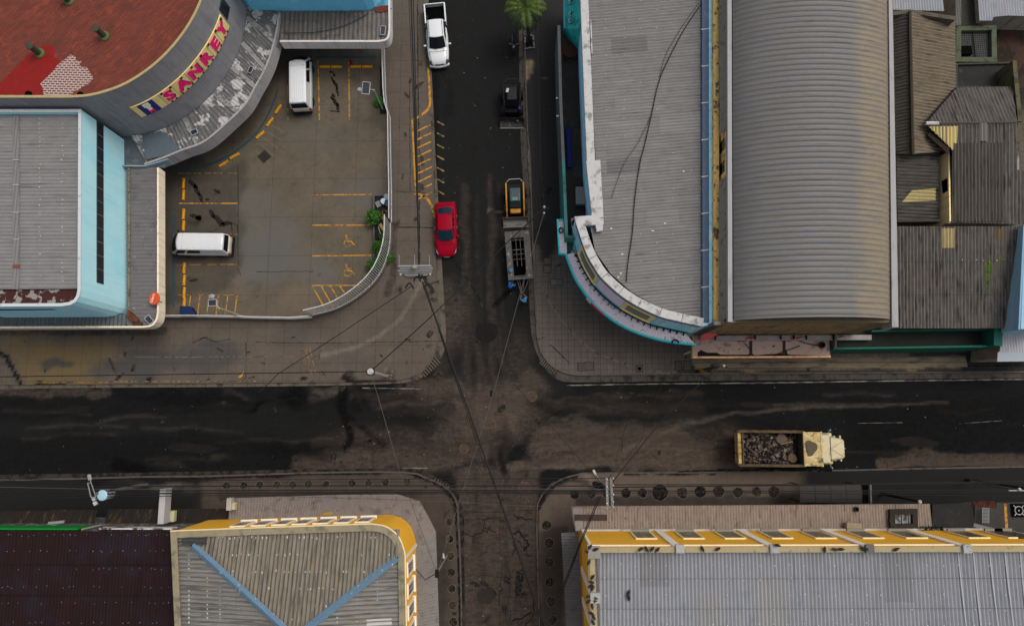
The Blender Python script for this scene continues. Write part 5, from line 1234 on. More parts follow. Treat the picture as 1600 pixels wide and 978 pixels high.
# yards in the north-east corner
mb = MB(); mb.sheet(poly([(1480, -60), (1660, -60), (1660, 140), (1480, 140)], 2.5), 2.5); struct('yard_ground', mb, mat('red_earth', A(70, 50, 38), .95, [('v', .3, .6, 0), ('n', A(34, 30, 26), .8, 1.2, 0, .48, .6), ('n', A(120, 112, 100), .8, .15, 0, .68, .72)]))
wsheet = mat('white_yard_sheet', A(150, 152, 156), .6, [('v', .1, (.3, 1.5, 1), 0), ('n', A(116, 134, 160), .5, .9, 0, .52, .7)])
for pts, lab in (([(1388, -60), (1466, -60), (1475, 18), (1392, 16)], 'pale corrugated shed roof north of the brown gable roof'), ([(1524, -60), (1660, -60), (1660, 28), (1576, 25), (1552, 27), (1550, 33), (1530, 33)], 'pale corrugated shed roof in the north-east corner above red earth')):
    p = poly(pts, 4.8); t = thing('yard_shed', lab, 'shed', (*p[0], 0), 0, 'pale sheds in the north-east yards'); roof(t, p, flat(4.8), (.02, 1), wsheet, .2, .04); mb = MB(); mb.prism(inset(p, .25), 0, 4.7); obj('wall', mb, wall_any, t)
p = poly([(1493, -60), (1502, -60), (1502, 40), (1493, 40)], 4.6); t = thing('passage_roof', 'narrow grey passage roof between two pale sheds', 'roof', (*p[0], 0)); roof(t, p, flat(4.6), (0, 1), mat('passage_sheet', A(96, 94, 88), .8, [('v', .15, .3, 0)]), .2, .03, 'roof_sheet'); mb = MB(); mb.prism(inset(p, .06), 0, 4.55); obj('wall', mb, wall_any, t)
p = poly([(1503, -60), (1527, -60), (1528, 40), (1503, 40)], 4.0); t = thing('low_shed', 'low dark shed roof tucked between two pale sheds', 'shed', (*p[0], 0)); roof(t, p, flat(4.0), (1, .6), mat('shed_dark', A(58, 56, 50), .85, [('v', .2, .3, 0)]), .2, .03); mb = MB(); mb.prism(inset(p, .06), 0, 3.95); obj('wall', mb, wall_any, t)
p = poly([(1494, 41), (1557, 40), (1558, 97), (1494, 97)], 4.2); t = thing('caged_yard', 'small yard with mossy green walls under a wire cage', 'yard', (*p[0], 0))
mb = MB(); mb.ring(p, inset(p, .38), 0, 4.2); obj('wall', mb, mat('mossy_green_wall', A(84, 92, 70), .9, [('v', .2, .5, 0), ('n', A(60, 62, 52), .8, .4, 0, .52, .66)]), t)
mb = MB(); mb.prism(inset(p, .4), 0, 3.85); obj('floor', mb, mat('cage_floor', A(92, 92, 90), .85, [('v', .15, 1, 0)]), t)
mb = MB(); pi_ = inset(p, .38); x0, x1 = pi_[0][0], pi_[1][0]; y0, y1 = pi_[2][1], pi_[0][1]
for k in range(14): mb.box((x0 + (x1 - x0) * (k + .5) / 14, (y0 + y1) / 2, 3.9), (.018, y1 - y0, .018))
for k in range(13): mb.box(((x0 + x1) / 2, y0 + (y1 - y0) * (k + .5) / 13, 3.92), (x1 - x0, .018, .018))
mb.box(((x0 + x1) / 2 - .1, (y0 + y1) / 2, 3.94), (.06, y1 - y0, .05)); obj('cage_mesh', mb, tar, t)
mb = MB(); mb.box(P(1508, 80, 4.0), (.9, .7, .3)); tag(obj('machine_box', mb, drk, bevel=.04), 'black machine box standing inside the caged yard', 'machine')
p = poly([(1494, 99), (1579, 97), (1579, 137), (1494, 137)], 4.4); t = thing('flat_roof_annex', 'dark flat roof annex south of the caged yard', 'annex', (*p[0], 0)); shell(t, p, 4.4, .12, mat('annex_wall', A(70, 68, 62), .9, [('v', .2, .4, 0)])); mb = MB(); mb.prism(inset(p, .13), 0, 4.2); obj('roof', mb, mat('bitumen', A(40, 40, 39), .85, [('v', .2, .8, 0), ('n', A(76, 74, 70), .6, .5, 0, .6, .7)]), t)
# ---------- K: maroon roofed building
ZKr = 7.2
tK = thing('maroon_roof_building', 'low building with a dark maroon ribbed roof in the south-west corner', 'building', (*P2(120, 900, ZKr), 0))
mar = mat('maroon_sheet', A(41, 28, 29), .9, [('v', .2, (.18, 4, 1), 0), ('n', A(42, 38, 46), .7, 1.6, 0, .5, .68), ('n', A(50, 27, 29), .5, 1.4, 0, .54, .7)], spec=.08)
pK = poly([(-60, 829), (275, 829), (279, 1030), (-60, 1030)], ZKr)
rK = roof(tK, pK, flat(ZKr), (0, 1), mar, .22, .03)
mb = MB(); mb.prism(inset(pK, .08), 0, ZKr - .12); obj('wall', mb, mat('dark_north_wall', A(60, 56, 54, .6), .9, [('v', .3, .6, 0), ('n', A(150, 146, 142, .6), .8, (.5, .5, .2), 0, .56, .62)]), tK)
for y in (882, 930): mb = MB(); mb.tube([P(-60, y, ZKr + .05), P(276, y, ZKr + .05)], .02, 4); obj('lap_joint', mb, tar, rK)
screws(rK, [(x + random.gauss(0, 1.5), y + random.gauss(0, .7)) for y in (835, 860, 888, 916, 941, 972) for x in range(2, 272, 9) if random.random() < .45], ZKr, .02)
mb = MB(); mb.box(((P(-60, 826, 6.5)[0] + P(128, 826, 6.5)[0]) / 2, P(60, 828.5, ZKr)[1] + .06, 6.35), (P(128, 826, 6.5)[0] - P(-60, 826, 6.5)[0], .1, 1.3)); obj('fascia_board', mb, mat('bright_green_board', A(6, 100, 32, .8), .7, [('v', .1, .5, 0)]), tK)
mb = MB(); q0, q1 = P(128, 827, 7.0), P(158, 820, 5.2); d = q1 - q0; mb.tube([q0, q1], .06, 4); obj('strut', mb, mat('cream_strut', A(168, 160, 140), .8), tK)
mb = MB(); mb.box(((P(160, 826, 6.5)[0] + P(273, 826, 6.5)[0]) / 2, P(200, 828.5, ZKr)[1] + .05, 6.5), (P(273, 826, 6.5)[0] - P(160, 826, 6.5)[0], .08, .7)); obj('wall_board', mb, mat('torn_white_board', A(150, 144, 138, .6), .85, [('n', A(40, 38, 36), .9, (.7, .7, .3), 0, .5, .55), ('v', .2, .3, 0)]), tK)
aw = mat('rotten_awning_sheet', A(38, 34, 30), .9, [('v', .35, (.3, 2, 1), 0), ('n', A(88, 70, 44), .8, (.35, 1.6, 1), 0, .56, .66), ('n', A(58, 36, 30), .7, (.25, 2, 1), 0, .52, .66)])
for i, (x0, x1, y0, y1, lab) in enumerate(((-60, 74, 799, 818, 'rotten rust striped awning at the west end of the dark awnings'), (75, 149, 797, 818, 'dark sheet awning with a pale strip light by the green fascia board'), (166, 254, 796, 817, 'plain dark ribbed awning between the transformer pole and the white blade sign'), (264, 357, 795, 817, 'dark reddish awning between white blade sign and beige canopy'))):
    p = poly([(x0, y0), (x1, y0), (x1, y1), (x0, y1)], 3.1); t = thing('awning', lab, 'awning', (*p[0], 3), 0, 'dark awnings along the south-west pavement')
    v = [P(x0, y0, 2.8), P(x1, y0, 2.8), P(x0, y1, 3.3)]; zf = plane3(*v); roof(t, p, zf, (0, 1), aw, .19, .04, 'sheet')
    for x in (x0 + 4, x1 - 4):
        q0, q1 = P(x, y0 + 2, 2.75), P(x, y1 - 1, 2.7); mb = MB(); mb.tube([q0, q1], .03, 5); obj('strut', mb, tar, t)
ac_w = mat('ac_white', A(188, 180, 168), .6, [('v', .06, .2, 0)]); ac_c = mat('ac_cream', A(196, 192, 150), .7, [('v', .1, .15, 0)])
def boxthing(name, lab, cat, x, y, zc, size, m, rz=0, bev=.03, group=None, extra=None):
    c = P(x, y, zc); t = thing(name, lab, cat, (c.x, c.y, zc - size[2] / 2), 0, group); mb = MB(); mb.box(c, size, rz); obj('casing', mb, m, t, bevel=bev)
    if extra: extra(t, c)
    return t
def bladefix(t, c):
    mb = MB(); mb.box((c.x - .34, c.y - .2, c.z), (.05, 1.5, .05)); obj('bracket', mb, grat, t)
boxthing('blade_sign', 'long white blade sign jutting out over the south-west pavement', 'sign', 257.5, 790, 5.0, (.42, 2.35, .9), mat('blade_white', A(190, 186, 184), .6, [('v', .06, .5, 0)]), extra=bladefix)
boxthing('cream_box', 'stained cream box fixed beside the long white blade sign', 'box', 268, 806, 4.3, (.55, .75, .4), ac_c)
def fan(t, c):
    mb = MB(); mb.lathe(Vector((c.x, c.y + .2, c.z)), [(.16, 0), (.16, .02), (.0001, .02)], 14, M=Matrix.Rotation(-PI / 2, 3, 'X')); obj('fan_grille', mb, tar, t)
boxthing('air_conditioner', 'white air conditioner box standing at the corner of the beige canopy', 'air conditioner', 359.5, 787, 4.4, (.34, .85, .5), ac_w, extra=fan)
boxthing('meter_box', 'cream meter box touching the white air conditioner', 'box', 366.5, 790, 4.3, (.24, .5, .4), ac_c)
boxthing('strip_light', 'pale grey tube light lying tilted on the dark awning', 'lamp', 88, 816, 3.6, (1.15, .2, .16), mat('strip_light_grey', A(150, 160, 146), .6), rz=.1)
# ---------- L: yellow corner building with the hip roof
ZLy = 8.6
oLp = [(268, 831), (400, 826), (579, 820)] + cr([(579, 820), (602, 824), (620, 838), (629, 858), (631, 870)], 4)[1:] + [(634, 1030), (277, 1030)]
oL = poly(oLp, ZLy)
tL = thing('yellow_hip_building', 'yellow corner building with blue hip lines on its ribbed roof', 'building', (*P2(460, 930, ZLy), 0))
yel = mat('yellow_wall', A(206, 152, 40, .66), .85, [('v', .07, 1.2, 0), ('n', A(200, 144, 42, .62), .6, .8, 0, .5, .7), streaks(A(160, 116, 44, .66), .35, .55, .75)])
shell(tL, oL, ZLy, .2, yel)
mb = MB(); mb.ring(inset(oL, -.04), inset(oL, .36), ZLy - .02, ZLy + .08); obj('coping', mb, beige_c, tL)
mb = MB(); mb.ring(inset(oL, -.1), inset(oL, -.0), ZLy - .16, ZLy - .04); obj('cornice', mb, mat('white_cornice', A(206, 186, 140, .8), .8), tL)
ap = P(461, 996, 9.8); z0_ = 8.4
def hipface(pts, m, dd, name='roof', out=None):
    v = [P(*p) for p in pts]; zf = plane3(v[0], v[1], v[2]); p2 = [(q.x, q.y) for q in v] if not out else [P2(x, y, zf(*P2(x, y, 8.8))) for x, y in out]; o = roof(tL, p2, zf, dd, m, .265, .13, name); return o, zf
A1, A2 = (285, 838, z0_), (624, 836, z0_)
hN, zN = hipface([(282, 836, z0_), (624, 827, z0_), (461, 996, 9.8)], roof_hip, (0, 1), 'roof', [(282, 836), (625, 826), (622, 868), (461, 996), (303, 851)])
vW = [P(279, 834, z0_), P(461, 996, 9.8), P(284, 1030, z0_)]; zW = plane3(*vW)
hW = roof(tL, [(vW[0].x, vW[0].y), (vW[1].x, vW[1].y), P2(461, 1040, 9.8), (vW[2].x, vW[2].y)], zW, (1, 0), roof_hip2, .265, .13)
vE = [P(625, 858, z0_), P(630, 1030, z0_), P(461, 996, 9.8)]; zE_ = plane3(*vE)
hE = roof(tL, [P2(624, 862, z0_), (vE[1].x, vE[1].y), P2(461, 1040, 9.8), (vE[2].x, vE[2].y)], zE_, (1, 0), roof_hip2, .265, .13)
mb = MB(); mb.prism(inset(oL, .22), 7.0, 8.2); obj('gutter_floor', mb, tar, tL)
bl = mat('blue_hip_cap', A(98, 126, 146), .6, [('v', .12, .3, 0), ('n', A(204, 206, 206), .9, .25, 0, .64, .67)])
for q0, q1 in ((P(302, 851, 8.62), P(461, 996, 9.92)), (P(621, 870, 8.7), P(461, 996, 9.92))):
    d = (q1 - q0).normalized(); s_ = Vector((-d.y, d.x, 0)).normalized() * .24; mb = MB(); up_ = Vector((0, 0, .14)); q0 = q0 + Vector((0, 0, .06)); q1 = q1 + Vector((0, 0, .06))
    mb.add([q0 - s_, q0 + up_, q0 + s_, q1 - s_, q1 + up_, q1 + s_], [(0, 1, 4, 3), (1, 2, 5, 4)]); obj('hip_cap', mb, bl, tL)
patch(hW, zW, [(286, 838), (325, 838), (325, 850), (286, 850)], mat('dark_lap_sheet', A(70, 68, 64), .8), (1, 0), .265, .06, 'lap_sheet', .1, 8.0)
patch(hE, zE_, [(573, 967), (612, 965), (614, 990), (573, 992)], mat('white_lap_sheet', A(190, 186, 178), .7), (1, 0), .265, .06, 'lap_sheet', .05, 8.4)
def dots(par, zf, rows, r=.06):
    mb = MB()
    for x, y in rows:
        q = P2(x, y, 8.5); zz = zf(*q); q = P2(x, y, zz); zz = zf(*q); mb.box((q[0], q[1], zz + .07), (r * random.uniform(.8, 1.5), r * random.uniform(1, 2.2), .03))
    weld(par, mb, scr)
hipx = lambda y: (304 + (y - 853) * 1.09, 620 - (y - 870) * 1.28)
dots(hN, zN, [(x + random.gauss(0, 1.5), y + random.gauss(0, .8)) for y in (839, 866, 893, 919, 946, 968) for x in np.arange(hipx(y)[0] + 10, min(612, hipx(y)[1] - 10), 8.5) if random.random() < .6])
dots(hW, zW, [(x, y) for x in (296, 325, 345, 373) for y in range(866, 978, 7) if x < hipx(y)[0] - 6 and random.random() < .6])
dots(hE, zE_, [(x, y) for x in (527, 558, 590) for y in range(880, 978, 7) if x > hipx(y)[1] + 8 and random.random() < .6])
# windows on the yellow walls
wfr = mat('white_window_frame', A(196, 187, 170, .85), .7, [('v', .05, .4, 0)])
wgl = mat('grey_window_glass', A(72, 70, 68, .7), .25, [('v', .4, .3, 0)])
nl = oL[:3]   # west -> east; outside is north = left, so reverse
nlr = nl[::-1]
def wins(line, px, zc, w, z0, z1, par, fr_m, gl_m, fw=.16, blind=False):
    for x, y in px:
        u = near_s(line, P2(x, y, zc)); fr = obj('window', band(line, u - w / 2, u + w / 2, z0, z1, .09, .1), fr_m, par)
        for k in range(2):
            a = u - w / 2 + fw + k * (w - 2 * fw) / 2; obj('pane', band(line, a + .015, a + (w - 2 * fw) / 2 - .015, z0 + fw, z1 - fw, .1, .03), gl_m, fr)
        if blind:
            c, d = at_s(line, u); mb = MB(); nn = Vector((d.y, -d.x)); mb.box((c.x + nn.x * .16, c.y + nn.y * .16, z0 + .1), (w * .85, .2, .18), math.atan2(d.y, d.x)); obj('sill_box', mb, mat('sill_grey', A(112, 104, 92, .8), .8), fr)
        else:
            mb = band(line, u - w / 2 - .06, u + w / 2 + .06, z0 - .1, z0, .2, .2); obj('sill', mb, fr_m, fr)
wins(nlr, [(x, 812.5 - (x - 576) * .027) for x in (380, 412, 444, 475, 507, 539, 571)], 6.4, 1.0, 5.4, 7.45, tL, wfr, wgl, .12)
el_ = oL[-3:-1] if False else [oL[-2], oL[-3]]   # along the east wall going north, outside east on the right
wins(el_, [(641, y) for y in (884, 917, 950, 983)], 6.4, .95, 5.3, 7.6, tL, wfr, wgl)
mb = MB(); u = near_s(el_, P2(640, 862, 6.4)); obj('pilaster', band(el_, u - .12, u + .08, 3.5, 8.4, .08, .08), wfr, tL)
# canopy
ZQ = 3.5
ia = poly([(358, 812), (601, 803)], ZQ); oa = poly([(358, 778), (615, 770)], ZQ - .1)
cL = obj('canopy', paired(ia, oa, ZQ + .1, ZQ - .1, .2, .03), can_grey, tL)
ib = cr(poly([(601, 803), (622, 807), (636, 818), (645, 834), (647, 850)], ZQ), 3); nb = len(ib)
ob_px = [(615, 770), (635, 776), (656, 783), (669, 806), (681, 830)]
ob = []
for k in range(nb):
    f = k / (nb - 1) * 4; i_ = min(3, int(f)); t_ = f - i_; ob.append(P2(ob_px[i_][0] + (ob_px[i_ + 1][0] - ob_px[i_][0]) * t_, ob_px[i_][1] + (ob_px[i_ + 1][1] - ob_px[i_][1]) * t_, ZQ - .1))
obj('canopy', paired(ib, ob, ZQ + .1, ZQ - .1, .22, .03), can_grey, tL)
ic = poly([(647, 850), (653, 1030)], ZQ); oc_ = poly([(681, 830), (688, 1030)], ZQ - .1)
obj('canopy', paired(ic, oc_, ZQ + .1, ZQ - .1, .22, .03), mat('pale_grey_canopy_sheet', A(126, 122, 118), .7, [('v', .14, .4, 0), ('n', A(90, 86, 82), .5, .6, 0, .52, .7)]), tL)
mb = MB(); oo = oa + ob[1:] + oc_[1:]; mb.wall([tuple(p) for p in oo], -.05, ZQ - .3, ZQ - .1); obj('fascia', mb, mat('canopy_edge', A(90, 86, 84), .8), cL)
mb = MB(); mb.wall(ia + ib[1:] + ic[1:], -.14, ZQ + .1, ZQ + .22); obj('flashing', mb, mat('green_grey_flashing', A(90, 98, 92), .8, [('v', .15, .4, 0)]), cL)
mb = MB(); mb.sheet(blob(512, 802, 9, 3, ZQ + .16), ZQ + .16); obj('paint_spill', mb, mat('yellow_spill', A(168, 140, 60), .8), cL)
# ---------- M: long yellow building with pale roof
ZM = 10.0
oM = poly([(921, 855), (1660, 853.5), (1660, 1040), (928, 1040)], ZM)
tM = thing('yellow_pilaster_building', 'long yellow building with white pilasters and a wide pale ribbed roof', 'building', (*P2(1270, 920, ZM), 0))
shell(tM, oM, ZM, .2, yel)
mb = MB(); mb.ring(inset(oM, -.03), inset(oM, .3), ZM + .002, ZM + .07); cop = obj('coping', mb, mat('pale_beige_coping', A(172, 158, 120), .85, [('v', .12, .4, 0), ('n', A(104, 100, 90), .6, .4, 0, .56, .68)]), tM)
mb = MB(); mb.ring(inset(oM, -.08), inset(oM, -.0), ZM - .55, ZM - .45); obj('cornice', mb, wfr, tM)
roof(tM, poly([(933, 862), (1660, 860), (1660, 1040), (940, 1040)], 9.6), flat(9.5), (0.012, 1), roof_light, .235, .075)
mb = MB()
for x0, x1 in ((1497, 1510), (1521, 1533), (1546, 1560), (1570, 1584), (1594, 1606)): mb.ribbon([P2(x0, 861, 9.6), P2((x0 + x1) / 2 - 1, 915, 9.6), P2(x1, 978, 9.6), P2(x1 + 8, 1030, 9.6)], .08, 9.6)
rM = [o for o in kids(tM) if o.name.startswith('roof')][0]
for k, (pts, cc) in enumerate((([(1000, 862), (1046, 862), (1047, 916), (1001, 916)], (133, 133, 133)), ([(1180, 905), (1230, 905), (1233, 978), (1182, 978)], (148, 147, 145)), ([(1380, 862), (1424, 862), (1428, 940), (1383, 940)], (134, 135, 136)), ([(1090, 930), (1128, 930), (1129, 1020), (1091, 1020)], (147, 146, 144)))):
    mb_ = MB(); mb_.corr(poly(pts, 9.52), flat(9.512), (0.012, 1), .235, .075); obj('roof_sheet', mb_, mat('pale_lap_%d' % k, A(*cc), .55, [('v', .1, (.35, 5, 1), 0), ('n', A(96, 92, 88), .5, (.2, 3, 1), 0, .6, .75)], spec=.4), rM, merge=True)
for y in (904, 951):
    mb_ = MB(); q = P(936, y, 9.6); mb_.tube([q, P(1650, y - 1, 9.6)], .014, 4); obj('lap_joint', mb_, mat('lap_joint_grey', A(100, 98, 96), .8), rM)  # thin grey line along the sheet lap
obj('white_seam', mb, mat('seam_white', A(172, 176, 180), .6), rM)
screws(rM, [(x + random.gauss(0, 1), y + random.gauss(0, 1)) for y in (882, 905, 929, 952, 975) for x in range(945, 1600, 24) if random.random() < .75], 9.52, .05)
mb = MB(); mb.prism(poly([(929, 862), (933.5, 862), (940, 1040), (935, 1040)], 9.7), 9.3, 9.62); obj('valley_gutter', mb, mat('grey_gutter', A(96, 94, 90), .7), rM)
nM = [oM[1], oM[0]]      # going west, outside north on the right
wM_ = [oM[0], oM[3]]     # going south, outside west on the right
cap_x = (1062, 1209, 1358, 1510)
pil = mat('white_pilaster', A(206, 200, 186, .72), .8, [('v', .06, .5, 0), streaks(A(150, 142, 128, .7), .3)])
for x in cap_x:
    u = near_s(nM, P2(x - 4, 854, ZM)); obj('pilaster', band(nM, u - .24, u + .24, 3.5, ZM - .02, .1, .1), pil, tM)
    c = P(x, 856.5, ZM + .1); mb = MB(); mb.box((c.x, c.y, ZM + .15), (.5, .5, .2)); obj('pier_cap', mb, mat('pier_cap_%d' % x, A(*((176, 174, 168) if x != 1358 else (108, 104, 96))), .85, [('v', .15, .2, 0), ('n', A(90, 84, 76), .6, .2, 0, .54, .66)]), tM)
obj('pilaster', band(nM, near_s(nM, P2(924, 855, ZM)) - .05, near_s(nM, P2(921, 855, ZM)) - .02 + .0, 3.5, ZM - .02, .1, .1), pil, tM)
for y in (925, 980):
    u = near_s(wM_, P2(922, y, ZM)); obj('pilaster', band(wM_, u - .22, u + .22, 3.4, ZM - .02, .1, .1), pil, tM)
c = P(921.5, 858, ZM + .1); mb = MB(); mb.box((c.x + .25, c.y - .15, ZM + .15), (.75, .7, .22)); obj('pier_cap', mb, mat('pier_cap_corner', A(150, 144, 134), .85, [('v', .2, .2, 0)]), tM)
c = P(922, 933, ZM + .1); mb = MB(); mb.box((c.x + .3, c.y, ZM + .15), (.6, .6, .22)); obj('pier_cap', mb, mat('pier_cap_west', A(170, 166, 156), .85, [('v', .2, .2, 0)]), tM)
mfr = mat('beige_window_frame', A(186, 172, 132, .72), .75, [('v', .1, .3, 0)])
mgl = mat('cluttered_glass', A(60, 56, 46, .7), .3, [('v', .5, .16, 0), ('n', A(140, 136, 124, .7), .6, .14, 0, .58, .62)])
wins(nM, [(x, 837.5) for x in (1005, 1077, 1140, 1212, 1278, 1350, 1416, 1511, 1571, 1640)], 5.8, 1.4, 4.5, 7.15, tM, mfr, mgl, .1, True)
mb = band(nM, near_s(nM, P2(1640, 829, 3.5)), near_s(nM, P2(909, 829, 3.5)), 3.45, 3.75, .12, .12); obj('base_trim', mb, white_w, tM)
ZN = 3.4
cM = roof(tM, poly([(892, 791), (1453, 787), (1457, 826), (899, 830)], ZN), flat(ZN - .05), (0, 1), can_beige, .2, .04, 'canopy')
mb = MB(); mb.wall(poly([(1453, 787), (892, 791), (899, 829)], ZN), .04, ZN - .25, ZN - .06); obj('fascia', mb, mat('canopy_edge_dark', A(80, 72, 66), .8), cM)
mb = MB(); mb.sheet(poly([(894, 791), (911, 791), (911, 829), (900, 829)], ZN), ZN + .035); obj('pale_end_sheet', mb, mat('pale_sheet', A(150, 142, 136), .75, [('v', .12, (.12, 1, 1), 0)]), cM)
cW_ = roof(tM, poly([(877, 832), (904, 831), (914, 1040), (888, 1040)], ZN - .2), flat(ZN - .25), (1, 0), mat('grey_side_canopy', A(102, 100, 100), .75, [('v', .16, (1, .2, 1), 0), ('n', A(78, 74, 72), .5, .5, 0, .54, .7)]), .2, .04, 'canopy')
mb = MB(); c = P(923, 808, ZN); mb.box((c.x, c.y, ZN + .06), (2.3, .42, .04)); tag(obj('sign_board', mb, mat('faded_brown_board', A(72, 58, 54), .85, [('v', .25, (.2, .4, 1), 0)])), 'faded dark brown board lying on the beige canopy near the corner', 'board')
tyre(1337, 795, ZN, .18, 'small black tyre lying on the rusty beige canopy')
boxthing('equipment_box', 'long pale beige box resting on the rusty canopy under a window', 'box', 1333, 821, ZN + .3, (1.05, .42, .4), mat('box_beige', A(160, 142, 116), .8, [('v', .15, .2, 0)]), rz=-.05)
t = thing('light_well', 'dark framed glazed hatch sunk in the rusty beige canopy', 'roof light', (*P2(1409, 808, ZN), ZN))
o_ = poly([(1387, 795), (1430, 794), (1431, 825), (1388, 826)], ZN); mb = MB(); mb.ring(o_, inset(o_, .35), ZN + .04, ZN + .3); obj('kerb', mb, mat('burnt_frame', A(52, 46, 40), .9, [('v', .3, .2, 0)]), t)
mb = MB(); mb.prism(inset(o_, .36), ZN + .02, ZN + .08); obj('pane', mb, mat('milky_glass', A(140, 142, 146), .4, [('n', A(50, 46, 42), .9, .5, 0, .5, .58)]), t)
for x in (1397, 1408, 1419): mb = MB(); mb.tube([P(x, 797, ZN + .26), P(x + .5, 824, ZN + .26)], .03, 5); obj('glazing_bar', mb, tar, t)
mb = MB(); mb.tube([P(1390, 812, ZN + .3), P(1400, 825, ZN + .34)], .03, 5); tag(obj('loose_rod', mb, grat), 'thin metal rod leaning over the glazed hatch in the beige canopy', 'rod')
mb = MB(); mb.prism(poly([(1457, 788), (1518, 784), (1524, 817), (1526, 827), (1457, 827)], 3.3), 3.1, 3.28, bottom=True); obj('canopy', mb, mat('dark_flat_canopy', A(42, 41, 40), .85, [('v', .25, .8, 0), ('n', A(66, 64, 60), .5, 1.0, 0, .56, .7)]), tM)
# plants growing at the wall foot
mb = MB()
for x in range(1440, 1476, 3): mb.leafball(P(x, 827 + random.uniform(-2, 1), 3.7), .22, 26, .14)
tag(obj('wall_weeds', mb, mat('dark_weeds', A(26, 28, 20), .9)), 'dark weeds clinging to the foot of the yellow wall east of the canopy', 'weeds', kind='stuff')
# ---------- small things at the east end of the south pavement
t = thing('shelter_roof', 'smooth dark panelled shelter roof on the south-east pavement', 'shelter', P(1300, 771, 2.6)); ps = poly([(1250, 757), (1347, 756), (1347, 785), (1250, 785)], 2.7)
for k in range(4):
    x0 = 1250 + k * 24.4; mb = MB(); q = [P(x0, 757, 2.6), P(x0 + 23.8, 757, 2.6), P(x0 + 23.8, 785, 2.6), P(x0, 785, 2.6)]
    a_, b_ = (q[0] + q[1]) / 2, 0; L_ = (q[1] - q[0]).length; W_ = (q[0] - q[3]).length; c = sum(q, Vector()) / 4
    prof = [(-W_ / 2, -.15), (-W_ / 4, -.03), (0, .02), (W_ / 4, -.03), (W_ / 2, -.15)]
    mb.loft([[Vector((c.x + s_, c.y + yy, 2.6 + zz)) for yy, zz in prof] + [Vector((c.x + s_, c.y + yy, 2.54 + zz)) for yy, zz in prof[::-1]] for s_ in (-L_ / 2, L_ / 2)])
    obj('roof_panel', mb, mat('dark_panel', A(50, 49, 47), .7, [('v', .15, .5, 0)]), t)
for x in (1252, 1345):
    for y in (758, 784): c = P(x, y, 0.1); q = P(x, y, 2.4); mb = MB(); mb.tube([(q.x, q.y, .13), (q.x, q.y, 2.45)], .04, 6); obj('post', mb, tar, t)
mb = MB(); mb.prism(poly([(1348, 757), (1357, 757), (1357, 785), (1348, 785)], .2), .13, .16); tag(obj('open_trench', mb, drk), 'black open gap between the panelled shelter roof and the white bar', 'trench')
mb = MB(); q0, q1 = P(1360, 757, .5), P(1361, 786, .5); mb.tube([q0, q1], .07, 8)
tag(obj('white_bar', mb, mat('flaking_white', A(132, 130, 126), .8, [('n', A(60, 58, 56), .8, .15, 0, .5, .6)])), 'flaking white bar lying at the end of the panelled shelter', 'bar')
mb = MB(); mb.sheet(poly([(1523, 786), (1660, 782), (1660, 850), (1523, 840)], .2), .2); struct('yard_floor', mb, mat('yard_screed', A(64, 62, 58), .9, [('v', .2, .8, 0), ('v', .15, .2, 0)]))
mb = MB(); mb.ribbon([P2(1571, 787, .21), P2(1573, 825, .21)], .2, .206); struct('yard_marking', mb, yellow_paint)
t = thing('rusty_awning', 'rusty red awning over the gate at the east end of the south pavement', 'awning', P(1540, 788, 2.4)); roof(t, poly([(1522, 783), (1557, 783), (1559, 794), (1524, 792)], 2.5), flat(2.4), (0, 1), mat('rust_awning', A(84, 42, 30), .9, [('v', .4, .3, 0), ('n', A(34, 26, 24), .8, .4, 0, .5, .6)]), .18, .04, 'sheet')
t = thing('louvred_gate', 'white barred gate below the rusty red awning', 'gate', P(1539, 805, .3))
for k in range(11): q0, q1 = P(1535, 793.5 + k * 2.2, .6), P(1545, 794 + k * 2.2, .6); mb = MB(); mb.tube([q0, q1], .028, 5); obj('bar', mb, mat('gate_white', A(150, 150, 148), .7), t)
for x in (1535, 1545): mb = MB(); mb.tube([P(x, 792.5, .6), P(x, 817, .6)], .03, 5); obj('stile', mb, mat('gate_white', A(150, 150, 148), .7), t)
t = thing('ring_panel', 'square black panel with a white ring and four corner spokes on the yard floor', 'panel', P(1591, 797, .3))
c = P(1591, 797, .3); mb = MB(); mb.box((c.x, c.y, .3), (.95, .95, .1)); obj('base_plate', mb, drk, t)
mb = MB(); mb.tube([(c.x + .3 * math.cos(k * PI / 10), c.y + .3 * math.sin(k * PI / 10), .38) for k in range(21)], .028, 6); obj('ring', mb, white_w, t)
for k in range(4):
    a = PI / 4 + k * PI / 2; mb = MB(); mb.tube([(c.x + .33 * math.cos(a), c.y + .33 * math.sin(a), .38), (c.x + .52 * math.cos(a), c.y + .52 * math.sin(a), .38)], .03, 6); obj('spoke', mb, white_w, t)
mb = MB(); mb.lathe((c.x, c.y, .35), [(.05, 0), (.05, .03), (.0001, .03)], 8); obj('hub', mb, white_w, t)
mb = MB(); mb.wall(poly([(1660, 852), (1600, 837), (1522, 817)], 3.3), .25, .1, 3.3); tag(obj('yard_wall', mb, mat('pale_yard_wall', A(128, 128, 130), .85, [('v', .1, .4, 0)])), 'low pale wall running slanted to the foot of the long yellow building', 'wall')
# ================================================================== VEHICLES (local x = forward)
paint_w = mat('white_car_paint', A(226, 228, 228), .35, [('v', .03, .5, 0)], spec=.5, coat=.4, obj_space=True)
paint_r = mat('red_car_paint', A(150, 6, 34), .35, [('v', .03, .5, 0)], spec=.05, coat=.03, obj_space=True)
tyre_m = mat('rubber', (.012, .012, .012), .85); rim_m = mat('rim_steel', A(120, 120, 122), .4, metallic=.7)
plastic = mat('black_plastic', (.010, .010, .011), .7, spec=.08); lamp_m = mat('lamp_glass', A(150, 148, 142), .2, spec=.4); red_l = mat('tail_lamp', A(140, 14, 12), .2)
car_glass = mat('car_glass', (.005, .006, .008), .15, spec=.16); tealg = mat('tinted_glass', (.004, .018, .03), .12, spec=.25)


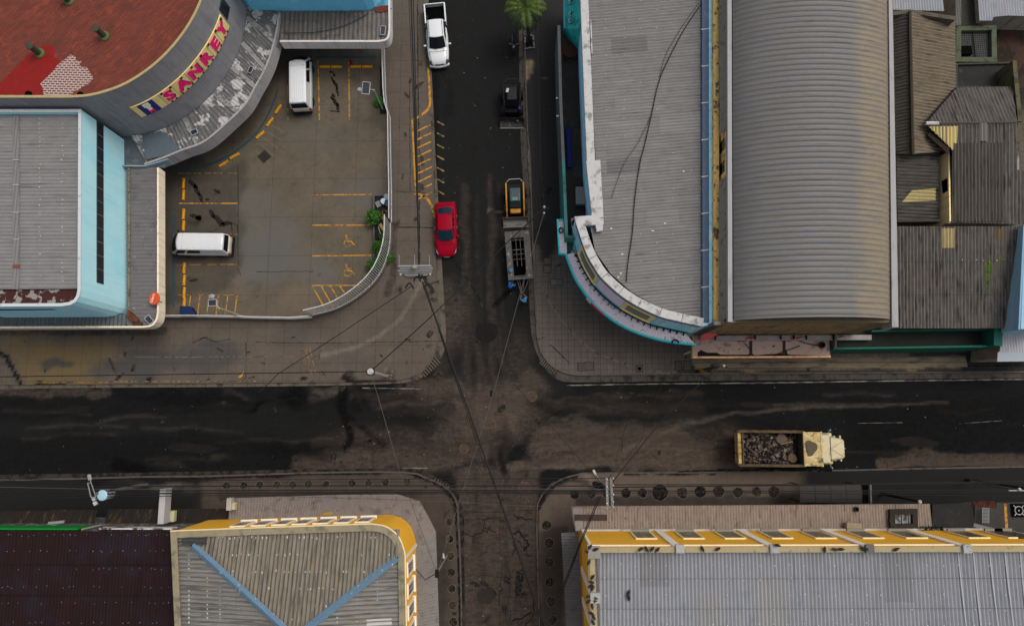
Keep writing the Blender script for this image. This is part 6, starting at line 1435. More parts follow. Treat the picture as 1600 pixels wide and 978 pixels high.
def wheels(t, xs, y, r, w, dual=()):
    for x in xs:
        for s in (-1, 1):
            yy = s * (y - w / 2); Mx = Matrix.Rotation(PI / 2, 3, 'X')
            mb = MB(); mb.lathe((x, yy, r), [(r * .6, -w / 2), (r * .94, -w / 2), (r, -w * .38), (r, w * .38), (r * .94, w / 2), (r * .6, w / 2)], 20, M=Mx); wh = obj('wheel', mb, tyre_m, t, local=True, smooth=True, auto=R(40))
            mb = MB(); mb.lathe((x, yy, r), [(r * .6, -w * .4), (r * .3, -w * .46), (.0001, -w * .46)], 16, M=Mx); mb.lathe((x, yy, r), [(r * .6, w * .4), (r * .3, w * .46), (.0001, w * .46)], 16, M=Mx); obj('rim', mb, rim_m, wh, local=True)


def body_rings(st):
    """st: list of (x, half width, z sill, z belt, z crown)"""
    out = []
    for x, w, z0, zb, zc in st:
        h = [(w * .88, z0), (w * .985, z0 + (zb - z0) * .25), (w, z0 + (zb - z0) * .7), (w * .95, zb), (w * .72, zb + (zc - zb) * .75), (w * .35, zc)]
        out.append([Vector((x, y, z)) for y, z in h] + [Vector((x, -y, z)) for y, z in h[::-1]])
    return out


def cabin(rows, n=6):
    """rows: (x centre, bow, half width, z, crown) front bottom, front top, rear top, rear bottom -> grid of points"""
    g = []
    for x, bow, w, z, cr_ in rows:
        g.append([Vector((x - bow * (2 * k / n - 1) ** 2, w * (2 * k / n - 1), z + cr_ * (1 - (2 * k / n - 1) ** 2))) for k in range(n + 1)])
    return g


def gpt(r0, r1, s, t):
    n = len(r0) - 1; f = t * n; i = min(n - 1, int(f)); u = f - i
    return (r0[i].lerp(r0[i + 1], u)).lerp(r1[i].lerp(r1[i + 1], u), s)


def glass_patch(r0, r1, s0, s1, t0, t1, off, n=6, inset_=0):
    c = gpt(r0, r1, .5, .5); nrm = (gpt(r0, r1, 1, .5) - gpt(r0, r1, 0, .5)).cross(gpt(r0, r1, .5, 1) - gpt(r0, r1, .5, 0)).normalized()
    if nrm.z < 0: nrm = -nrm
    mb = MB(); vs = []
    for s in (s0, s1):
        for k in range(n + 1):
            tt = t0 + (t1 - t0) * k / n
            if s == s1: tt = .5 + (tt - .5) * (1 - inset_)
            vs.append(gpt(r0, r1, s, tt) + nrm * off)
    mb.add(vs, [(k, k + 1, n + 2 + k, n + 1 + k) for k in range(n)]); return mb


def build_cabin(t, rows, m, gm, side_split=(.06, .5, .54, .95), rear=(.1, .85), front=(.06, .94), name='cabin', sides=True, bev=.05):
    g = cabin(rows); mb = MB(); n = len(g[0])
    vs = [v for r in g for v in r]
    fs = [(i * n + k, i * n + k + 1, (i + 1) * n + k + 1, (i + 1) * n + k) for i in range(3) for k in range(n - 1)]
    fs += [(0, n, 2 * n, 3 * n), (n - 1, 2 * n - 1, 3 * n - 1, 4 * n - 1)]
    mb.add(vs, fs); cb = obj(name, mb, m, t, local=True, bevel=bev)
    obj('windshield', glass_patch(g[0], g[1], front[0], front[1], .05, .95, .03), gm, t, local=True)
    if rear: obj('rear_window', glass_patch(g[3], g[2], rear[0], rear[1], .07, .93, .03), gm, t, local=True)
    if sides:
        for k, sgn in ((0, -1), (n - 1, 1)):
            A_, B_, C_, D_ = g[0][k], g[1][k], g[2][k], g[3][k]
            for a, b in ((side_split[0], side_split[1]), (side_split[2], side_split[3])):
                lo = lambda f: A_.lerp(D_, f); hi = lambda f: B_.lerp(C_, f); off = Vector((0, sgn * .022, .012))
                mb = MB(); mb.add([lo(a).lerp(hi(a), .12) + off, lo(b).lerp(hi(b), .12) + off, lo(b).lerp(hi(b), .88) + off, lo(a).lerp(hi(a), .88) + off], [(0, 1, 2, 3)]); obj('side_window', mb, gm, t, local=True)
    return g, cb


def mirrors(t, x, y, z, m):
    for s in (-1, 1):
        mb = MB(); mb.box((x, s * (y + .1), z), (.13, .22, .15)); obj('mirror', mb, m, t, local=True, bevel=.04)


# ---- red sedan, facing south
def pose(px, py, qx, qy, z=0.0):
    a, b = P(px, py, z), P(qx, qy, z); d = b - a; return (a + b) / 2, math.atan2(d.y, d.x)
c, rz = pose(697.5, 322, 699, 400)
t = thing('parked_sedan', 'dark red sedan parked at the kerb of the north street', 'car', (c.x, c.y, 0), rz)
st = [(-2.2, .62, .3, .62, .66), (-2.12, .78, .25, .8, .9), (-1.85, .86, .22, .88, 1.0), (-1.2, .88, .2, .92, 1.02), (0, .89, .2, .9, .98), (.95, .88, .2, .87, .96), (1.5, .86, .22, .78, .86), (1.95, .8, .25, .68, .76), (2.15, .66, .28, .56, .64), (2.24, .46, .32, .5, .54)]
mb = MB(); mb.loft(body_rings(st)); obj('body', mb, paint_r, t, local=True, smooth=True, subsurf=1)
build_cabin(t, [(1.12, .22, .72, .9, .05), (.3, .12, .6, 1.4, .05), (-.92, -.06, .58, 1.4, .05), (-1.72, -.14, .68, .95, .05)], paint_r, tealg, (.16, .5, .54, .84))
wheels(t, (-1.32, 1.35), .86, .31, .2); mirrors(t, .72, .86, .98, paint_r)
for s in (-1, 1):
    mb = MB(); mb.add([Vector(v) for v in ((1.62, s * .82, .765), (1.98, s * .75, .705), (2.1, s * .6, .66), (2.0, s * .66, .695))], [(0, 1, 2, 3)]); obj('headlight', mb, lamp_m, t, local=True)
    mb = MB(); mb.box((-2.08, s * .62, .78), (.12, .26, .1)); obj('tail_lamp', mb, red_l, t, local=True, bevel=.02)
    for x in (-.05, -.95): mb = MB(); mb.box((x, s * .895, .8), (.16, .03, .03)); obj('door_handle', mb, rim_m, t, local=True)
mb = MB(); mb.box((2.2, 0, .46), (.08, .7, .07)); obj('grille', mb, mat('chrome', A(160, 150, 140), .3, metallic=.6), t, local=True, bevel=.02)
mb = MB(); mb.box((2.26, 0, .36), (.03, .4, .1)); obj('number_plate', mb, mat('plate_white', A(170, 170, 166), .6), t, local=True)

def seams(t, ls, r=.011):
    for l in ls: mb = MB(); mb.tube([Vector(v) for v in l], r, 4); obj('panel_seam', mb, plastic, t, local=True)
seams(t, [[(1.3, -.74, .955), (1.36, 0, 1.0), (1.3, .74, .955)], [(1.3, -.7, .95), (1.95, -.62, .78)], [(1.3, .7, .95), (1.95, .62, .78)], [(-1.8, -.7, .99), (-1.84, 0, 1.02), (-1.8, .7, .99)]]); seams(t, [[(1.2, -.1, .97), (.95, -.6, 1.07)], [(1.22, .5, .96), (.98, .02, 1.08)]], .014)
# ---- white pickup, facing south
c, rz = pose(680.5, 14, 688.5, 112)
t = thing('parked_pickup', 'white double cab pickup with an empty black bed parked at the north street kerb', 'pickup', (c.x, c.y, 0), rz)
st = [(-.95, .88, .35, 1.02, 1.05), (0, .9, .32, 1.02, 1.08), (1.0, .9, .32, 1.02, 1.1), (1.35, .9, .32, 1.0, 1.14), (2.0, .86, .35, .96, 1.08), (2.45, .76, .4, .86, .98), (2.62, .6, .42, .7, .8), (2.68, .42, .45, .64, .68)]
mb = MB(); mb.loft(body_rings(st)); obj('body', mb, paint_w, t, local=True, smooth=True, subsurf=1)
build_cabin(t, [(1.5, .2, .76, 1.06, .05), (.68, .12, .64, 1.68, .05), (-.85, -.03, .64, 1.68, .05), (-1.08, -.02, .76, 1.06, .0)], paint_w, car_glass, (.14, .5, .54, .92))
for s in (-.42, .42): mb = MB(); mb.box((-.1, s * 1.3, 1.735), (1.3, .03, .02)); obj('roof_groove', mb, plastic, t, local=True)
bed = MB(); bed.box((-1.82, 0, .62), (1.62, 1.5, .06)); bd = obj('cargo_bed', bed, drk, t, local=True)
for s in (-1, 1): mb = MB(); mb.box((-1.8, s * .83, .78), (1.72, .12, .62)); obj('bed_side', mb, paint_w, bd, local=True, bevel=.03)
for s in (-1, 1): mb = MB(); mb.box((-1.8, s * .755, .8), (1.6, .03, .52)); obj('bed_liner', mb, plastic, bd, local=True)
mb = MB(); mb.box((-2.64, 0, .78), (.08, 1.62, .6)); obj('tailgate', mb, paint_w, bd, local=True, bevel=.02)
mb = MB(); mb.box((-2.76, 0, .48), (.14, 1.6, .14)); obj('bumper', mb, mat('bumper_grey', A(120, 120, 120), .5), t, local=True, bevel=.03)
mb = MB(); mb.loft([[Vector((2.52 + .12 * (1 - (y / .7) ** 2) + dx, y, z)) for dx, z in ((0, .78), (.05, .7), (0, .62))] for y in (-.7, -.35, 0, .35, .7)]); obj('grille', mb, plastic, t, local=True)
mb = MB(); mb.loft([[Vector((2.54 + .16 * (1 - (y / .82) ** 2) + dx, y, z)) for dx, z in ((-.1, .6), (.06, .58), (.08, .4), (-.1, .38))] for y in (-.82, -.4, 0, .4, .82)]); obj('bumper', mb, paint_w, t, local=True, bevel=.03)
for s in (-1, 1): mb = MB(); mb.box((2.42, s * .7, .86), (.26, .22, .1), rz=-s * .5); obj('headlight', mb, mat('dark_lamp', A(52, 54, 56), .2), t, local=True, bevel=.03)
wheels(t, (-1.7, 1.62), .88, .36, .24); mirrors(t, 1.12, .92, 1.18, paint_w)
for s in (-1, 1):
    for x in (.2, -.7): mb = MB(); mb.box((x, s * .91, .95), (.16, .03, .04)); obj('door_handle', mb, rim_m, t, local=True)

seams(t, [[(1.62, -.72, 1.1), (1.7, 0, 1.15), (1.62, .72, 1.1)], [(1.62, -.7, 1.1), (2.4, -.6, .93)], [(1.62, .7, 1.1), (2.4, .6, .93)], [(1.55, -.1, 1.16), (1.25, -.62, 1.28)], [(1.57, .55, 1.14), (1.28, .0, 1.3)]])
# ---- two white vans
def van(lab, c, rz):
    t = thing('white_van', lab, 'van', (c.x, c.y, LZ), rz, 'white vans in the parking lot')
    st = [(-2.32, .78, .32, .9, .93), (-2.26, .83, .28, 1.1, 1.14), (-1.5, .85, .25, 1.12, 1.16), (0, .85, .25, 1.12, 1.16), (1.4, .85, .25, 1.1, 1.14), (2.0, .83, .28, 1.04, 1.08), (2.25, .76, .3, .86, .9), (2.34, .62, .34, .66, .7)]
    mb = MB(); mb.loft(body_rings(st)); obj('body', mb, paint_w, t, local=True, smooth=True, subsurf=1)
    build_cabin(t, [(2.2, .16, .78, 1.05, .03), (1.46, .1, .68, 1.9, .05), (-2.18, -.03, .68, 1.9, .05), (-2.3, -.03, .79, 1.08, .02)], paint_w, car_glass, (.03, .2, .24, .5), (.12, .82), bev=.08)
    for k in range(-3, 4): mb = MB(); mb.box((-.5, k * .16, 1.955 - abs(k) * .004), (2.7, .03, .02)); obj('roof_rib', mb, paint_w, t, local=True, bevel=.008)
    mb = MB(); mb.box((1.0, 0, 1.948), (.012, 1.28, .012)); obj('roof_seam', mb, mat('seam_grey', A(150, 150, 150), .6), t, local=True)
    mb = MB(); mb.box((-2.38, 0, .42), (.16, 1.56, .2)); obj('bumper', mb, plastic, t, local=True, bevel=.04)
    mb = MB(); mb.box((2.36, 0, .42), (.16, 1.5, .2)); obj('bumper', mb, plastic, t, local=True, bevel=.04)
    mb = MB(); mb.box((-2.335, 0, .82), (.05, 1.3, .34)); obj('rear_panel', mb, mat('cream_panel', A(206, 198, 168), .5), t, local=True, bevel=.02)
    mb = MB(); mb.box((-2.37, 0, .78), (.03, .46, .13)); obj('number_plate', mb, mat('plate_yellowish', A(176, 160, 110), .6), t, local=True)
    for s in (-1, 1):
        mb = MB(); mb.box((-2.31, s * .76, .86), (.08, .14, .36)); obj('tail_lamp', mb, red_l, t, local=True, bevel=.02)
        mb = MB(); mb.box((2.2, s * .62, .78), (.14, .26, .16)); obj('headlight', mb, lamp_m, t, local=True, bevel=.03)
        for f in (-.45, .35): mb = MB(); mb.tube([(-2.14, f + .3 * s * 0, 1.91), (-2.11, f, 1.95)], .02, 5); obj('roof_bolt', mb, grat, t, local=True)
    mb = MB(); mb.box((.1, -.853, .72), (2.2, .012, .02)); obj('slide_rail', mb, mat('seam_grey', A(150, 150, 150), .6), t, local=True)
    wheels(t, (-1.35, 1.45), .84, .32, .2); mirrors(t, 1.72, .84, 1.2, plastic); return t
c, rz = pose(477, 182, 476, 97); c.z = 0
v1 = van('white van nosed against the north canopy of the parking lot', c, rz)
c, rz = pose(368, 387.5, 278, 386.5)
dup(v1, 'white van parked sideways by the cream edged canopy on the west', (c.x, c.y, LZ), rz)

# ---- dump truck facing east
c, rz = pose(1139, 698, 1299, 699.5)
tD_ = thing('dump_truck', 'cream and yellow dump truck loaded with rubble on the main street', 'truck', (c.x, c.y, 0), rz)
crm_p = mat('cream_truck_paint', A(206, 196, 158), .5, [('v', .06, .6, 0), ('n', A(150, 138, 104), .6, .5, 0, .56, .72)], obj_space=True)
yel_t = mat('worn_yellow_steel', A(176, 150, 92), .7, [('v', .15, .4, 0), ('n', A(110, 80, 48), .8, .4, 0, .54, .66), ('n', A(212, 196, 150), .6, (1.5, .25, 1), 0, .52, .66)], obj_space=True)
yel_d = mat('dirty_yellow_steel', A(92, 76, 52), .8, [('v', .2, .4, 0), ('n', A(66, 56, 42), .8, .5, 0, .48, .62)], obj_space=True)
mb = MB(); mb.box((-.3, .42, .82), (7.0, .18, .26)); mb.box((-.3, -.42, .82), (7.0, .18, .26)); mb.box((-1.6, 0, .8), (.3, .9, .2)); mb.box((1.2, 0, .8), (.3, .9, .2)); mb.box((-3.6, 0, .8), (.2, .9, .2)); obj('chassis', mb, plastic, tD_, local=True)
wheels(tD_, (-2.6, -1.35, 2.75), 1.18, .5, .36)
mb = MB(); mb.box((-1.35, 0, 1.14), (4.9, 2.2, .1)); fl = obj('dump_body', mb, yel_d, tD_, local=True); fl.scale.x = .93; fl.location.x = -.27
for s in (-1, 1):
    mb = MB(); mb.box((-1.3, s * 1.2, 1.72), (5.0, .1, 1.2)); mb.box((-1.3, s * 1.22, 2.36), (5.1, .2, .12)); obj('side_wall', mb, yel_d, fl, local=True, bevel=.02)
    for k in range(5): mb = MB(); mb.box((-3.4 + k * 1.02, s * 1.3, 1.72), (.12, .1, 1.1)); obj('side_rib', mb, yel_d, fl, local=True)
mb = MB(); mb.box((1.2, 0, 1.75), (.1, 2.36, 1.2)); obj('front_wall', mb, mat('front_dirt', A(66, 64, 56), .9, [('v', .2, .3, 0)], obj_space=True), fl, local=True)
# tailgate of three slanted panels
for k in (-1, 0, 1):
    a = [Vector((-3.88, k * .79 - .37, 2.32)), Vector((-3.88, k * .79 + .37, 2.32)), Vector((-3.55, k * .79 + .37, 2.2)), Vector((-3.55, k * .79 - .37, 2.2))]; mb = MB(); mb.add(a + [v - Vector((.0, 0, .9)) for v in a], [(0, 1, 2, 3), (7, 6, 5, 4), (0, 1, 5, 4), (1, 2, 6, 5), (2, 3, 7, 6), (3, 0, 4, 7)]); obj('tailgate_panel', mb, yel_t, fl, local=True, bevel=.03)
mb = MB(); mb.box((-3.5, 0, 2.3), (.1, 2.5, .12)); mb.box((-3.93, 0, 2.34), (.08, 2.5, .1)); obj('tailgate_rail', mb, yel_d, fl, local=True)
mb = MB(); n_ = 9
vs = []
for i in range(n_):
    for j in range(9):
        x = 1.25 + 1.28 * i / (n_ - 1); y = -1.22 + 2.44 * j / 8; vs.append((x, y, 2.5 + .1 * i / (n_ - 1) + (.03 if j % 2 else 0)))
mb.add(vs, [(i * 9 + j, i * 9 + j + 1, (i + 1) * 9 + j + 1, (i + 1) * 9 + j) for i in range(n_ - 1) for j in range(8)]); 
mb.box((1.24, 0, 2.42), (.12, 2.5, .16)); mb.box((2.53, 0, 2.58), (.12, 2.5, .12)); obj('cab_shield', mb, mat('shield_steel', A(200, 176, 116), .7, [('v', .1, (.6, .12, 1), 0), ('n', A(222, 212, 172), .8, (.8, .2, 1), 0, .5, .6), ('n', A(140, 96, 50), .8, (.3, .2, 1), 0, .58, .64), ('n', A(86, 78, 58), .9, .8, 0, .56, .62)], obj_space=True), fl, local=True)
mb = MB()
vs = []
N_ = 26
for k in range(N_):
    a = 2 * PI * k / N_; r = 1 + .18 * math.sin(3 * a + 1) + random.uniform(-.08, .08); vs.append((1.72 + .42 * r * math.cos(a), .1 + .55 * r * math.sin(a), 2.645))
mb.add(vs, [list(range(N_))]); obj('mud_patch', mb, mat('dry_mud', A(92, 86, 70), .95, [('v', .12, .2, 0)], obj_space=True), fl, local=True)
# cab
mb = MB(); mb.loft([[Vector((x, y * w, z)) for y, z in ((1, .9), (1, zt * .8), (.88, zt), (-.88, zt), (-1, zt * .8), (-1, .9))] for x, w, zt in ((1.45, 1.1, 2.3), (1.6, 1.14, 2.45), (2.75, 1.14, 2.42), (3.02, 1.1, 1.9))]); obj('cab', mb, crm_p, tD_, local=True, bevel=.05)
mb = MB(); mb.add([Vector(v) for v in ((3.06, -.92, 1.92), (3.06, .92, 1.92), (2.82, .86, 2.36), (2.82, -.86, 2.36))], [(0, 1, 2, 3)]); obj('windshield', mb, car_glass, tD_, local=True)
mb = MB(); mb.loft([[Vector((x, y * w, z)) for y, z in ((1, 1.0), (1, zt - .2), (.85, zt - .03), (0, zt), (-.85, zt - .03), (-1, zt - .2), (-1, 1.0))] for x, w, zt in ((2.95, .88, 1.96), (3.2, .86, 1.94), (3.8, .76, 1.84), (4.08, .7, 1.76), (4.14, .64, 1.64))]); hd = obj('hood', mb, crm_p, tD_, local=True, bevel=.05)
for s in (-1, 1): mb = MB(); mb.tube([(3.05, s * .04, 1.975), (4.02, s * .56, 1.81)], .012, 5); obj('hood_crease', mb, mat('crease', A(168, 158, 124), .6), hd, local=True)
for s in (-1, 1):
    mb = MB(); prof = [(2.15, .95), (2.2, 1.25), (2.5, 1.36), (3.0, 1.32), (3.4, 1.2), (3.55, .95)]
    mb.loft([[Vector((x, y, z)) for x, z in prof] for y in (s * .66, s * (1.14 if True else 1))]); obj('fender', mb, crm_p, tD_, local=True, bevel=.05)
    mb = MB(); mb.box((3.66, s * .82, 1.02), (.22, .24, .2)); obj('headlight', mb, lamp_m, tD_, local=True, bevel=.04)
    mb = MB(); mb.tube([(2.9, s * 1.1, 1.9), (2.98, s * 1.32, 1.95)], .025, 5); mb.box((2.98, s * 1.36, 1.95), (.07, .12, .34)); obj('mirror', mb, mat('mirror_steel', A(150, 150, 152), .4), tD_, local=True)
    mb = MB(); mb.lathe((2.5, s * 1.0, 1.375), [(.05, 0), (.05, .05), (.0001, .05)], 10); obj('marker_cap', mb, plastic, tD_, local=True)
mb = MB(); mb.box((4.2, 0, .75), (.14, 1.9, .26)); obj('bumper', mb, crm_p, tD_, local=True, bevel=.04)
mb = MB(); mb.lathe((4.14, .02, 1.7), [(.04, 0), (.04, .06), (.0001, .07)], 8); obj('hood_ornament', mb, lamp_m, tD_, local=True)
mb = MB(); mb.lathe((1.35, -1.1, 1.2), [(.06, 0), (.06, 1.2), (.0001, 1.2)], 10); obj('exhaust_stack', mb, plastic, tD_, local=True)
# rubble load: base heap plus broken lumps
Mt = Matrix.Translation((c.x, c.y, 0)) @ Matrix.Rotation(rz, 4, 'Z') @ Matrix.Translation((-.27, 0, 0)) @ Matrix.Diagonal((.93, 1, 1, 1))
rub = [mat('rubble_%s' % k, A(*cc), .95, [('v', .3, .2, 0)]) for k, cc in (('grey', (84, 78, 72)), ('dark', (38, 36, 34)), ('brown', (92, 74, 60)), ('pale', (124, 114, 104)), ('black', (20, 19, 18)))]
def lump(mb, c, s, mi):
    vs = []
    for k in range(8):
        vs.append(Vector(((1 if k & 1 else -1) * s[0] * random.uniform(.5, 1), (1 if k & 2 else -1) * s[1] * random.uniform(.5, 1), (1 if k & 4 else -1) * s[2] * random.uniform(.5, 1))))
    M = Matrix.Rotation(random.uniform(0, 6), 3, 'Z') @ Matrix.Rotation(random.uniform(-.6, .6), 3, 'X')
    mb.add([M @ v + Vector(c) for v in vs], [(0, 1, 3, 2), (4, 6, 7, 5), (0, 4, 5, 1), (2, 3, 7, 6), (0, 2, 6, 4), (1, 5, 7, 3)], mi)
mb = MB(); nx, ny = 34, 18; vs = []
hh = lambda x, y: 1.45 + .42 * math.exp(-((x + 1.6) / 1.6) ** 2) * (1 - (y / 1.5) ** 2) - .35 * max(0, (x - .55) / .6)
for i in range(nx + 1):
    for j in range(ny + 1):
        x = -3.4 + 4.5 * i / nx; y = -1.13 + 2.26 * j / ny; vs.append(Mt @ Vector((x, y, hh(x, y) + random.uniform(-.07, .07))))
mb.add(vs, [(i * (ny + 1) + j, i * (ny + 1) + j + 1, (i + 1) * (ny + 1) + j + 1, (i + 1) * (ny + 1) + j) for i in range(nx) for j in range(ny)], 1)
for _ in range(900):
    x, y = random.uniform(-3.35, .85), random.uniform(-1.08, 1.08); s = random.choice((.03, .05, .06, .09, .13)) * random.uniform(.7, 1.3)
    p = Mt @ Vector((x, y, hh(x, y) + s * .3 + .02)); lump(mb, p, (s, s * random.uniform(.5, 1), s * .6), random.choice((0, 0, 1, 1, 2, 2, 3, 4, 4)))
o = obj('rubble_load', mb, rub); tag(o, 'heap of broken asphalt and rubble filling the dump truck bed', 'rubble', kind='stuff')
for x, y, sx, sy, cc, lab in ((-.3, .72, .48, .4, (96, 82, 70), 'large flat brownish slab lump on the rubble beside the truck side wall'), (.55, -.72, .42, .36, (98, 79, 63), 'large tan slab lump on the rubble at the front corner of the truck bed')):
    mb = MB(); N_ = 11; ang = [2 * PI * k / N_ for k in range(N_)]; rr = [random.uniform(.8, 1.1) for _ in ang]
    top = [Mt @ Vector((x + sx * r * math.cos(a), y + sy * r * math.sin(a), hh(x, y) + .3)) for a, r in zip(ang, rr)]; bot = [Mt @ Vector((x + sx * r * 1.05 * math.cos(a), y + sy * r * 1.05 * math.sin(a), hh(x, y) - .1)) for a, r in zip(ang, rr)]
    mb.add(top + bot, [list(range(N_))] + [(k, (k + 1) % N_, N_ + (k + 1) % N_, N_ + k) for k in range(N_)]); tag(obj('rubble_slab', mb, mat('slab_%d' % int(x * 10 + 90), A(*cc), .95, [('v', .15, .2, 0)]), bevel=.03), lab, 'rubble slab')
for (a, b, w, cc, lab) in (((-.35, .3), (.65, .5), .03, (160, 140, 96), 'pale broken wooden stick lying across the truck rubble'), ((-3.15, .2), (-2.5, -.38), .075, (84, 68, 64), 'brown plank end with pale tip poking from the truck rubble')):
    mb = MB(); mb.tube([Mt @ Vector((*a, hh(*a) + .28)), Mt @ Vector((*b, hh(*b) + .2))], w, 5); tag(obj('wooden_stick', mb, mat('stick_%d' % int(w * 1000), A(*cc), .9)), lab, 'stick')

# ---- skid steer loaders
def loader(lab, c, rz, L_, W_, m_body, m_arm, m_cab, m_bucket, group, yellow):
    t = thing('skid_steer_loader', lab, 'loader', (c.x, c.y, 0), rz, group)
    k = L_ / 3.4
    mb = MB(); mb.loft([[Vector((x, y * w, z)) for y, z in ((1, .3), (1, zt - .1), (.85, zt), (-.85, zt), (-1, zt - .1), (-1, .3))] for x, w, zt in ((-1.35 * k, W_ * .3, 1.1), (-1.2 * k, W_ * .34, 1.25), (-.2 * k, W_ * .34, 1.2), (.75 * k, W_ * .32, .75))]); obj('body', mb, m_body, t, local=True, bevel=.04)
    mb = MB(); mb.loft([[Vector((x, y * w, z)) for y, z in ((1, .9), (.94, zt - .05), (.8, zt), (-.8, zt), (-.94, zt - .05), (-1, .9))] for x, w, zt in ((-.75 * k, W_ * .22, 1.85), (.25 * k, W_ * .22, 1.95), (.5 * k, W_ * .22, 1.3))]); cb = obj('cab', mb, m_cab, t, local=True, bevel=.04)
    for s in (-1, 1):
        yy = s * W_ * .335
        mb = MB(); pts = [(-1.3, 1.35), (-1.1, 1.55), (.1, 1.45), (.75, 1.0), (1.05, .45)]; off = [(yy, .0)]
        mb.loft([[Vector((x * k, yy + dy, z + dz)) for dy, dz in ((-.06, -.09), (.06, -.09), (.06, .09), (-.06, .09))] for x, z in pts]); ar = obj('lift_arm', mb, m_arm, t, local=True, bevel=.02)
        mb = MB(); mb.tube([(-.5 * k, yy * .86, .8), (.4 * k, yy * .92, 1.2)], .045, 8); obj('hydraulic_ram', mb, rim_m, ar, local=True)
    mb = MB(); mb.tube([(-1.32 * k, -W_ * .3, 1.5), (-1.48 * k, -W_ * .2, 1.56), (-1.5 * k, W_ * .2, 1.56), (-1.32 * k, W_ * .3, 1.5)], .045, 8); obj('rear_guard', mb, mat('guard_rail', A(150, 150, 146) if yellow else A(40, 40, 40), .5), t, local=True)
    wheels(t, (-.78 * k, .42 * k), W_ * .47, .36, .26)
    bw = W_ / 2
    mb = MB(); prof = [(1.1, .62), (1.02, .3), (1.12, .06), (1.72, .05)]
    mb.loft([[Vector((x * k, y, z)) for x, z in prof] + [Vector(((x + .03) * k, y, z + .03)) for x, z in prof[::-1]] for y in (-bw, bw)]); bk = obj('bucket', mb, m_bucket, t, local=True)
    for s in (-1, 1): mb = MB(); mb.add([Vector((x * k, s * bw, z)) for x, z in prof] + [Vector((x * k, s * (bw - .03), z)) for x, z in prof], [(0, 1, 2, 3), (4, 5, 6, 7), (0, 1, 5, 4), (1, 2, 6, 5), (2, 3, 7, 6), (3, 0, 4, 7)]); obj('bucket_side', mb, m_bucket, bk, local=True)
    mb = MB(); mb.box((1.7 * k, 0, .07), (.1, W_, .04)); obj('cutting_edge', mb, mat('worn_edge', A(110, 106, 100), .5), bk, local=True)
    return t, k
blackp = mat('black_paint', A(13, 13, 14), .7, [('v', .3, .3, 0)], obj_space=True)
c, rz = pose(800.5, 130, 800, 205)
t, k = loader('black skid steer loader parked at the north street kerb, bucket toward the crossing', c, rz, 3.75, 1.98, blackp, blackp, mat('dark_cab', A(18, 20, 24), .5), mat('dark_bucket', A(52, 50, 48), .7, [('v', .3, .4, 0), ('n', A(100, 96, 90), .6, .5, 0, .55, .66)], obj_space=True), None, False)
mb = MB(); mb.box((-.45 * k, -.35, 1.96), (.34, .2, .04), rz=-.2); obj('white_label', mb, white_w, t, local=True)
mb = MB(); mb.tube([(-.2 * k, .25, 1.96), (.05 * k, .1, 1.98), (-.1 * k, -.2, 1.97)], .014, 5); obj('hose', mb, rim_m, t, local=True)
mb = MB(); mb.box((.5 * k, .62, 1.2), (.45, .16, .12)); obj('blue_tank', mb, mat('blue_tank', A(20, 44, 120), .5), t, local=True, bevel=.03)
mb = MB(); mb.lathe((1.2 * k, .45, .3), [(.14, 0), (.1, .06), (.0001, .07)], 10); obj('dirt_clod', mb, mat('dirt_clod', A(96, 92, 86), .95), t, local=True)
c, rz = pose(804, 283, 806.5, 358)
yp = mat('yellow_loader_paint', A(196, 136, 28), .5, [('v', .12, .3, 0), ('n', A(90, 66, 36), .7, .3, 0, .58, .68)], obj_space=True)
t, k = loader('yellow and black skid steer loader in front of the hopper trailer', c, rz, 3.7, 2.05, blackp, yp, mat('grey_green_cab', A(64, 80, 84), .25, [('v', .1, .4, 0)], obj_space=True), mat('grey_bucket', A(116, 112, 106), .6, [('v', .15, .4, 0), ('n', A(40, 38, 36), .8, (.2, .8, 1), 0, .55, .66)], obj_space=True), None, True)
mb = MB(); mb.box((.72 * k, 0, .86), (.34 * k, .82, .3)); obj('front_plate', mb, yp, t, local=True, bevel=.05)
mb = MB(); mb.box((.1 * k, 0, 1.96), (.26, .42, .03)); obj('roof_hatch', mb, mat('green_hatch', A(92, 128, 110), .4), t, local=True)

# ---- hopper trailer
c, rz = pose(807.5, 365, 814, 443)
tt = thing('hopper_trailer', 'grey steel hopper trailer with open grid bars, hitched beside two workers', 'trailer', (c.x, c.y, 0), rz)
stl = mat('dusty_steel', A(84, 81, 77), .6, [('v', .2, .3, 0), ('n', A(150, 148, 144), .6, .3, 0, .58, .66), ('n', A(60, 56, 52), .7, .4, 0, .54, .66)], obj_space=True)
o_ = [(-1.95, -.98), (1.95, -.98), (1.95, .98), (-1.95, .98)]; i_ = [(-1.35, -.52), (1.75, -.5), (1.75, .48), (-1.35, .5)]
mb = MB(); mb.ring(o_, i_, 1.05, 1.22); obj('deck', mb, stl, tt, local=True, bevel=.02)
mb = MB(); mb.ring(i_, inset(i_, .05), .4, 1.24); obj('hopper_wall', mb, plastic, tt, local=True)
mb = MB(); mb.prism(inset(i_, .04), .3, .42); obj('hopper_floor', mb, drk, tt, local=True)
for y in (-.14, .2): mb = MB(); mb.tube([(-1.3, y, 1.2), (.9, y - .03, 1.2)], .03, 6); obj('grid_bar', mb, stl, tt, local=True)
for x in (-1.2, -.42, -.06, .34): mb = MB(); mb.tube([(x, -.5, 1.21), (x, .5, 1.21)], .03, 6); obj('grid_bar', mb, stl, tt, local=True)
mb = MB(); mb.tube([(1.7, -.5, 1.27), (1.68, .5, 1.27)], .045, 6); mb.tube([(-1.4, -.5, 1.27), (-1.4, .5, 1.27)], .045, 6); obj('hopper_rim', mb, stl, tt, local=True)
for s in (-1, 1): mb = MB(); mb.box((0, s * .9, .82), (3.8, .14, .4)); obj('side_beam', mb, stl, tt, local=True, bevel=.02)
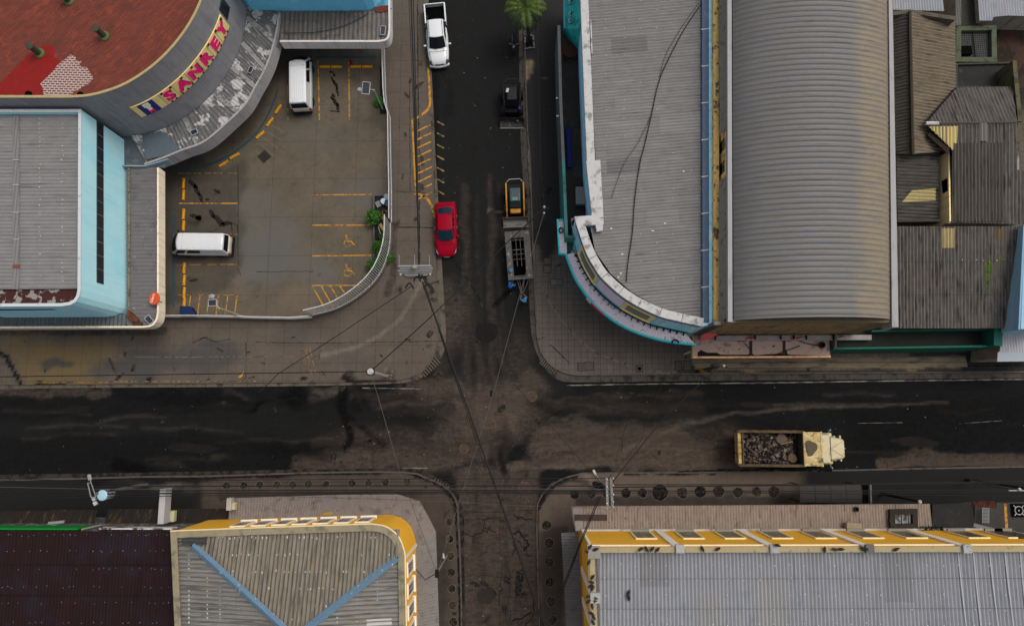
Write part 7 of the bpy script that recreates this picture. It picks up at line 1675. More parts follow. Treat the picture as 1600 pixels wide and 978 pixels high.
for y0, y1 in ((.28, .02), (-.1, 0), (-.3, -.02), (.62, .1)): mb = MB(); mb.tube([(1.9, y0, .8), (3.0, y1, .55)], .04, 6); obj('drawbar', mb, stl, tt, local=True)
wheels(tt, (-.5, .5), .98, .36, .24)
mb = MB(); mb.lathe((1.25, -.72, 1.23), [(.12, 0), (.14, .2), (.1, .22), (.0001, .22)], 12); q = Matrix.Translation((c.x, c.y, 0)) @ Matrix.Rotation(rz, 4, 'Z')
mb.v = [tuple(q @ Vector(v)) for v in mb.v]; tag(obj('blue_bucket', mb, mat('cyan_plastic', A(40, 120, 150), .5), smooth=True, auto=R(40)), 'small cyan bucket standing on the hopper trailer edge', 'bucket')
# ---- motorbike
c, rz = pose(804, 50, 802.5, 93)
t = thing('parked_motorbike', 'black motorbike parked against the kerb near the palm', 'motorbike', (c.x, c.y, 0), rz)
for x in (-.62, .62):
    mb = MB(); mb.lathe((x, 0, .3), [(.2, -.05), (.28, -.055), (.3, -.03), (.3, .03), (.28, .055), (.2, .05)], 20, M=Matrix.Rotation(PI / 2, 3, 'X')); w_ = obj('wheel', mb, tyre_m, t, local=True, smooth=True)
    mb = MB(); mb.lathe((x, 0, .3), [(.2, -.02), (.03, -.04), (.03, .04), (.2, .02)], 14, M=Matrix.Rotation(PI / 2, 3, 'X')); obj('rim', mb, rim_m, w_, local=True)
mb = MB(); mb.tube([(-.5, 0, .5), (-.1, 0, .42), (.3, 0, .6), (.5, 0, .85)], .07, 8); obj('frame', mb, blackp, t, local=True)
mb = MB(); mb.ball((.12, 0, .78), (.3, .15, .13)); obj('fuel_tank', mb, blackp, t, local=True, smooth=True)
mb = MB(); mb.loft([[Vector((x, y * w, z)) for y, z in ((1, .72), (.8, .8), (-.8, .8), (-1, .72))] for x, w in ((-.75, .1), (-.5, .15), (-.1, .12))]); obj('seat', mb, plastic, t, local=True, bevel=.02)
mb = MB(); mb.tube([(.36, -.38, .98), (.5, -.16, 1.0), (.52, .16, 1.0), (.36, .38, .98)], .02, 6); hb = obj('handlebar', mb, rim_m, t, local=True)
for s in (-1, 1): mb = MB(); mb.box((.48, s * .3, 1.1), (.03, .1, .07)); obj('mirror', mb, lamp_m, hb, local=True)
mb = MB(); mb.ball((.62, 0, .86), (.1, .1, .1)); obj('headlight', mb, lamp_m, t, local=True, smooth=True)
for s in (-1, 1): mb = MB(); mb.tube([(.62, s * .06, .3), (.48, s * .06, .9)], .025, 6); obj('fork', mb, rim_m, t, local=True)
mb = MB(); mb.tube([(.1, -.14, .3), (-.7, -.16, .34)], .045, 8); obj('exhaust', mb, rim_m, t, local=True)
# ================================================================== PEOPLE
skin_m = mat('skin', (.24, .13, .085), .6); hair_m = mat('dark_hair', (.012, .010, .009), .7)


def person(lab, foot, rz, J, shirt, trousers, cap=None):
    """J: joints in local metres (x = facing).  One skinned body; regions take cloth or skin by the nearest limb."""
    names = list(J.keys()); idx = {k: i for i, k in enumerate(names)}
    bones = [('pelvis', 'waist', .15, .13), ('waist', 'chest', .13, .16), ('chest', 'neck', .16, .06), ('neck', 'head', .055, .095), ('head', 'crown', .095, .075)]
    for s in 'lr':
        bones += [('chest', 'shoulder_' + s, .15, .075), ('shoulder_' + s, 'elbow_' + s, .06, .045), ('elbow_' + s, 'wrist_' + s, .043, .03), ('wrist_' + s, 'palm_' + s, .03, .036),
                  ('pelvis', 'hip_' + s, .15, .1), ('hip_' + s, 'knee_' + s, .095, .062), ('knee_' + s, 'ankle_' + s, .06, .042), ('ankle_' + s, 'toe_' + s, .045, .035)]
    V = [Vector(J[n]) for n in names]; rad = {}
    E = []
    for a, b, ra, rb in bones: E.append((idx[a], idx[b])); rad.setdefault(idx[a], ra); rad[idx[b]] = rb
    V2 = list(V); E2 = list(E); R2 = [rad.get(i, .1) for i in range(len(V))]
    for s in 'lr':
        p = Vector(J['palm_' + s]); w = Vector(J['wrist_' + s]); d = (p - w).normalized(); side = d.cross(Vector((0, 0, 1))).normalized()
        for q, ln in ((-1.5, .06), (-.5, .075), (.5, .08), (1.5, .07)):
            b = len(V2); V2 += [p + side * q * .02 + d * .02, p + side * q * .024 + d * (.02 + ln * .5), p + side * q * .022 + d * (.02 + ln) - Vector((0, 0, .025))]
            R2 += [.009, .009, .008]; E2 += [(idx['palm_' + s], b), (b, b + 1), (b + 1, b + 2)]
        b = len(V2); th = -1 if s == 'l' else 1
        V2 += [w + d * .03 + side * th * .04, w + d * .07 + side * th * .055]; R2 += [.011, .009]; E2 += [(idx['wrist_' + s], b), (b, b + 1)]
    me = bpy.data.meshes.new('person'); me.from_pydata([tuple(v) for v in V2], E2, [])
    o = bpy.data.objects.new('person', me); col.objects.link(o)
    sk = o.modifiers.new('skin', 'SKIN'); sb = o.modifiers.new('sub', 'SUBSURF'); sb.levels = 2; sb.render_levels = 2
    for i, v in enumerate(me.skin_vertices[0].data): v.radius = (R2[i], R2[i]); v.use_root = i == idx['pelvis']
    dg = bpy.context.evaluated_depsgraph_get(); m2 = bpy.data.meshes.new_from_object(o.evaluated_get(dg)); bpy.data.objects.remove(o)
    for m in (skin_m, shirt, trousers, plastic, hair_m): m2.materials.append(m)
    reg = {'pelvis-waist': 2, 'waist-chest': 1, 'chest-neck': 1, 'neck-head': 0, 'head-crown': 0}
    for s in 'lr': reg.update({'chest-shoulder_' + s: 1, f'shoulder_{s}-elbow_{s}': 1, f'elbow_{s}-wrist_{s}': 0, f'wrist_{s}-palm_{s}': 0, 'pelvis-hip_' + s: 2, f'hip_{s}-knee_{s}': 2, f'knee_{s}-ankle_{s}': 2, f'ankle_{s}-toe_{s}': 3})
    for f in m2.polygons:
        best = (9, 0)
        for a, b, ra, rb in bones:
            A_, B_ = Vector(J[a]), Vector(J[b]); ab = B_ - A_; t = max(0, min(1, (f.center - A_).dot(ab) / ab.length_squared)); dd = (f.center - A_ - ab * t).length - (ra + (rb - ra) * t)
            if dd < best[0]: best = (dd, reg[f'{a}-{b}'])
        f.material_index = best[1]; f.use_smooth = True
    m2.name = 'body'
    t = thing('person', lab, 'person', (foot.x, foot.y, foot.z), rz)
    b_ = bpy.data.objects.new('body', m2); col.objects.link(b_); b_.parent = t; WL[b_.name] = WL[t.name]
    h = Vector(J['head']); cw = Vector(J['crown']); up = (cw - h).normalized(); fw = Vector((1, 0, 0)); fw = (fw - fw.dot(up) * up).normalized(); sd = up.cross(fw)
    Mh = Matrix((fw, sd, up)).transposed()
    mb = MB(); mb.ball(h + up * .035 - fw * .012, (.105, .092, .105), n=14, m=8, M=Mh); hr = obj('hair' if not cap else 'cap', mb, cap or hair_m, t, local=True, smooth=True)
    if cap: mb = MB(); mb.ball(h + up * .04 + fw * .1, (.08, .075, .012), n=12, m=6, M=Mh); obj('visor', mb, cap, hr, local=True, smooth=True)
    mb = MB(); mb.ball(h + fw * .1 - up * .01, (.02, .015, .022), n=8, m=5, M=Mh); obj('nose', mb, skin_m, t, local=True, smooth=True)
    for s in (-1, 1):
        mb = MB(); mb.ball(h + sd * s * .098 - up * .005, (.025, .012, .032), n=8, m=5, M=Mh); obj('ear', mb, skin_m, t, local=True, smooth=True)
        mb = MB(); mb.ball(h + fw * .088 + sd * s * .034 + up * .022, (.012, .015, .01), n=8, m=5, M=Mh); obj('eye', mb, mat('eye', (.5, .48, .45), .3), t, local=True, smooth=True)
    mb = MB(); mb.ball(h + fw * .09 - up * .05, (.01, .026, .007), n=8, m=5, M=Mh); obj('mouth', mb, mat('lips', (.2, .08, .06), .5), t, local=True, smooth=True)
    return t


def pose_j(lean=.0, la=(.3, .25, 1.0), ra=(.3, -.25, 1.0), stride=.0):
    ch = Vector((.42 * lean, 0, 1.38 - .12 * lean)); pv = Vector((-.08 * lean, 0, .94)); wa = pv.lerp(ch, .45) + Vector((-.02, 0, .02)); nk = ch + Vector((.1 * lean, 0, .13)); hd = nk + Vector((.07 * lean + .02, 0, .13)); cw = hd + Vector((.04 * lean, 0, .09))
    J = dict(pelvis=pv, waist=wa, chest=ch, neck=nk, head=hd, crown=cw)
    for s, sg, h in (('l', 1, la), ('r', -1, ra)):
        sh = ch + Vector((0, sg * .2, .03)); wr = Vector(h); mid = sh.lerp(wr, .5); ln = (wr - sh).length; b = math.sqrt(max(.0, .3 ** 2 - (ln / 2) ** 2)) if ln < .58 else 0
        el = mid + Vector((-.3 * b, sg * .6 * b, -.8 * b)); d = (wr - el).normalized()
        J['shoulder_' + s] = sh; J['elbow_' + s] = el; J['wrist_' + s] = wr; J['palm_' + s] = wr + d * .075
        hp = pv + Vector((0, sg * .1, -.05)); ank = Vector((sg * stride, sg * .13, .08)); kn = hp.lerp(ank, .5) + Vector((.05 + .05 * abs(lean), 0, .02)); J['hip_' + s] = hp; J['knee_' + s] = kn; J['ankle_' + s] = ank; J['toe_' + s] = ank + Vector((.17, 0, -.035))
    return J
blue_s = mat('blue_shirt', A(34, 108, 190), .85, [('v', .1, .1, 0)]); cyan_s = mat('light_blue_shirt', A(58, 140, 186), .85, [('v', .12, .1, 0)]); dk_t = mat('dark_trousers', A(22, 22, 26), .9); navy = mat('navy_vest', A(16, 26, 54), .85)
f1 = P(796, 454, 0); tgt = P(808, 436, .7)
person('worker in a bright blue shirt bending beside the hopper trailer', Vector((f1.x, f1.y, .02)), math.atan2(P(808, 436).y - f1.y, P(808, 436).x - f1.x) , pose_j(.75, (.52, .16, .82), (.5, -.2, .8), .06), blue_s, dk_t)
f2 = P(820, 476, 0)
person('worker in a light blue shirt and dark vest pulling at the trailer drawbar', Vector((f2.x, f2.y, .02)), math.atan2(P(812, 456).y - f2.y, P(812, 456).x - f2.x), pose_j(.55, (.55, .1, .95), (.52, -.22, .9), .16), cyan_s, dk_t)
# ================================================================== PLANTS
leaf_a = mat('leaf_green', A(58, 104, 26), .7, [('v', .35, .3, 0)]); leaf_b = mat('leaf_dark', A(36, 78, 20), .7, [('v', .3, .3, 0)]); leaf_y = mat('leaf_yellow', A(150, 140, 50), .8)
bark = mat('palm_bark', A(64, 58, 48), .9, [('v', .3, .2, 0)])
palm_l = mat('palm_leaf', A(80, 102, 34), .6, [('v', .35, .4, 0), ('n', A(150, 140, 40), .6, .8, 0, .58, .7)]); palm_d = mat('palm_leaf_dark', A(38, 58, 22), .6, [('v', .3, .4, 0)])
b0 = P(828, 68, .1); top = P(821, 9, 4.6)
t = thing('palm_tree', 'small palm tree growing from a stone edged pit on the north street pavement', 'palm tree', (b0.x, b0.y, .1))
mb = MB(); mb.tube([Vector((b0.x, b0.y, .1)), Vector((b0.x - .1, b0.y, 1.2)), Vector((b0.x - .2, b0.y + .15, 2.6)), P(820, 12, 4.3)], [.22, .15, .13, .12], 10); obj('trunk', mb, bark, t, smooth=True)
ct = P(820, 12, 4.3)
for k in range(19):
    a = 2 * PI * k / 19 + random.uniform(-.15, .15); ln = random.uniform(1.6, 2.15); el0 = random.choice((.9, .5, .2)); pts = []
    p = ct.copy(); el = el0
    for q in range(9): pts.append(p.copy()); p = p + Vector((math.cos(a) * math.cos(el), math.sin(a) * math.cos(el), math.sin(el))) * ln / 8; el -= .24
    mb = MB(); mb.tube(pts, [.03 - .0028 * q for q in range(9)], 4)
    for q in range(1, 9):
        for w_ in range(2):
            pp = pts[q - 1].lerp(pts[q], w_ / 2); d = (pts[q] - pts[q - 1]).normalized(); sd = d.cross(Vector((0, 0, 1))).normalized(); L_ = .52 * math.sin(PI * (q - .3) / 9.2) + .1
            for s in (-1, 1):
                tip = pp + sd * s * L_ * .8 + d * L_ * .55 + Vector((0, 0, -.18 * L_ + random.uniform(-.05, .05))); mb.add([pp - d * .02, pp.lerp(tip, .5) + d * .07, tip, pp.lerp(tip, .5) - d * .03], [(0, 1, 2, 3)])
    obj('frond', mb, random.choice((palm_l, palm_d, palm_d)), t)
pit = poly([(819, 55), (834, 54), (836, 76), (819, 78)], .2); t = thing('tree_pit', 'square palm pit edged with black and white painted stones', 'tree pit', (*pit[0], .14)); mb = MB(); mb.ring(pit, inset(pit, .14), .1, .26); obj('rim', mb, mat('painted_stones', A(110, 108, 104), .9, [('n', A(24, 23, 22), .95, .18, 0, .5, .54)]), t); mb = MB(); mb.prism(inset(pit, .15), .1, .18); obj('soil', mb, mat('pit_soil', A(26, 24, 20), .95, [('v', .4, .1, 0)]), t)
# planter along the lot fence
pl = poly([(583, 305), (612, 304), (613, 350), (610, 385), (596, 420), (584, 436)], .3)
t = thing('planter_bed', 'dark soil planter bed with concrete edge along the lot fence', 'planter', (*pl[0], .14)); mb = MB(); mb.ring(pl, inset(pl, .12), .1, .42); obj('rim', mb, mat('planter_edge', A(88, 90, 92), .9, [('v', .2, .4, 0)]), t); mb = MB(); mb.prism(inset(pl, .13), .1, .3); obj('soil', mb, mat('planter_soil', A(38, 32, 26), .95, [('v', .4, .15, 0)]), t)
def bush(lab, x, y, z_, r, n, mats, name='shrub', sz=.2):
    c = P(x, y, z_ + r * .7); t = thing(name, lab, 'shrub', (c.x, c.y, z_))
    mb = MB()
    for _ in range(9):
        v = Vector(rng.normal(size=3)).normalized() * r * .55; mb.leafball(c + Vector((v.x, v.y, v.z * .7)), r * .7, n // 5, sz, (0, 0, 1))
    obj('foliage', mb, mats, t)
    mb = MB()
    for k in range(5): v = Vector((random.uniform(-1, 1), random.uniform(-1, 1), 0)) * r * .5; mb.tube([Vector((c.x, c.y, z_)), Vector((c.x, c.y, z_ + r * .5)) + v * .4, c + v + Vector((0, 0, r * .3))], [.03, .02, .01], 5)
    obj('stem', mb, bark, t)
bush('bright green shrub overhanging the planter rim next to the wooden board', 584, 340, .3, .6, 420, [leaf_a, leaf_b])
bush('green shrub in the middle of the planter against the white railing', 592, 384, .3, .52, 320, [leaf_a, leaf_b])
bush('dark low shrub behind the middle shrub in the planter', 601, 370, .3, .4, 240, [leaf_b, leaf_b])
bush('dark shrub between the two lower planter bushes', 596, 400, .3, .46, 240, [leaf_b, leaf_a])
bush('bright green shrub at the south tip of the planter', 587, 414, .3, .58, 460, [leaf_a, leaf_b])
bush('leafy shrub growing through the curved white railing', 606, 404, .3, .34, 220, [leaf_a, leaf_a])
bush('small green plant at the foot of the green lamp pole', 592, 160, .14, .4, 240, [leaf_a, leaf_b])
mb = MB(); mb.box(P(591, 319, .4), (.42, .5, .05), rz=.5); tag(obj('stone_slab', mb, mat('slab_grey', A(130, 128, 124), .9), bevel=.02), 'pale broken slab lying on the planter soil', 'slab')
mb = MB(); mb.box(P(597, 355, .4), (.25, .62, .04), rz=.6); tag(obj('timber_board', mb, mat('board_tan', A(150, 128, 74), .85)), 'tan board lying on the planter soil below the bright shrub', 'board')
mb = MB(); mb.tube([P(591, 354, .36), P(597, 374, .36)], .025, 5); tag(obj('white_pipe', mb, mat('pvc', A(180, 180, 176), .5)), 'thin white pipe lying on the planter soil', 'pipe')
t = thing('scrap_metal', 'bent yellow metal frame dumped in the planter', 'frame', P(600, 335, .3))
for a, b in (((597, 328), (604, 330)), ((598, 328), (597, 344)), ((604, 330), (602, 345)), ((597, 344), (605, 342)), ((598, 336), (603, 337))): mb = MB(); mb.tube([P(*a, .45), P(*b, .42)], .035, 5); obj('bar', mb, yellow_worn, t)
for x, y, m_, lab in ((600, 316, (196, 214, 216), 'white topped bucket among the rubbish at the planter end'), (605, 309, (130, 142, 150), 'grey bag like tub by the fence at the planter end'), (605, 319, (30, 66, 110), 'blue tub at the planter end beside the fence')):
    t = thing('plastic_tub', lab, 'tub', P(x, y, .3), 0, 'tubs at the planter end'); mm = mat('tub_%d' % m_[0], A(*m_), .5); mb = MB(); mb.lathe(P(x, y, .3), [(.16, 0), (.2, .3), (.22, .31), (.22, .34), (.17, .34)], 16); obj('body', mb, mm, t, smooth=True, auto=R(40)); mb = MB(); mb.lathe(P(x, y, .62), [(.19, 0), (.0001, .03)], 16); obj('lid', mb, mm, t)
# ================================================================== FENCE round the lot
fw_ = mat('white_rail_paint', A(208, 205, 200), .7, [('v', .1, .3, 0), ('n', A(116, 110, 104), .6, .2, 0, .58, .66)])
base_m = mat('fence_base', A(104, 100, 96), .9, [('v', .15, .5, 0)])
def fence(name, lab, px, n_bars, h0, h1, two_posts=True, barw=.03):
    ln = [P2(x, y, .14) for x, y in px]; c = Vector((*ln[0], .14)); t = thing(name, lab, 'fence', c)
    mb = MB(); mb.wall([tuple(p) for p in offs(ln, -.1)], .2, .1, h0); obj('plinth', mb, base_m, t)
    for z_ in (h0 + .12, h1): mb = MB(); mb.tube([(x, y, z_) for x, y in ln], .045, 6); obj('rail', mb, fw_, t)
    L_ = arc(ln)[-1]; mb = MB()
    cum = arc(ln)
    for k in range(n_bars):
        p, d = at_s(ln, L_ * (k + .5) / n_bars, cum); mb.tube([(p.x, p.y, h0), (p.x, p.y, h1)], barw, 5)
    obj('lattice', mb, fw_, t); return t
fence('lot_railing', 'curved white railing with closely spaced bars at the rounded lot corner', cr([(612, 352), (611, 385), (603, 415), (587, 442), (560, 466), (528, 484), (492, 494)], 6), 58, .7, 3.2, barw=.04)
fence('lot_fence', 'long straight pale fence between the parking lot and the north street pavement', [(602, 82), (604, 150), (606, 172), (611, 188), (612, 250), (613, 300), (613, 350)], 90, .5, 1.7)
fence('lot_fence', 'low pale fence along the south edge of the parking lot', [(490, 497), (460, 499), (400, 498), (376, 497), (330, 496), (262, 496)], 76, .45, 1.3)
mb = MB(); mb.prism(poly([(594, 105), (602, 105), (603, 178), (594, 178)], .2), .1, .2); struct('soil_strip', mb, mat('strip_soil', A(26, 25, 23), .95, [('v', .3, .2, 0)]))
# ================================================================== SOLAR LAMPS
sp = mat('solar_cells', (.012, .016, .026), .15, [('b', (.06, .065, .075), 1, .19, .19, .012, 0, 0)], spec=.6); alu = mat('aluminium', A(170, 172, 172), .4, metallic=.3)
def solar_lamp(lab, base, top, panel, lamp, ang, pm):
    B_, T_ = P(*base, .14), None
    z_ = 3.6 if base[1] < 300 else 4.6
    T_ = Vector((B_.x, B_.y, z_)); t = thing('solar_lamp', lab, 'street lamp', B_, 0, 'solar lamps in the parking lot')
    mb = MB(); mb.tube([B_, T_], [.085, .06], 10); obj('pole_shaft', mb, pm, t)
    q = P(*panel, z_ + .15); mb = MB(); Mx = Matrix.Rotation(ang, 3, 'Z') @ Matrix.Rotation(.15, 3, 'X'); mb.box(q, (.62, .95 if base[1] < 300 else .5, .04), M=Mx); fr = obj('panel_frame', mb, mat('frame_white', A(186, 186, 184), .5), t)
    mb = MB(); mb.box(q + Vector((0, 0, .022)), (.54, .87 if base[1] < 300 else .42, .02), M=Mx); obj('solar_cells', mb, sp, fr)
    mb = MB(); mb.tube([T_, q - Vector((0, 0, .04))], .025, 5); obj('arm', mb, pm, t)
    q2 = P(*lamp, z_); mb = MB(); mb.tube([T_, q2], .022, 5); mb2 = MB(); mb2.ball(q2, (.22, .17, .06), n=14, m=6); obj('lamp_head', mb2, mat('lamp_pale', A(150, 160, 168), .4), t, smooth=True); obj('arm', mb, pm, t)
solar_lamp('solar lamp on a pale green pole at the east fence of the parking lot', (598, 171), (583, 138), (572, 138), (562, 140), -.1, mat('pole_mint', A(140, 170, 150), .7, [('v', .1, .3, 0), ('n', A(60, 120, 50), .7, (.3, .3, .6), 0, .54, .62)]))
solar_lamp('solar lamp on a cream pole at the south fence of the parking lot', (380, 495), (339, 481), (332, 473), (331, 463), .05, mat('pole_cream', A(178, 168, 146), .7))
def flood(lab, x, y, z_, rz, w, h):
    c = P(x, y, z_); t = thing('solar_floodlight', lab, 'floodlight', c, 0, 'solar floodlights on the canopies'); Mx = Matrix.Rotation(rz, 3, 'Z') @ Matrix.Rotation(.12, 3, 'X')
    mb = MB(); mb.box(c + Vector((0, 0, .18)), (w, h, .03), M=Mx); fr = obj('panel_frame', mb, mat('flood_frame', A(190, 192, 196), .5), t); mb = MB(); mb.box(c + Vector((0, 0, .2)), (w - .07, h - .07, .012), M=Mx); obj('solar_cells', mb, sp, fr)
    mb = MB(); mb.tube([c, c + Vector((0, 0, .17))], .03, 6); obj('stand', mb, tar, t)
flood('solar floodlight panel in a white frame on the cream edged canopy corner', 235, 500, 4.05, R(-48) + PI / 2, .42, .62)
flood('solar floodlight panel tilted at the rounded end of the north canopy', 599, 50, 4.05, -.1, .4, .72)
flood('black solar floodlight panel on the peeling curved canopy under the sign middle', 305, 208, 4.1, .45, .52, .4)
flood('black solar floodlight panel on the peeling curved canopy under the sign upper end', 393, 111, 4.1, -.4, .34, .56)
# round orange sign, rusty scrap
c = P(241, 466.5, 4.5); t = thing('round_sign', 'round orange sign with white handwriting leaning on the cream canopy edge', 'sign', c); Mx = Matrix.Rotation(-.25, 3, 'Y')
mb = MB(); mb.lathe(c, [(.0001, -.06), (.46, -.06), (.48, 0), (.46, .04), (.0001, .05)], 32, M=Mx); obj('disc', mb, mat('sign_orange', A(226, 88, 44), .5, [('v', .04, .5, 0)]), t)
u = (P(244, 459, 4.5) - P(239, 474, 4.5)).normalized(); n_ = Mx @ Vector((0, 0, 1)); xv = (u - u.dot(n_) * n_).normalized(); yv = n_.cross(xv)
mb = put_text('Claro', .3, frame_m(xv, yv, n_, c + n_ * .06 - yv * -.1), .004, .006); obj('lettering', mb, mat('letter_white', A(240, 236, 230), .6), t)
mb = MB(); mb.tube([c, P(253, 473, 4.3)], .03, 5); obj('bracket', mb, tar, t)
t = thing('rusty_scrap', 'crumpled rusty sheet and bundle dumped on the canopy corner by the blue wall', 'scrap', P(207, 497, 4))
rs = mat('rusty_scrap', A(110, 62, 36), .9, [('v', .35, .15, 0), ('n', A(44, 32, 26), .8, .2, 0, .5, .58)])
for pts, zz, nm in (([(200, 484), (205, 488), (216, 499), (214, 503), (206, 502), (198, 495)], 4.3, 'sheet_piece'), ([(207, 503), (213, 500), (221, 504), (221, 508), (212, 510), (206, 507)], 4.2, 'bundle')):
    p = poly(pts, zz); mb = MB(); mb.prism(p, zz - .22, zz, bottom=True); obj(nm, mb, rs if nm == 'sheet_piece' else mat('bundle_brown', A(72, 54, 42), .9, [('v', .3, .1, 0)]), t, bevel=.06)
# things on the terrace
mb = MB(); mb.tube([P(886, 200, 3.85), P(888, 230, 3.9), P(889, 262, 3.85)], .13, 8); mb.tube([P(890, 203, 3.8), P(892, 262, 3.8)], .1, 8); tag(obj('blue_tarpaulin', mb, mat('blue_tarp', A(16, 34, 104), .6, [('v', .25, .15, 0)])), 'rolled dark blue tarpaulin lying along the terrace parapet', 'tarpaulin')
boxthing('grey_machine', 'grey ventilation box with hose standing on the terrace floor', 'machine', 907, 307, 4.0, (.75, 1.35, .5), mat('machine_grey', A(120, 120, 120), .7, [('v', .15, .3, 0)]))
def fan2(t, c): mb = MB(); mb.lathe((c.x, c.y, c.z + .2), [(.3, 0), (.3, .03), (.2, .03), (.2, .01), (.0001, .01)], 18); obj('fan_ring', mb, tar, t)
boxthing('air_conditioner', 'weathered white air conditioner with round fan beside the white parapet corner', 'air conditioner', 899, 350, 4.2, (.62, .8, .42), mat('ac_old_white', A(150, 148, 140), .7, [('v', .15, .2, 0)]), rz=.1, extra=fan2)
mb = MB(); mb.prism(poly([(880, 66), (904, 65), (905, 92), (880, 90)], 3.7), 3.6, 3.7); tag(obj('brown_mat', mb, mat('brown_mat', A(64, 44, 34), .95, [('v', .2, .3, 0)])), 'brown mat lying on the dark terrace floor', 'mat')
mb = MB(); mb.prism(poly([(907, 187), (910, 190), (911, 225), (908, 236), (906, 215)], 3.75), 3.62, 3.75); tag(obj('wooden_plank', mb, mat('old_plank', A(96, 72, 46), .9, [('v', .25, .2, 0)])), 'brown plank lying against the green striped terrace wall', 'plank')
for i, (x, y) in enumerate(((870.5, 154), (871.5, 182))): mb = MB(); mb.box(P(x, y, 4.2), (.2, .13, .16)); tag(obj('small_lamp', mb, white_w, bevel=.02), 'small white lamp on the outer terrace parapet, ' + ('northern' if i == 0 else 'southern') + ' of two', 'lamp', 'white lamps on the terrace parapet')
mb = MB()
for k in range(3): mb.tube([P(880 + 11 * (1 + math.cos(a)), 84 + k * 2 + 10 * abs(math.sin(a)) * (.6 + .2 * k), 3.75) for a in [PI * q / 10 for q in range(11)]], .02, 4)
tag(obj('cable_loop', mb, tar), 'loose black cable loops on the terrace below the brown mat', 'cable')
mb = MB(); mb.tube([P(876.5 + 3.2 * math.cos(a), 360 + 3.6 * math.sin(a), 3.56) for a in [2 * PI * k / 16 for k in range(17)]], .05, 6); tag(obj('black_hoop', mb, plastic), 'black hoop lying in the boxed end of the lilac canopy', 'hoop')
mb = MB(); mb.tube([P(1055 + 5 * math.cos(a), 536 - 5 * math.sin(a), 3.58) for a in [PI * k / 10 for k in range(11)]], .06, 6); tag(obj('half_tyre', mb, plastic), 'black half buried tyre at the east end of the lilac canopy', 'tyre')
# red flag and blue box in the lot
mb = MB(); mb.add([P(545, 93, .6), P(551, 95, .7), P(551, 101, .6), P(546, 102, .5)], [(0, 1, 2, 3)]); mb.tube([P(546, 94, .14), P(546, 94, .9)], .02, 5); tag(obj('red_cloth', mb, mat('red_cloth', A(120, 30, 28), .9)), 'small red cloth between the wheel stops under the north canopy', 'cloth')
t = thing('blue_bin', 'dark blue covered bin against the south fence of the lot', 'bin', P(291, 489, .14)); q = poly([(282, 479), (297, 479), (306, 494), (282, 494)], .8); mb = MB(); mb.prism(q, .14, .8); obj('body', mb, mat('navy_tarp', A(20, 34, 72), .7, [('v', .2, .3, 0)]), t, bevel=.05); mb = MB(); mb.prism(inset(q, -.03), .8, .86); obj('lid', mb, mat('navy_lid', A(24, 40, 84), .6, [('v', .2, .2, 0)]), t)
# ================================================================== PLANTING HOLES
hole_m = [mat('hole_soil_%d' % k, A(*c_), .95, [('v', .5, .2, 0), ('n', A(26, 22, 20), .9, .22, 0, .5, .58)], spec=.05) for k, c_ in enumerate(((50, 42, 37), (66, 54, 46), (34, 29, 26)))]
rim_c = mat('hole_rim', A(100, 94, 88), .9, [('v', .25, .15, 0), ('n', A(50, 44, 40), .8, .15, 0, .5, .58)]); weed_m = mat('withered_weeds', A(78, 74, 52), .9, [('v', .3, .1, 0)])
def hole(x, y, r, lab, grp):
    c = P(x, y, dpz); t = thing('tree_pit', lab, 'tree pit', c, 0, grp); N_ = 22; ra = [r * random.uniform(.92, 1.08) for _ in range(N_)]
    mb = MB(); a = [(c.x + q * math.cos(2 * PI * k / N_), c.y + q * math.sin(2 * PI * k / N_)) for k, q in enumerate(ra)]
    mb.ring(a, inset(a, random.uniform(.04, .07)), dpz - .02, dpz + random.uniform(.012, .03)); obj('rim', mb, rim_c, t)
    mb = MB(); mb.add([(x_, y_, dpz + .004) for x_, y_ in inset(a, .03)], [list(range(N_))]); obj('soil', mb, random.choice(hole_m), t)
    mb = MB()
    for _ in range(random.choice((6, 14, 26))): mb.leafball(Vector((c.x + random.uniform(-.5, .5) * r * 1.3, c.y + random.uniform(-.5, .5) * r * 1.3, dpz + .04)), .07, 3, .09)
    obj('weed_leaves', mb, weed_m, t)
for i, (x, y) in enumerate(((354, 759), (381, 759), (406, 757), (433, 757), (457, 757), (482, 756), (509, 756), (550, 755), (576, 754), (602, 753), (636, 753))): hole(x, y, .33, 'round planting hole in the south-west row along the main street, %s from the west' % ordn[i], 'planting holes in the south-west pavement')
for i, (x, y) in enumerate(((702, 815), (703, 842), (704, 868), (705, 894), (706, 919), (707, 945), (710, 958), (708, 971))): hole(x, y, .33 if i != 6 else .22, 'round planting hole along the west side of the south street, %s from the corner' % ordn[i], 'planting holes in the south-west pavement')
for i, (x, y, r) in enumerate(((898, 772, .4), (924, 771, .4), (948, 771, .35), (978, 770, .4), (1004, 770, .4), (1031, 769, .66), (1066, 770, .48), (1094, 768, .47), (1123, 768, .47), (1153, 769, .42), (1182, 768, .42), (1209, 768, .45))): hole(x, y, r, 'round planting hole in the south-east row along the main street, %s from the corner' % ordn[i], 'planting holes in the south-east pavement')
for i, (x, y) in enumerate(((854, 820), (858, 848), (858, 878), (859, 909), (861, 939), (864, 968))): hole(x, y, .38, 'round planting hole along the east side of the south street, %s from the corner' % ordn[i], 'planting holes in the south-east pavement')
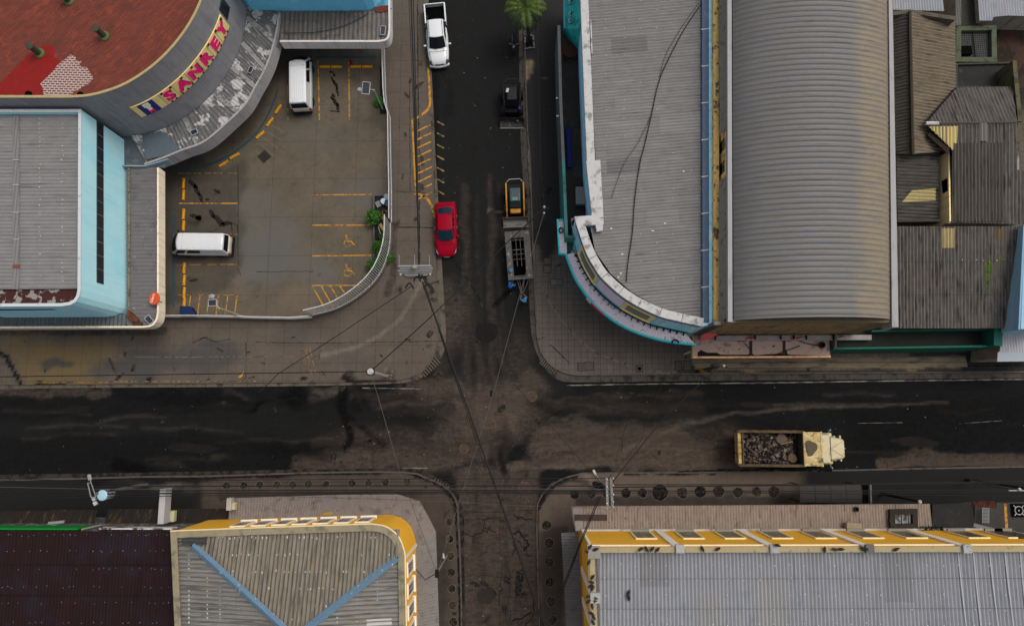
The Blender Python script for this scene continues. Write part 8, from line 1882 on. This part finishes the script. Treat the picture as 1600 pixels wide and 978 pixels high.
# ================================================================== POLES AND WIRES
conc = mat('pole_concrete', A(104, 98, 92), .85, [('v', .12, .4, 0)]); steel = mat('galvanised_steel', A(140, 140, 138), .5, [('v', .08, .2, 0)], spec=.4); wire_m = mat('cable_black', (.010, .010, .010), .6); wire_l = mat('cable_grey', A(84, 80, 76), .6)
def pole(lab, base, h, r0=.15, r1=.1, m=conc, cat='utility pole', name='utility_pole'):
    B_ = P(*base, .13); t = thing(name, lab, cat, (B_.x, B_.y, .13)); mb = MB(); mb.tube([(B_.x, B_.y, .1), (B_.x, B_.y, h)], [r0, r1], 12); obj('pole_shaft', mb, m, t, smooth=True, auto=R(50))
    return t, Vector((B_.x, B_.y, h))
def arm(t, a, b, w=.09, m=steel, name='crossarm'): mb = MB(); d = b - a; mb.box((a + b) / 2, (d.length, w, w), M=d.to_track_quat('X', 'Z').to_matrix()); return obj(name, mb, m, t)
def insul(t, p, r=.05): mb = MB(); mb.lathe(p, [(r, 0), (r * 1.3, .05), (r * .8, .07), (r * 1.2, .11), (r * .5, .16), (.0001, .17)], 10); return obj('insulator', mb, white_w, t)
t1, T1 = pole('concrete utility pole with five stacked crossarms at the north-west corner kerb', (677, 455), 7.0)
for k, (y, x0, x1) in enumerate(((416, 622, 674), (419.5, 625, 676), (423, 622, 675), (426, 624, 675), (430, 630, 673))):
    z_ = 7.2 - k * .16; a, b = P(x0, y, z_), P(x1, y - .6, z_); arm(t1, a, b, .11)
    if k == 0:
        for x in (624, 648, 671): q = P(x, 416, z_); mb = MB(); mb.tube([q, q + Vector((0, .75, .25))], .03, 5); obj('brace', mb, steel, t1)
    if k == 4:
        for x in (626, 672): insul(t1, P(x, 429, z_ + .05), .06)
mb = MB(); mb.lathe(P(648, 418, 7.2), [(.16, 0), (.18, .18), (.12, .3), (.0001, .32)], 12); obj('junction_box', mb, mat('pale_box', A(150, 146, 130), .6), t1)
mb = MB(); q0, q1, q2 = P(630, 429, 6.7), P(648, 434, 6.5), P(672, 428, 6.7); mb.tube(cr([q0, P(637, 434, 6.55), q1, P(664, 433, 6.55), q2], 5), .03, 5); obj('jumper_cable', mb, wire_m, t1)
for x, y, l in ((652, 436, .5), (662, 433, .45), (640, 447, .6), (670, 448, .7)): mb = MB(); q = P(x, y, 6.4); mb.tube(cr([q + Vector((-l / 2, -.15, 0)), q + Vector((0, .2, .1)), q + Vector((l / 2, -.2, 0))], 5), .06, 6); obj('cable_coil', mb, wire_m, t1)
t2, T2 = pole('slim pole on the north-east pavement with wires spreading from its top', (847.5, 352), 5.0, .17, .12, mat('pole_grey', A(86, 82, 78), .8, [('v', .12, .4, 0)])); insul(t2, T2 + Vector((0, 0, .02)), .06); insul(t2, T2 + Vector((0, -.3, -.5)), .06)
mb = MB(); mb.tube([T2 + Vector((-.35, 0, -.25)), T2 + Vector((0, .1, -.1)), T2 + Vector((.35, -.05, -.25))], .06, 6); obj('cable_clamp', mb, wire_m, t2)
t3, T3 = pole('white utility pole standing in rubble at the north-west main street kerb', (604, 588), 6.0, .13, .11, mat('pole_white', A(168, 164, 158), .7, [('v', .08, .3, 0)])); mb = MB(); mb.lathe(T3, [(.2, -.1), (.24, 0), (.2, .12), (.0001, .16)], 14); obj('pole_cap', mb, white_w, t3); mb = MB(); mb.tube([T3 + Vector((.26 * math.cos(a), .26 * math.sin(a), -.12)) for a in [2 * PI * k / 14 for k in range(15)]], .05, 6); obj('cable_clamp', mb, wire_m, t3)
t4, T4 = pole('pole carrying a grey transformer and a lamp on a bracket by the dark awnings', (229, 757), 6.6)
q = P(157, 774, 6.6); mb = MB(); mb.lathe((q.x, q.y, 5.3), [(.2, 0), (.3, .05), (.34, .2), (.34, 1.05), (.36, 1.07)], 22); tf = obj('transformer_tank', mb, mat('tank_grey', A(190, 194, 194), .5, [('v', .05, .4, 0)]), t4, smooth=True, auto=R(40)); mb = MB(); mb.lathe((q.x, q.y, 6.37), [(.36, 0), (.36, .05), (.28, .1), (.0001, .13)], 22); obj('tank_lid', mb, mat('tank_lid', A(166, 204, 214), .5), tf)
for k in range(4): a = -1.0 + k * .6; mb = MB(); mb.tube([(q.x + .36 * math.cos(a), q.y + .36 * math.sin(a), 5.5), (q.x + .46 * math.cos(a), q.y + .46 * math.sin(a), 6.1)], .025, 5); obj('cooling_fin', mb, tar, tf)
arm(t4, T4 + Vector((-.2, -.1, -.4)), Vector((q.x + .3, q.y, 6.2)), .1)
a, b = P(137, 754, 6.9), P(142, 776, 6.7); c_ = P(148, 777, 6.6); mb = MB(); mb.tube([T4 + Vector((0, 0, -.2)), c_, b, a, a + Vector((.18, 0, 0))], .045, 6); obj('lamp_arm', mb, steel, t4)
a, b = P(141, 750, 7.1), P(149, 774, 6.7); mb = MB(); mb.tube([b, a], .035, 6); obj('lamp_arm', mb, steel, t4); mb = MB(); d = (P(139, 741, 7.2) - a); mb.box(a + d * .5, (d.length, .24, .14), M=d.to_track_quat('X', 'Z').to_matrix()); obj('lamp_head', mb, mat('lamp_grey', A(156, 154, 150), .5), t4, bevel=.05)
for x, y in ((147, 779), (149, 786)): mb = MB(); mb.box(P(x, y, 6.3), (.22, .26, .2), rz=.6); obj('fuse_box', mb, white_w, t4, bevel=.03)
t5, T5 = pole('pole with a heavy double crossarm at the south-east corner', (935, 756), 7.0)
for x0, x1 in ((947.5, 949.5), (954.5, 957)): arm(t5, P(x0, 746, 7.0), P(x1, 794, 7.0), .16, mat('crossarm_grey', A(128, 126, 120), .7, [('v', .12, .3, 0)]))
for y in (747, 758, 772, 784, 792): insul(t5, P(958, y, 7.1), .05); insul(t5, P(948, y + 2, 7.1), .05)
for x, y in ((938, 757), (942, 762), (934, 760), (930, 755)): mb = MB(); mb.ball(P(x, y, 6.0), (.22, .16, .3), n=8, m=5); obj('cable_splice', mb, wire_m, t5)
a = T5 + Vector((0, 0, -.6)); b = P(929, 738, 5.6); mb = MB(); mb.tube([a, b], .03, 5); obj('lamp_arm', mb, steel, t5); mb = MB(); mb.box(b, (.16, .4, .12), rz=.45); obj('lamp_head', mb, white_w, t5, bevel=.04)
t6, T6 = pole('slim street lamp pole beside the west pavement of the south street', (698, 868), 6.2, .07, .05, steel, 'lamp pole', 'lamp_pole'); mb = MB(); mb.box(P(693, 868, 3.0), (.14, .36, .16), rz=.2); obj('lamp_head', mb, white_w, t6, bevel=.03); mb = MB(); mb.box(T6, (.24, .5, .2)); obj('pole_cap', mb, tar, t6)
t7, T7 = pole('pole with a yellow painted foot beside the orange edged canopy', (1092, 580), 6.0, .14, .1, mat('pole_dark', A(60, 56, 50), .85)); mb = MB(); mb.tube([(T7.x, T7.y, .9), (T7.x, T7.y, 2.0)], [.155, .15], 12); obj('painted_band', mb, mat('pole_yellow', A(150, 130, 30), .8), t7); insul(t7, T7 + Vector((.3, 0, -.1)), .07)
mb = MB(); mb.ball(T7 + Vector((-.25, .02, -.1)), (.35, .16, .16), n=8, m=5); obj('cable_splice', mb, wire_m, t7); arm(t7, T7 + Vector((-.6, .1, -.2)), T7 + Vector((.6, -.1, -.2)), .06, tar)
t8, T8 = pole('dark pole with a thin white crossarm by the east yard', (1510, 750), 6.4, .13, .1, mat('pole_black', A(40, 38, 36), .85)); arm(t8, P(1576, 766, 6.4), P(1620, 766, 6.4), .05, white_w); insul(t8, P(1592, 764, 6.4), .08)
t9, T9 = pole('dark pole leaning past the panelled shelter with a white top', (1378, 771), 5.2, .12, .08, mat('pole_black2', A(34, 33, 32), .85)); insul(t9, T9, .1)
W_i = {}
def wire(lab, pts, r=.022, sag=.25, m=None, group=None, name='power_cable'):
    out = []
    for i, (a, b) in enumerate(zip(pts[:-1], pts[1:])):
        n_ = 10
        for k in range(n_ + (i == len(pts) - 2)): t = k / n_; p = a.lerp(b, t); p.z -= sag * 4 * t * (1 - t); out.append(p)
    mb = MB(); mb.tube(out, r * 1.35, 5); return tag(obj(name, mb, m or wire_m), lab, 'cable', group)
N1 = P(655, 433, 6.6)
for k, (x, r) in enumerate(((640, .045), (644, .03), (636, .02))): wire('thick dark cable from the crossarm pole running north over the pavement' if k == 0 else ('thin cable just east of the thick northbound cable' if k == 1 else 'thinnest cable just west of the thick northbound cable'), [N1, P(x, -60, 6.6)], r, .4, group='northbound cables')
wire('heavy dark cable crossing the intersection diagonally from the crossarm pole to the south edge', [P(660, 440, 6.6), P(765, 735, 6.3), P(852, 985, 6.3)], .05, .15)
wire('thinner cable alongside the heavy diagonal cable near the crossarm pole', [P(663, 440, 6.5), P(690, 530, 6.2), P(760, 735, 6.1)], .02, .1)
wire('cable from the crossarm pole slanting south-west across the pavement', [P(645, 446, 6.6), P(433, 585, 6.0), P(405, 612, 6.0)], .022, .15)
wire('cable from the white pole rising north-east over the street to the slim pole', [T3, P(668, 500, 6.0), P(800, 372, 5.3), T2], .03, .1)
wire('cable running west from the white pole along the main street kerb', [T3, P(-30, 589, 6.0)], .026, .1)
wire('thin pale cable from the white pole south over the main street to the lamp pole', [T3, P(625, 740, 5.9), T6], .016, .15, wire_l)
wire('thin pale cable from the slim north-east pole down to the slim lamp pole', [T2 + Vector((0, -.3, -.4)), P(815, 450, 5.2), P(770, 618, 5.3), P(735, 728, 5.6), T6], .016, .05, wire_l)
wire('thin cable from the slim north-east pole straight north', [T2, P(845, 260, 5.2), P(838, -40, 5.4)], .016, .15)
wire('thin cable from the slim pole toward the teal canopy', [T2, P(868, 352, 4.0)], .014, .05)
wire('thin cable from the slim pole to the loader trailer side', [T2, P(826, 350, 4.6), P(800, 372, 4.5)], .014, .05)
wire('cable from the double crossarm pole over the street to the orange canopy pole', [P(953, 758, 6.6), P(1040, 650, 6.2), T7], .024, .12)
wire('thin cable parallel to and west of the cable to the orange canopy pole', [P(950, 748, 6.6), P(1000, 690, 6.4), P(1050, 560, 6.4)], .012, .1)
wire('thin cable from the crossing centre toward the double crossarm pole', [P(800, 595, 6.2), P(915, 728, 6.4), P(945, 760, 6.6)], .014, .1)
for k in range(2): wire('%s strand of the double cable running down across the yellow building corner' % ('western' if k == 0 else 'eastern'), [P(936 + k * 3, 775, 6.8), P(905 + k * 2, 850, 6.9), P(853 + k * 3, 985, 6.9)], .026, .08, group='double cable over the south-east corner')
rows_w = [(746, 752, 747, 746, .02, 0), (757, 760, 759, 755, .028, 0), (769, 767, 766, 760, .024, 0), (778, 772, 768, 765, .026, 0), (781, 776, 770, 766, .02, 0), (760, 764, 764, 757, .014, 1), (749, 755, 752, 750, .012, 0), (763, 766, 767, 763, .012, 0), (774, 770, 772, 762, .014, 0)]
for k, (yl_, y4, y5, yr, r, pale) in enumerate(rows_w):
    wire('%s from the street of the parallel cables between the transformer and crossarm poles' % ordn[k], [P(-40, yl_, 6.4), P(152, y4, 6.4), P(520, (y4 + y5) / 2 - 1, 6.4), P(952, y5, 7.05)], r, .08, wire_l if pale else None, 'cables along the south pavement')
for k, (ya, yb, r) in enumerate(((757, 755, .024), (761, 752, .03), (767, 765, .022), (770, 768, .016), (765, 775, .012))): wire('%s of the parallel cables from the double crossarm eastward, counted from the street' % ordn[k], [P(954, ya, 7.05), P(1280, (ya + yb) / 2 + 1, 6.6), P(1590, yb, 6.4), P(1650, yb - 2, 6.4)], r, .1, None, 'cables along the south-east pavement')
wire('thin pale cable over the beige west canopy to the crossing', [P(430, 775, 4.6), P(640, 781, 5.0), P(800, 789, 5.8), P(955, 795, 7.0)], .012, .1, wire_l)
wire('thin cable from the yellow corner wall to the lamp pole', [P(645, 885, 5.0), P(664, 906, 5.2), T6], .02, .2)
wire('thick dark cable running from the foot of the east pole to its crossarm', [P(1515, 751, 6.2), P(1590, 765, 6.4)], .05, .02)
for k, pts in enumerate(([(1097, 5), (1070, 45), (1045, 92), (1029, 130), (1018, 180), (1006, 232), (1000, 255), (992, 310), (988, 365), (981, 412), (979, 440)], [(1092, 5), (1062, 48), (1038, 92), (1030, 130)], [(1018, 180), (996, 225), (975, 256), (955, 310)])):
    mb = MB(); mb.tube([P(x, y, ZE - .28) for x, y in cr(pts, 4)], (.032, .016, .016)[k], 5); tag(obj('roof_cable', mb, wire_m), ('long thick cable snaking down the grey metal roof', 'thin cable beside the upper end of the roof cable', 'thin cable branching off the middle of the roof cable')[k], 'cable', 'cables on the grey metal roof')
for pts, lab, z_ in (([(891, 382), (896, 392), (908, 415), (915, 425)], 'black cable lying across the lilac canopy', 3.62), ([(1205, 556), (1235, 546), (1250, 540)], 'thin dark rod leaning across the pinkish canopy floor', 3.4), ([(1250, 533), (1266, 538), (1284, 539)], 'cable leading to the tyre on the pinkish canopy', 3.4), ([(1163, 536), (1176, 549)], 'short dark pipe on the pinkish canopy', 3.4)):
    mb = MB(); mb.tube([P(x, y, z_) for x, y in cr(pts, 4)], .03, 5); tag(obj('loose_cable', mb, wire_m), lab, 'cable')
mb = MB(); mb.tube([P(x, y, 4.15) for x, y in cr([(440, 52), (470, 52), (500, 50), (540, 40), (575, 22)], 4)], .03, 5); tag(obj('loose_cable', mb, wire_m), 'loose dark cable lying across the north canopy sheets', 'cable')
# ================================================================== PIGEONS
pg = [mat('pigeon_grey', A(52, 52, 58), .8, [('v', .3, .05, 0)]), mat('pigeon_dark', (.010, .010, .012), .8)]
mb = MB(); mb.ball((0, 0, .13), (.13, .065, .07), n=10, m=6, M=Matrix.Rotation(-.25, 3, 'Y')); mb.ball((.15, 0, .22), (.042, .036, .04), n=8, m=5); mb.tube([(.09, 0, .16), (.14, 0, .21)], [.05, .032], 7)
mb.loft([[Vector((-.12, -.04, .11)), Vector((-.12, .04, .11)), Vector((-.12, .04, .13)), Vector((-.12, -.04, .13))], [Vector((-.23, -.04, .07)), Vector((-.23, .04, .07)), Vector((-.23, .04, .08)), Vector((-.23, -.04, .08))]]); mb.tube([(.18, 0, .22), (.215, 0, .21)], [.012, .004], 5, 1)
for s in (-1, 1): mb.ball((-.03, s * .06, .14), (.15, .025, .055), 1, n=8, m=5, M=Matrix.Rotation(-.2, 3, 'Y')); mb.tube([(.02, s * .03, .08), (.03, s * .03, .0)], .007, 4)
pig0 = obj('pigeon', mb, pg, smooth=True)
birds = [(922, 853, 10.3, 'on the corner pier cap'), (931, 857, 10.25, 'on the corner pier cap'), (917, 861, 10.1, 'on the corner pier cap')] + [(x, 857.3, 10.08, 'on the yellow building north parapet west of the first pier cap') for x in (1000, 1010, 1018, 1027)] + [(x, y, 10.08, 'on the yellow building west parapet') for x, y in ((920, 877), (926, 900), (923, 908), (923, 914), (925, 919), (918, 931), (929, 933), (919, 938), (928, 938), (925, 946), (924, 957), (927, 962), (926, 970))] + [(981, 926, 9.56, 'on the pale ribbed roof'), (982, 932, 9.56, 'on the pale ribbed roof')] + [(x, 857, 10.08, 'on the yellow building north parapet east of the first pier cap') for x in (1097, 1120, 1287, 1302, 1313, 1347, 1353, 1399)] + [(1214, 851, 10.3, 'on the second pier cap')]
for i, (x, y, z_, w_) in enumerate(birds):
    p = P(x, y, z_); a = random.uniform(0, 6.28); lab = 'dark pigeon perched ' + w_
    if i == 0: pig0.location = p; pig0.rotation_euler = (0, 0, a); tag(pig0, lab, 'pigeon', 'pigeons ' + w_); 
    else: q = dup(pig0, lab, p, a); q['group'] = 'pigeons ' + w_
# litter and pebbles on the streets: nobody could count it
mb = MB()
for _ in range(300):
    x, y = random.choice(((random.uniform(690, 830), random.uniform(0, 740)), (random.uniform(0, 1600), random.uniform(605, 735)), (random.uniform(500, 860), random.uniform(600, 760)), (random.uniform(725, 838), random.uniform(745, 978))))
    p = P(x, y, .012); s = random.choice((.02, .03, .03, .05)); mb.box(p, (s * random.uniform(1, 2), s, .015), random.uniform(0, 3), random.choice((0, 0, 1, 2)))
o = obj('street_litter', mb, [mat('litter_white', A(140, 138, 132), .8), mat('litter_grey', A(90, 104, 98), .9), mat('litter_dark', A(20, 18, 18), .9)]); tag(o, 'scattered pale scraps and pebbles on the dark asphalt', 'litter', kind='stuff')
mb = MB()
for _ in range(60):
    p = P(random.uniform(604, 618), random.uniform(580, 592), .15); s = random.uniform(.04, .14); lump(mb, p, (s, s * .8, s * .5), random.choice((0, 3, 2)))
o = obj('kerb_rubble', mb, rub); tag(o, 'small heap of rubble at the foot of the white pole', 'rubble', kind='stuff')
# ================================================================== LIGHT
w = bpy.data.worlds.new('World'); scene.world = w; w.use_nodes = True
nt = w.node_tree; bgn = nt.nodes['Background']; sky = nt.nodes.new('ShaderNodeTexSky'); sky.sky_type = 'NISHITA'; sky.sun_disc = False
SUN_EL, SUN_AZ = R(60), R(55)          # azimuth clockwise from north (image top)
sky.sun_elevation = SUN_EL; sky.sun_rotation = SUN_AZ; sky.air_density = 1.0; sky.dust_density = 6.0; sky.ozone_density = 1.5
hs = nt.nodes.new('ShaderNodeHueSaturation'); hs.inputs['Saturation'].default_value = .55; nt.links.new(sky.outputs[0], hs.inputs['Color']); nt.links.new(hs.outputs[0], bgn.inputs[0]); bgn.inputs[1].default_value = .14
sd = bpy.data.lights.new('sun', 'SUN'); sd.energy = .8; sd.angle = R(22); sd.color = (1.0, .955, .9)
so = bpy.data.objects.new('sun', sd); col.objects.link(so)
dv = Vector((math.sin(SUN_AZ) * math.cos(SUN_EL), math.cos(SUN_AZ) * math.cos(SUN_EL), math.sin(SUN_EL)))
so.rotation_euler = dv.to_track_quat('Z', 'Y').to_euler(); so.location = dv * 80
scene.view_settings.view_transform = 'Standard'; scene.view_settings.look = 'None'; scene.view_settings.gamma = 1.0; scene.view_settings.use_curve_mapping = False
scene.view_settings.exposure = 0.03
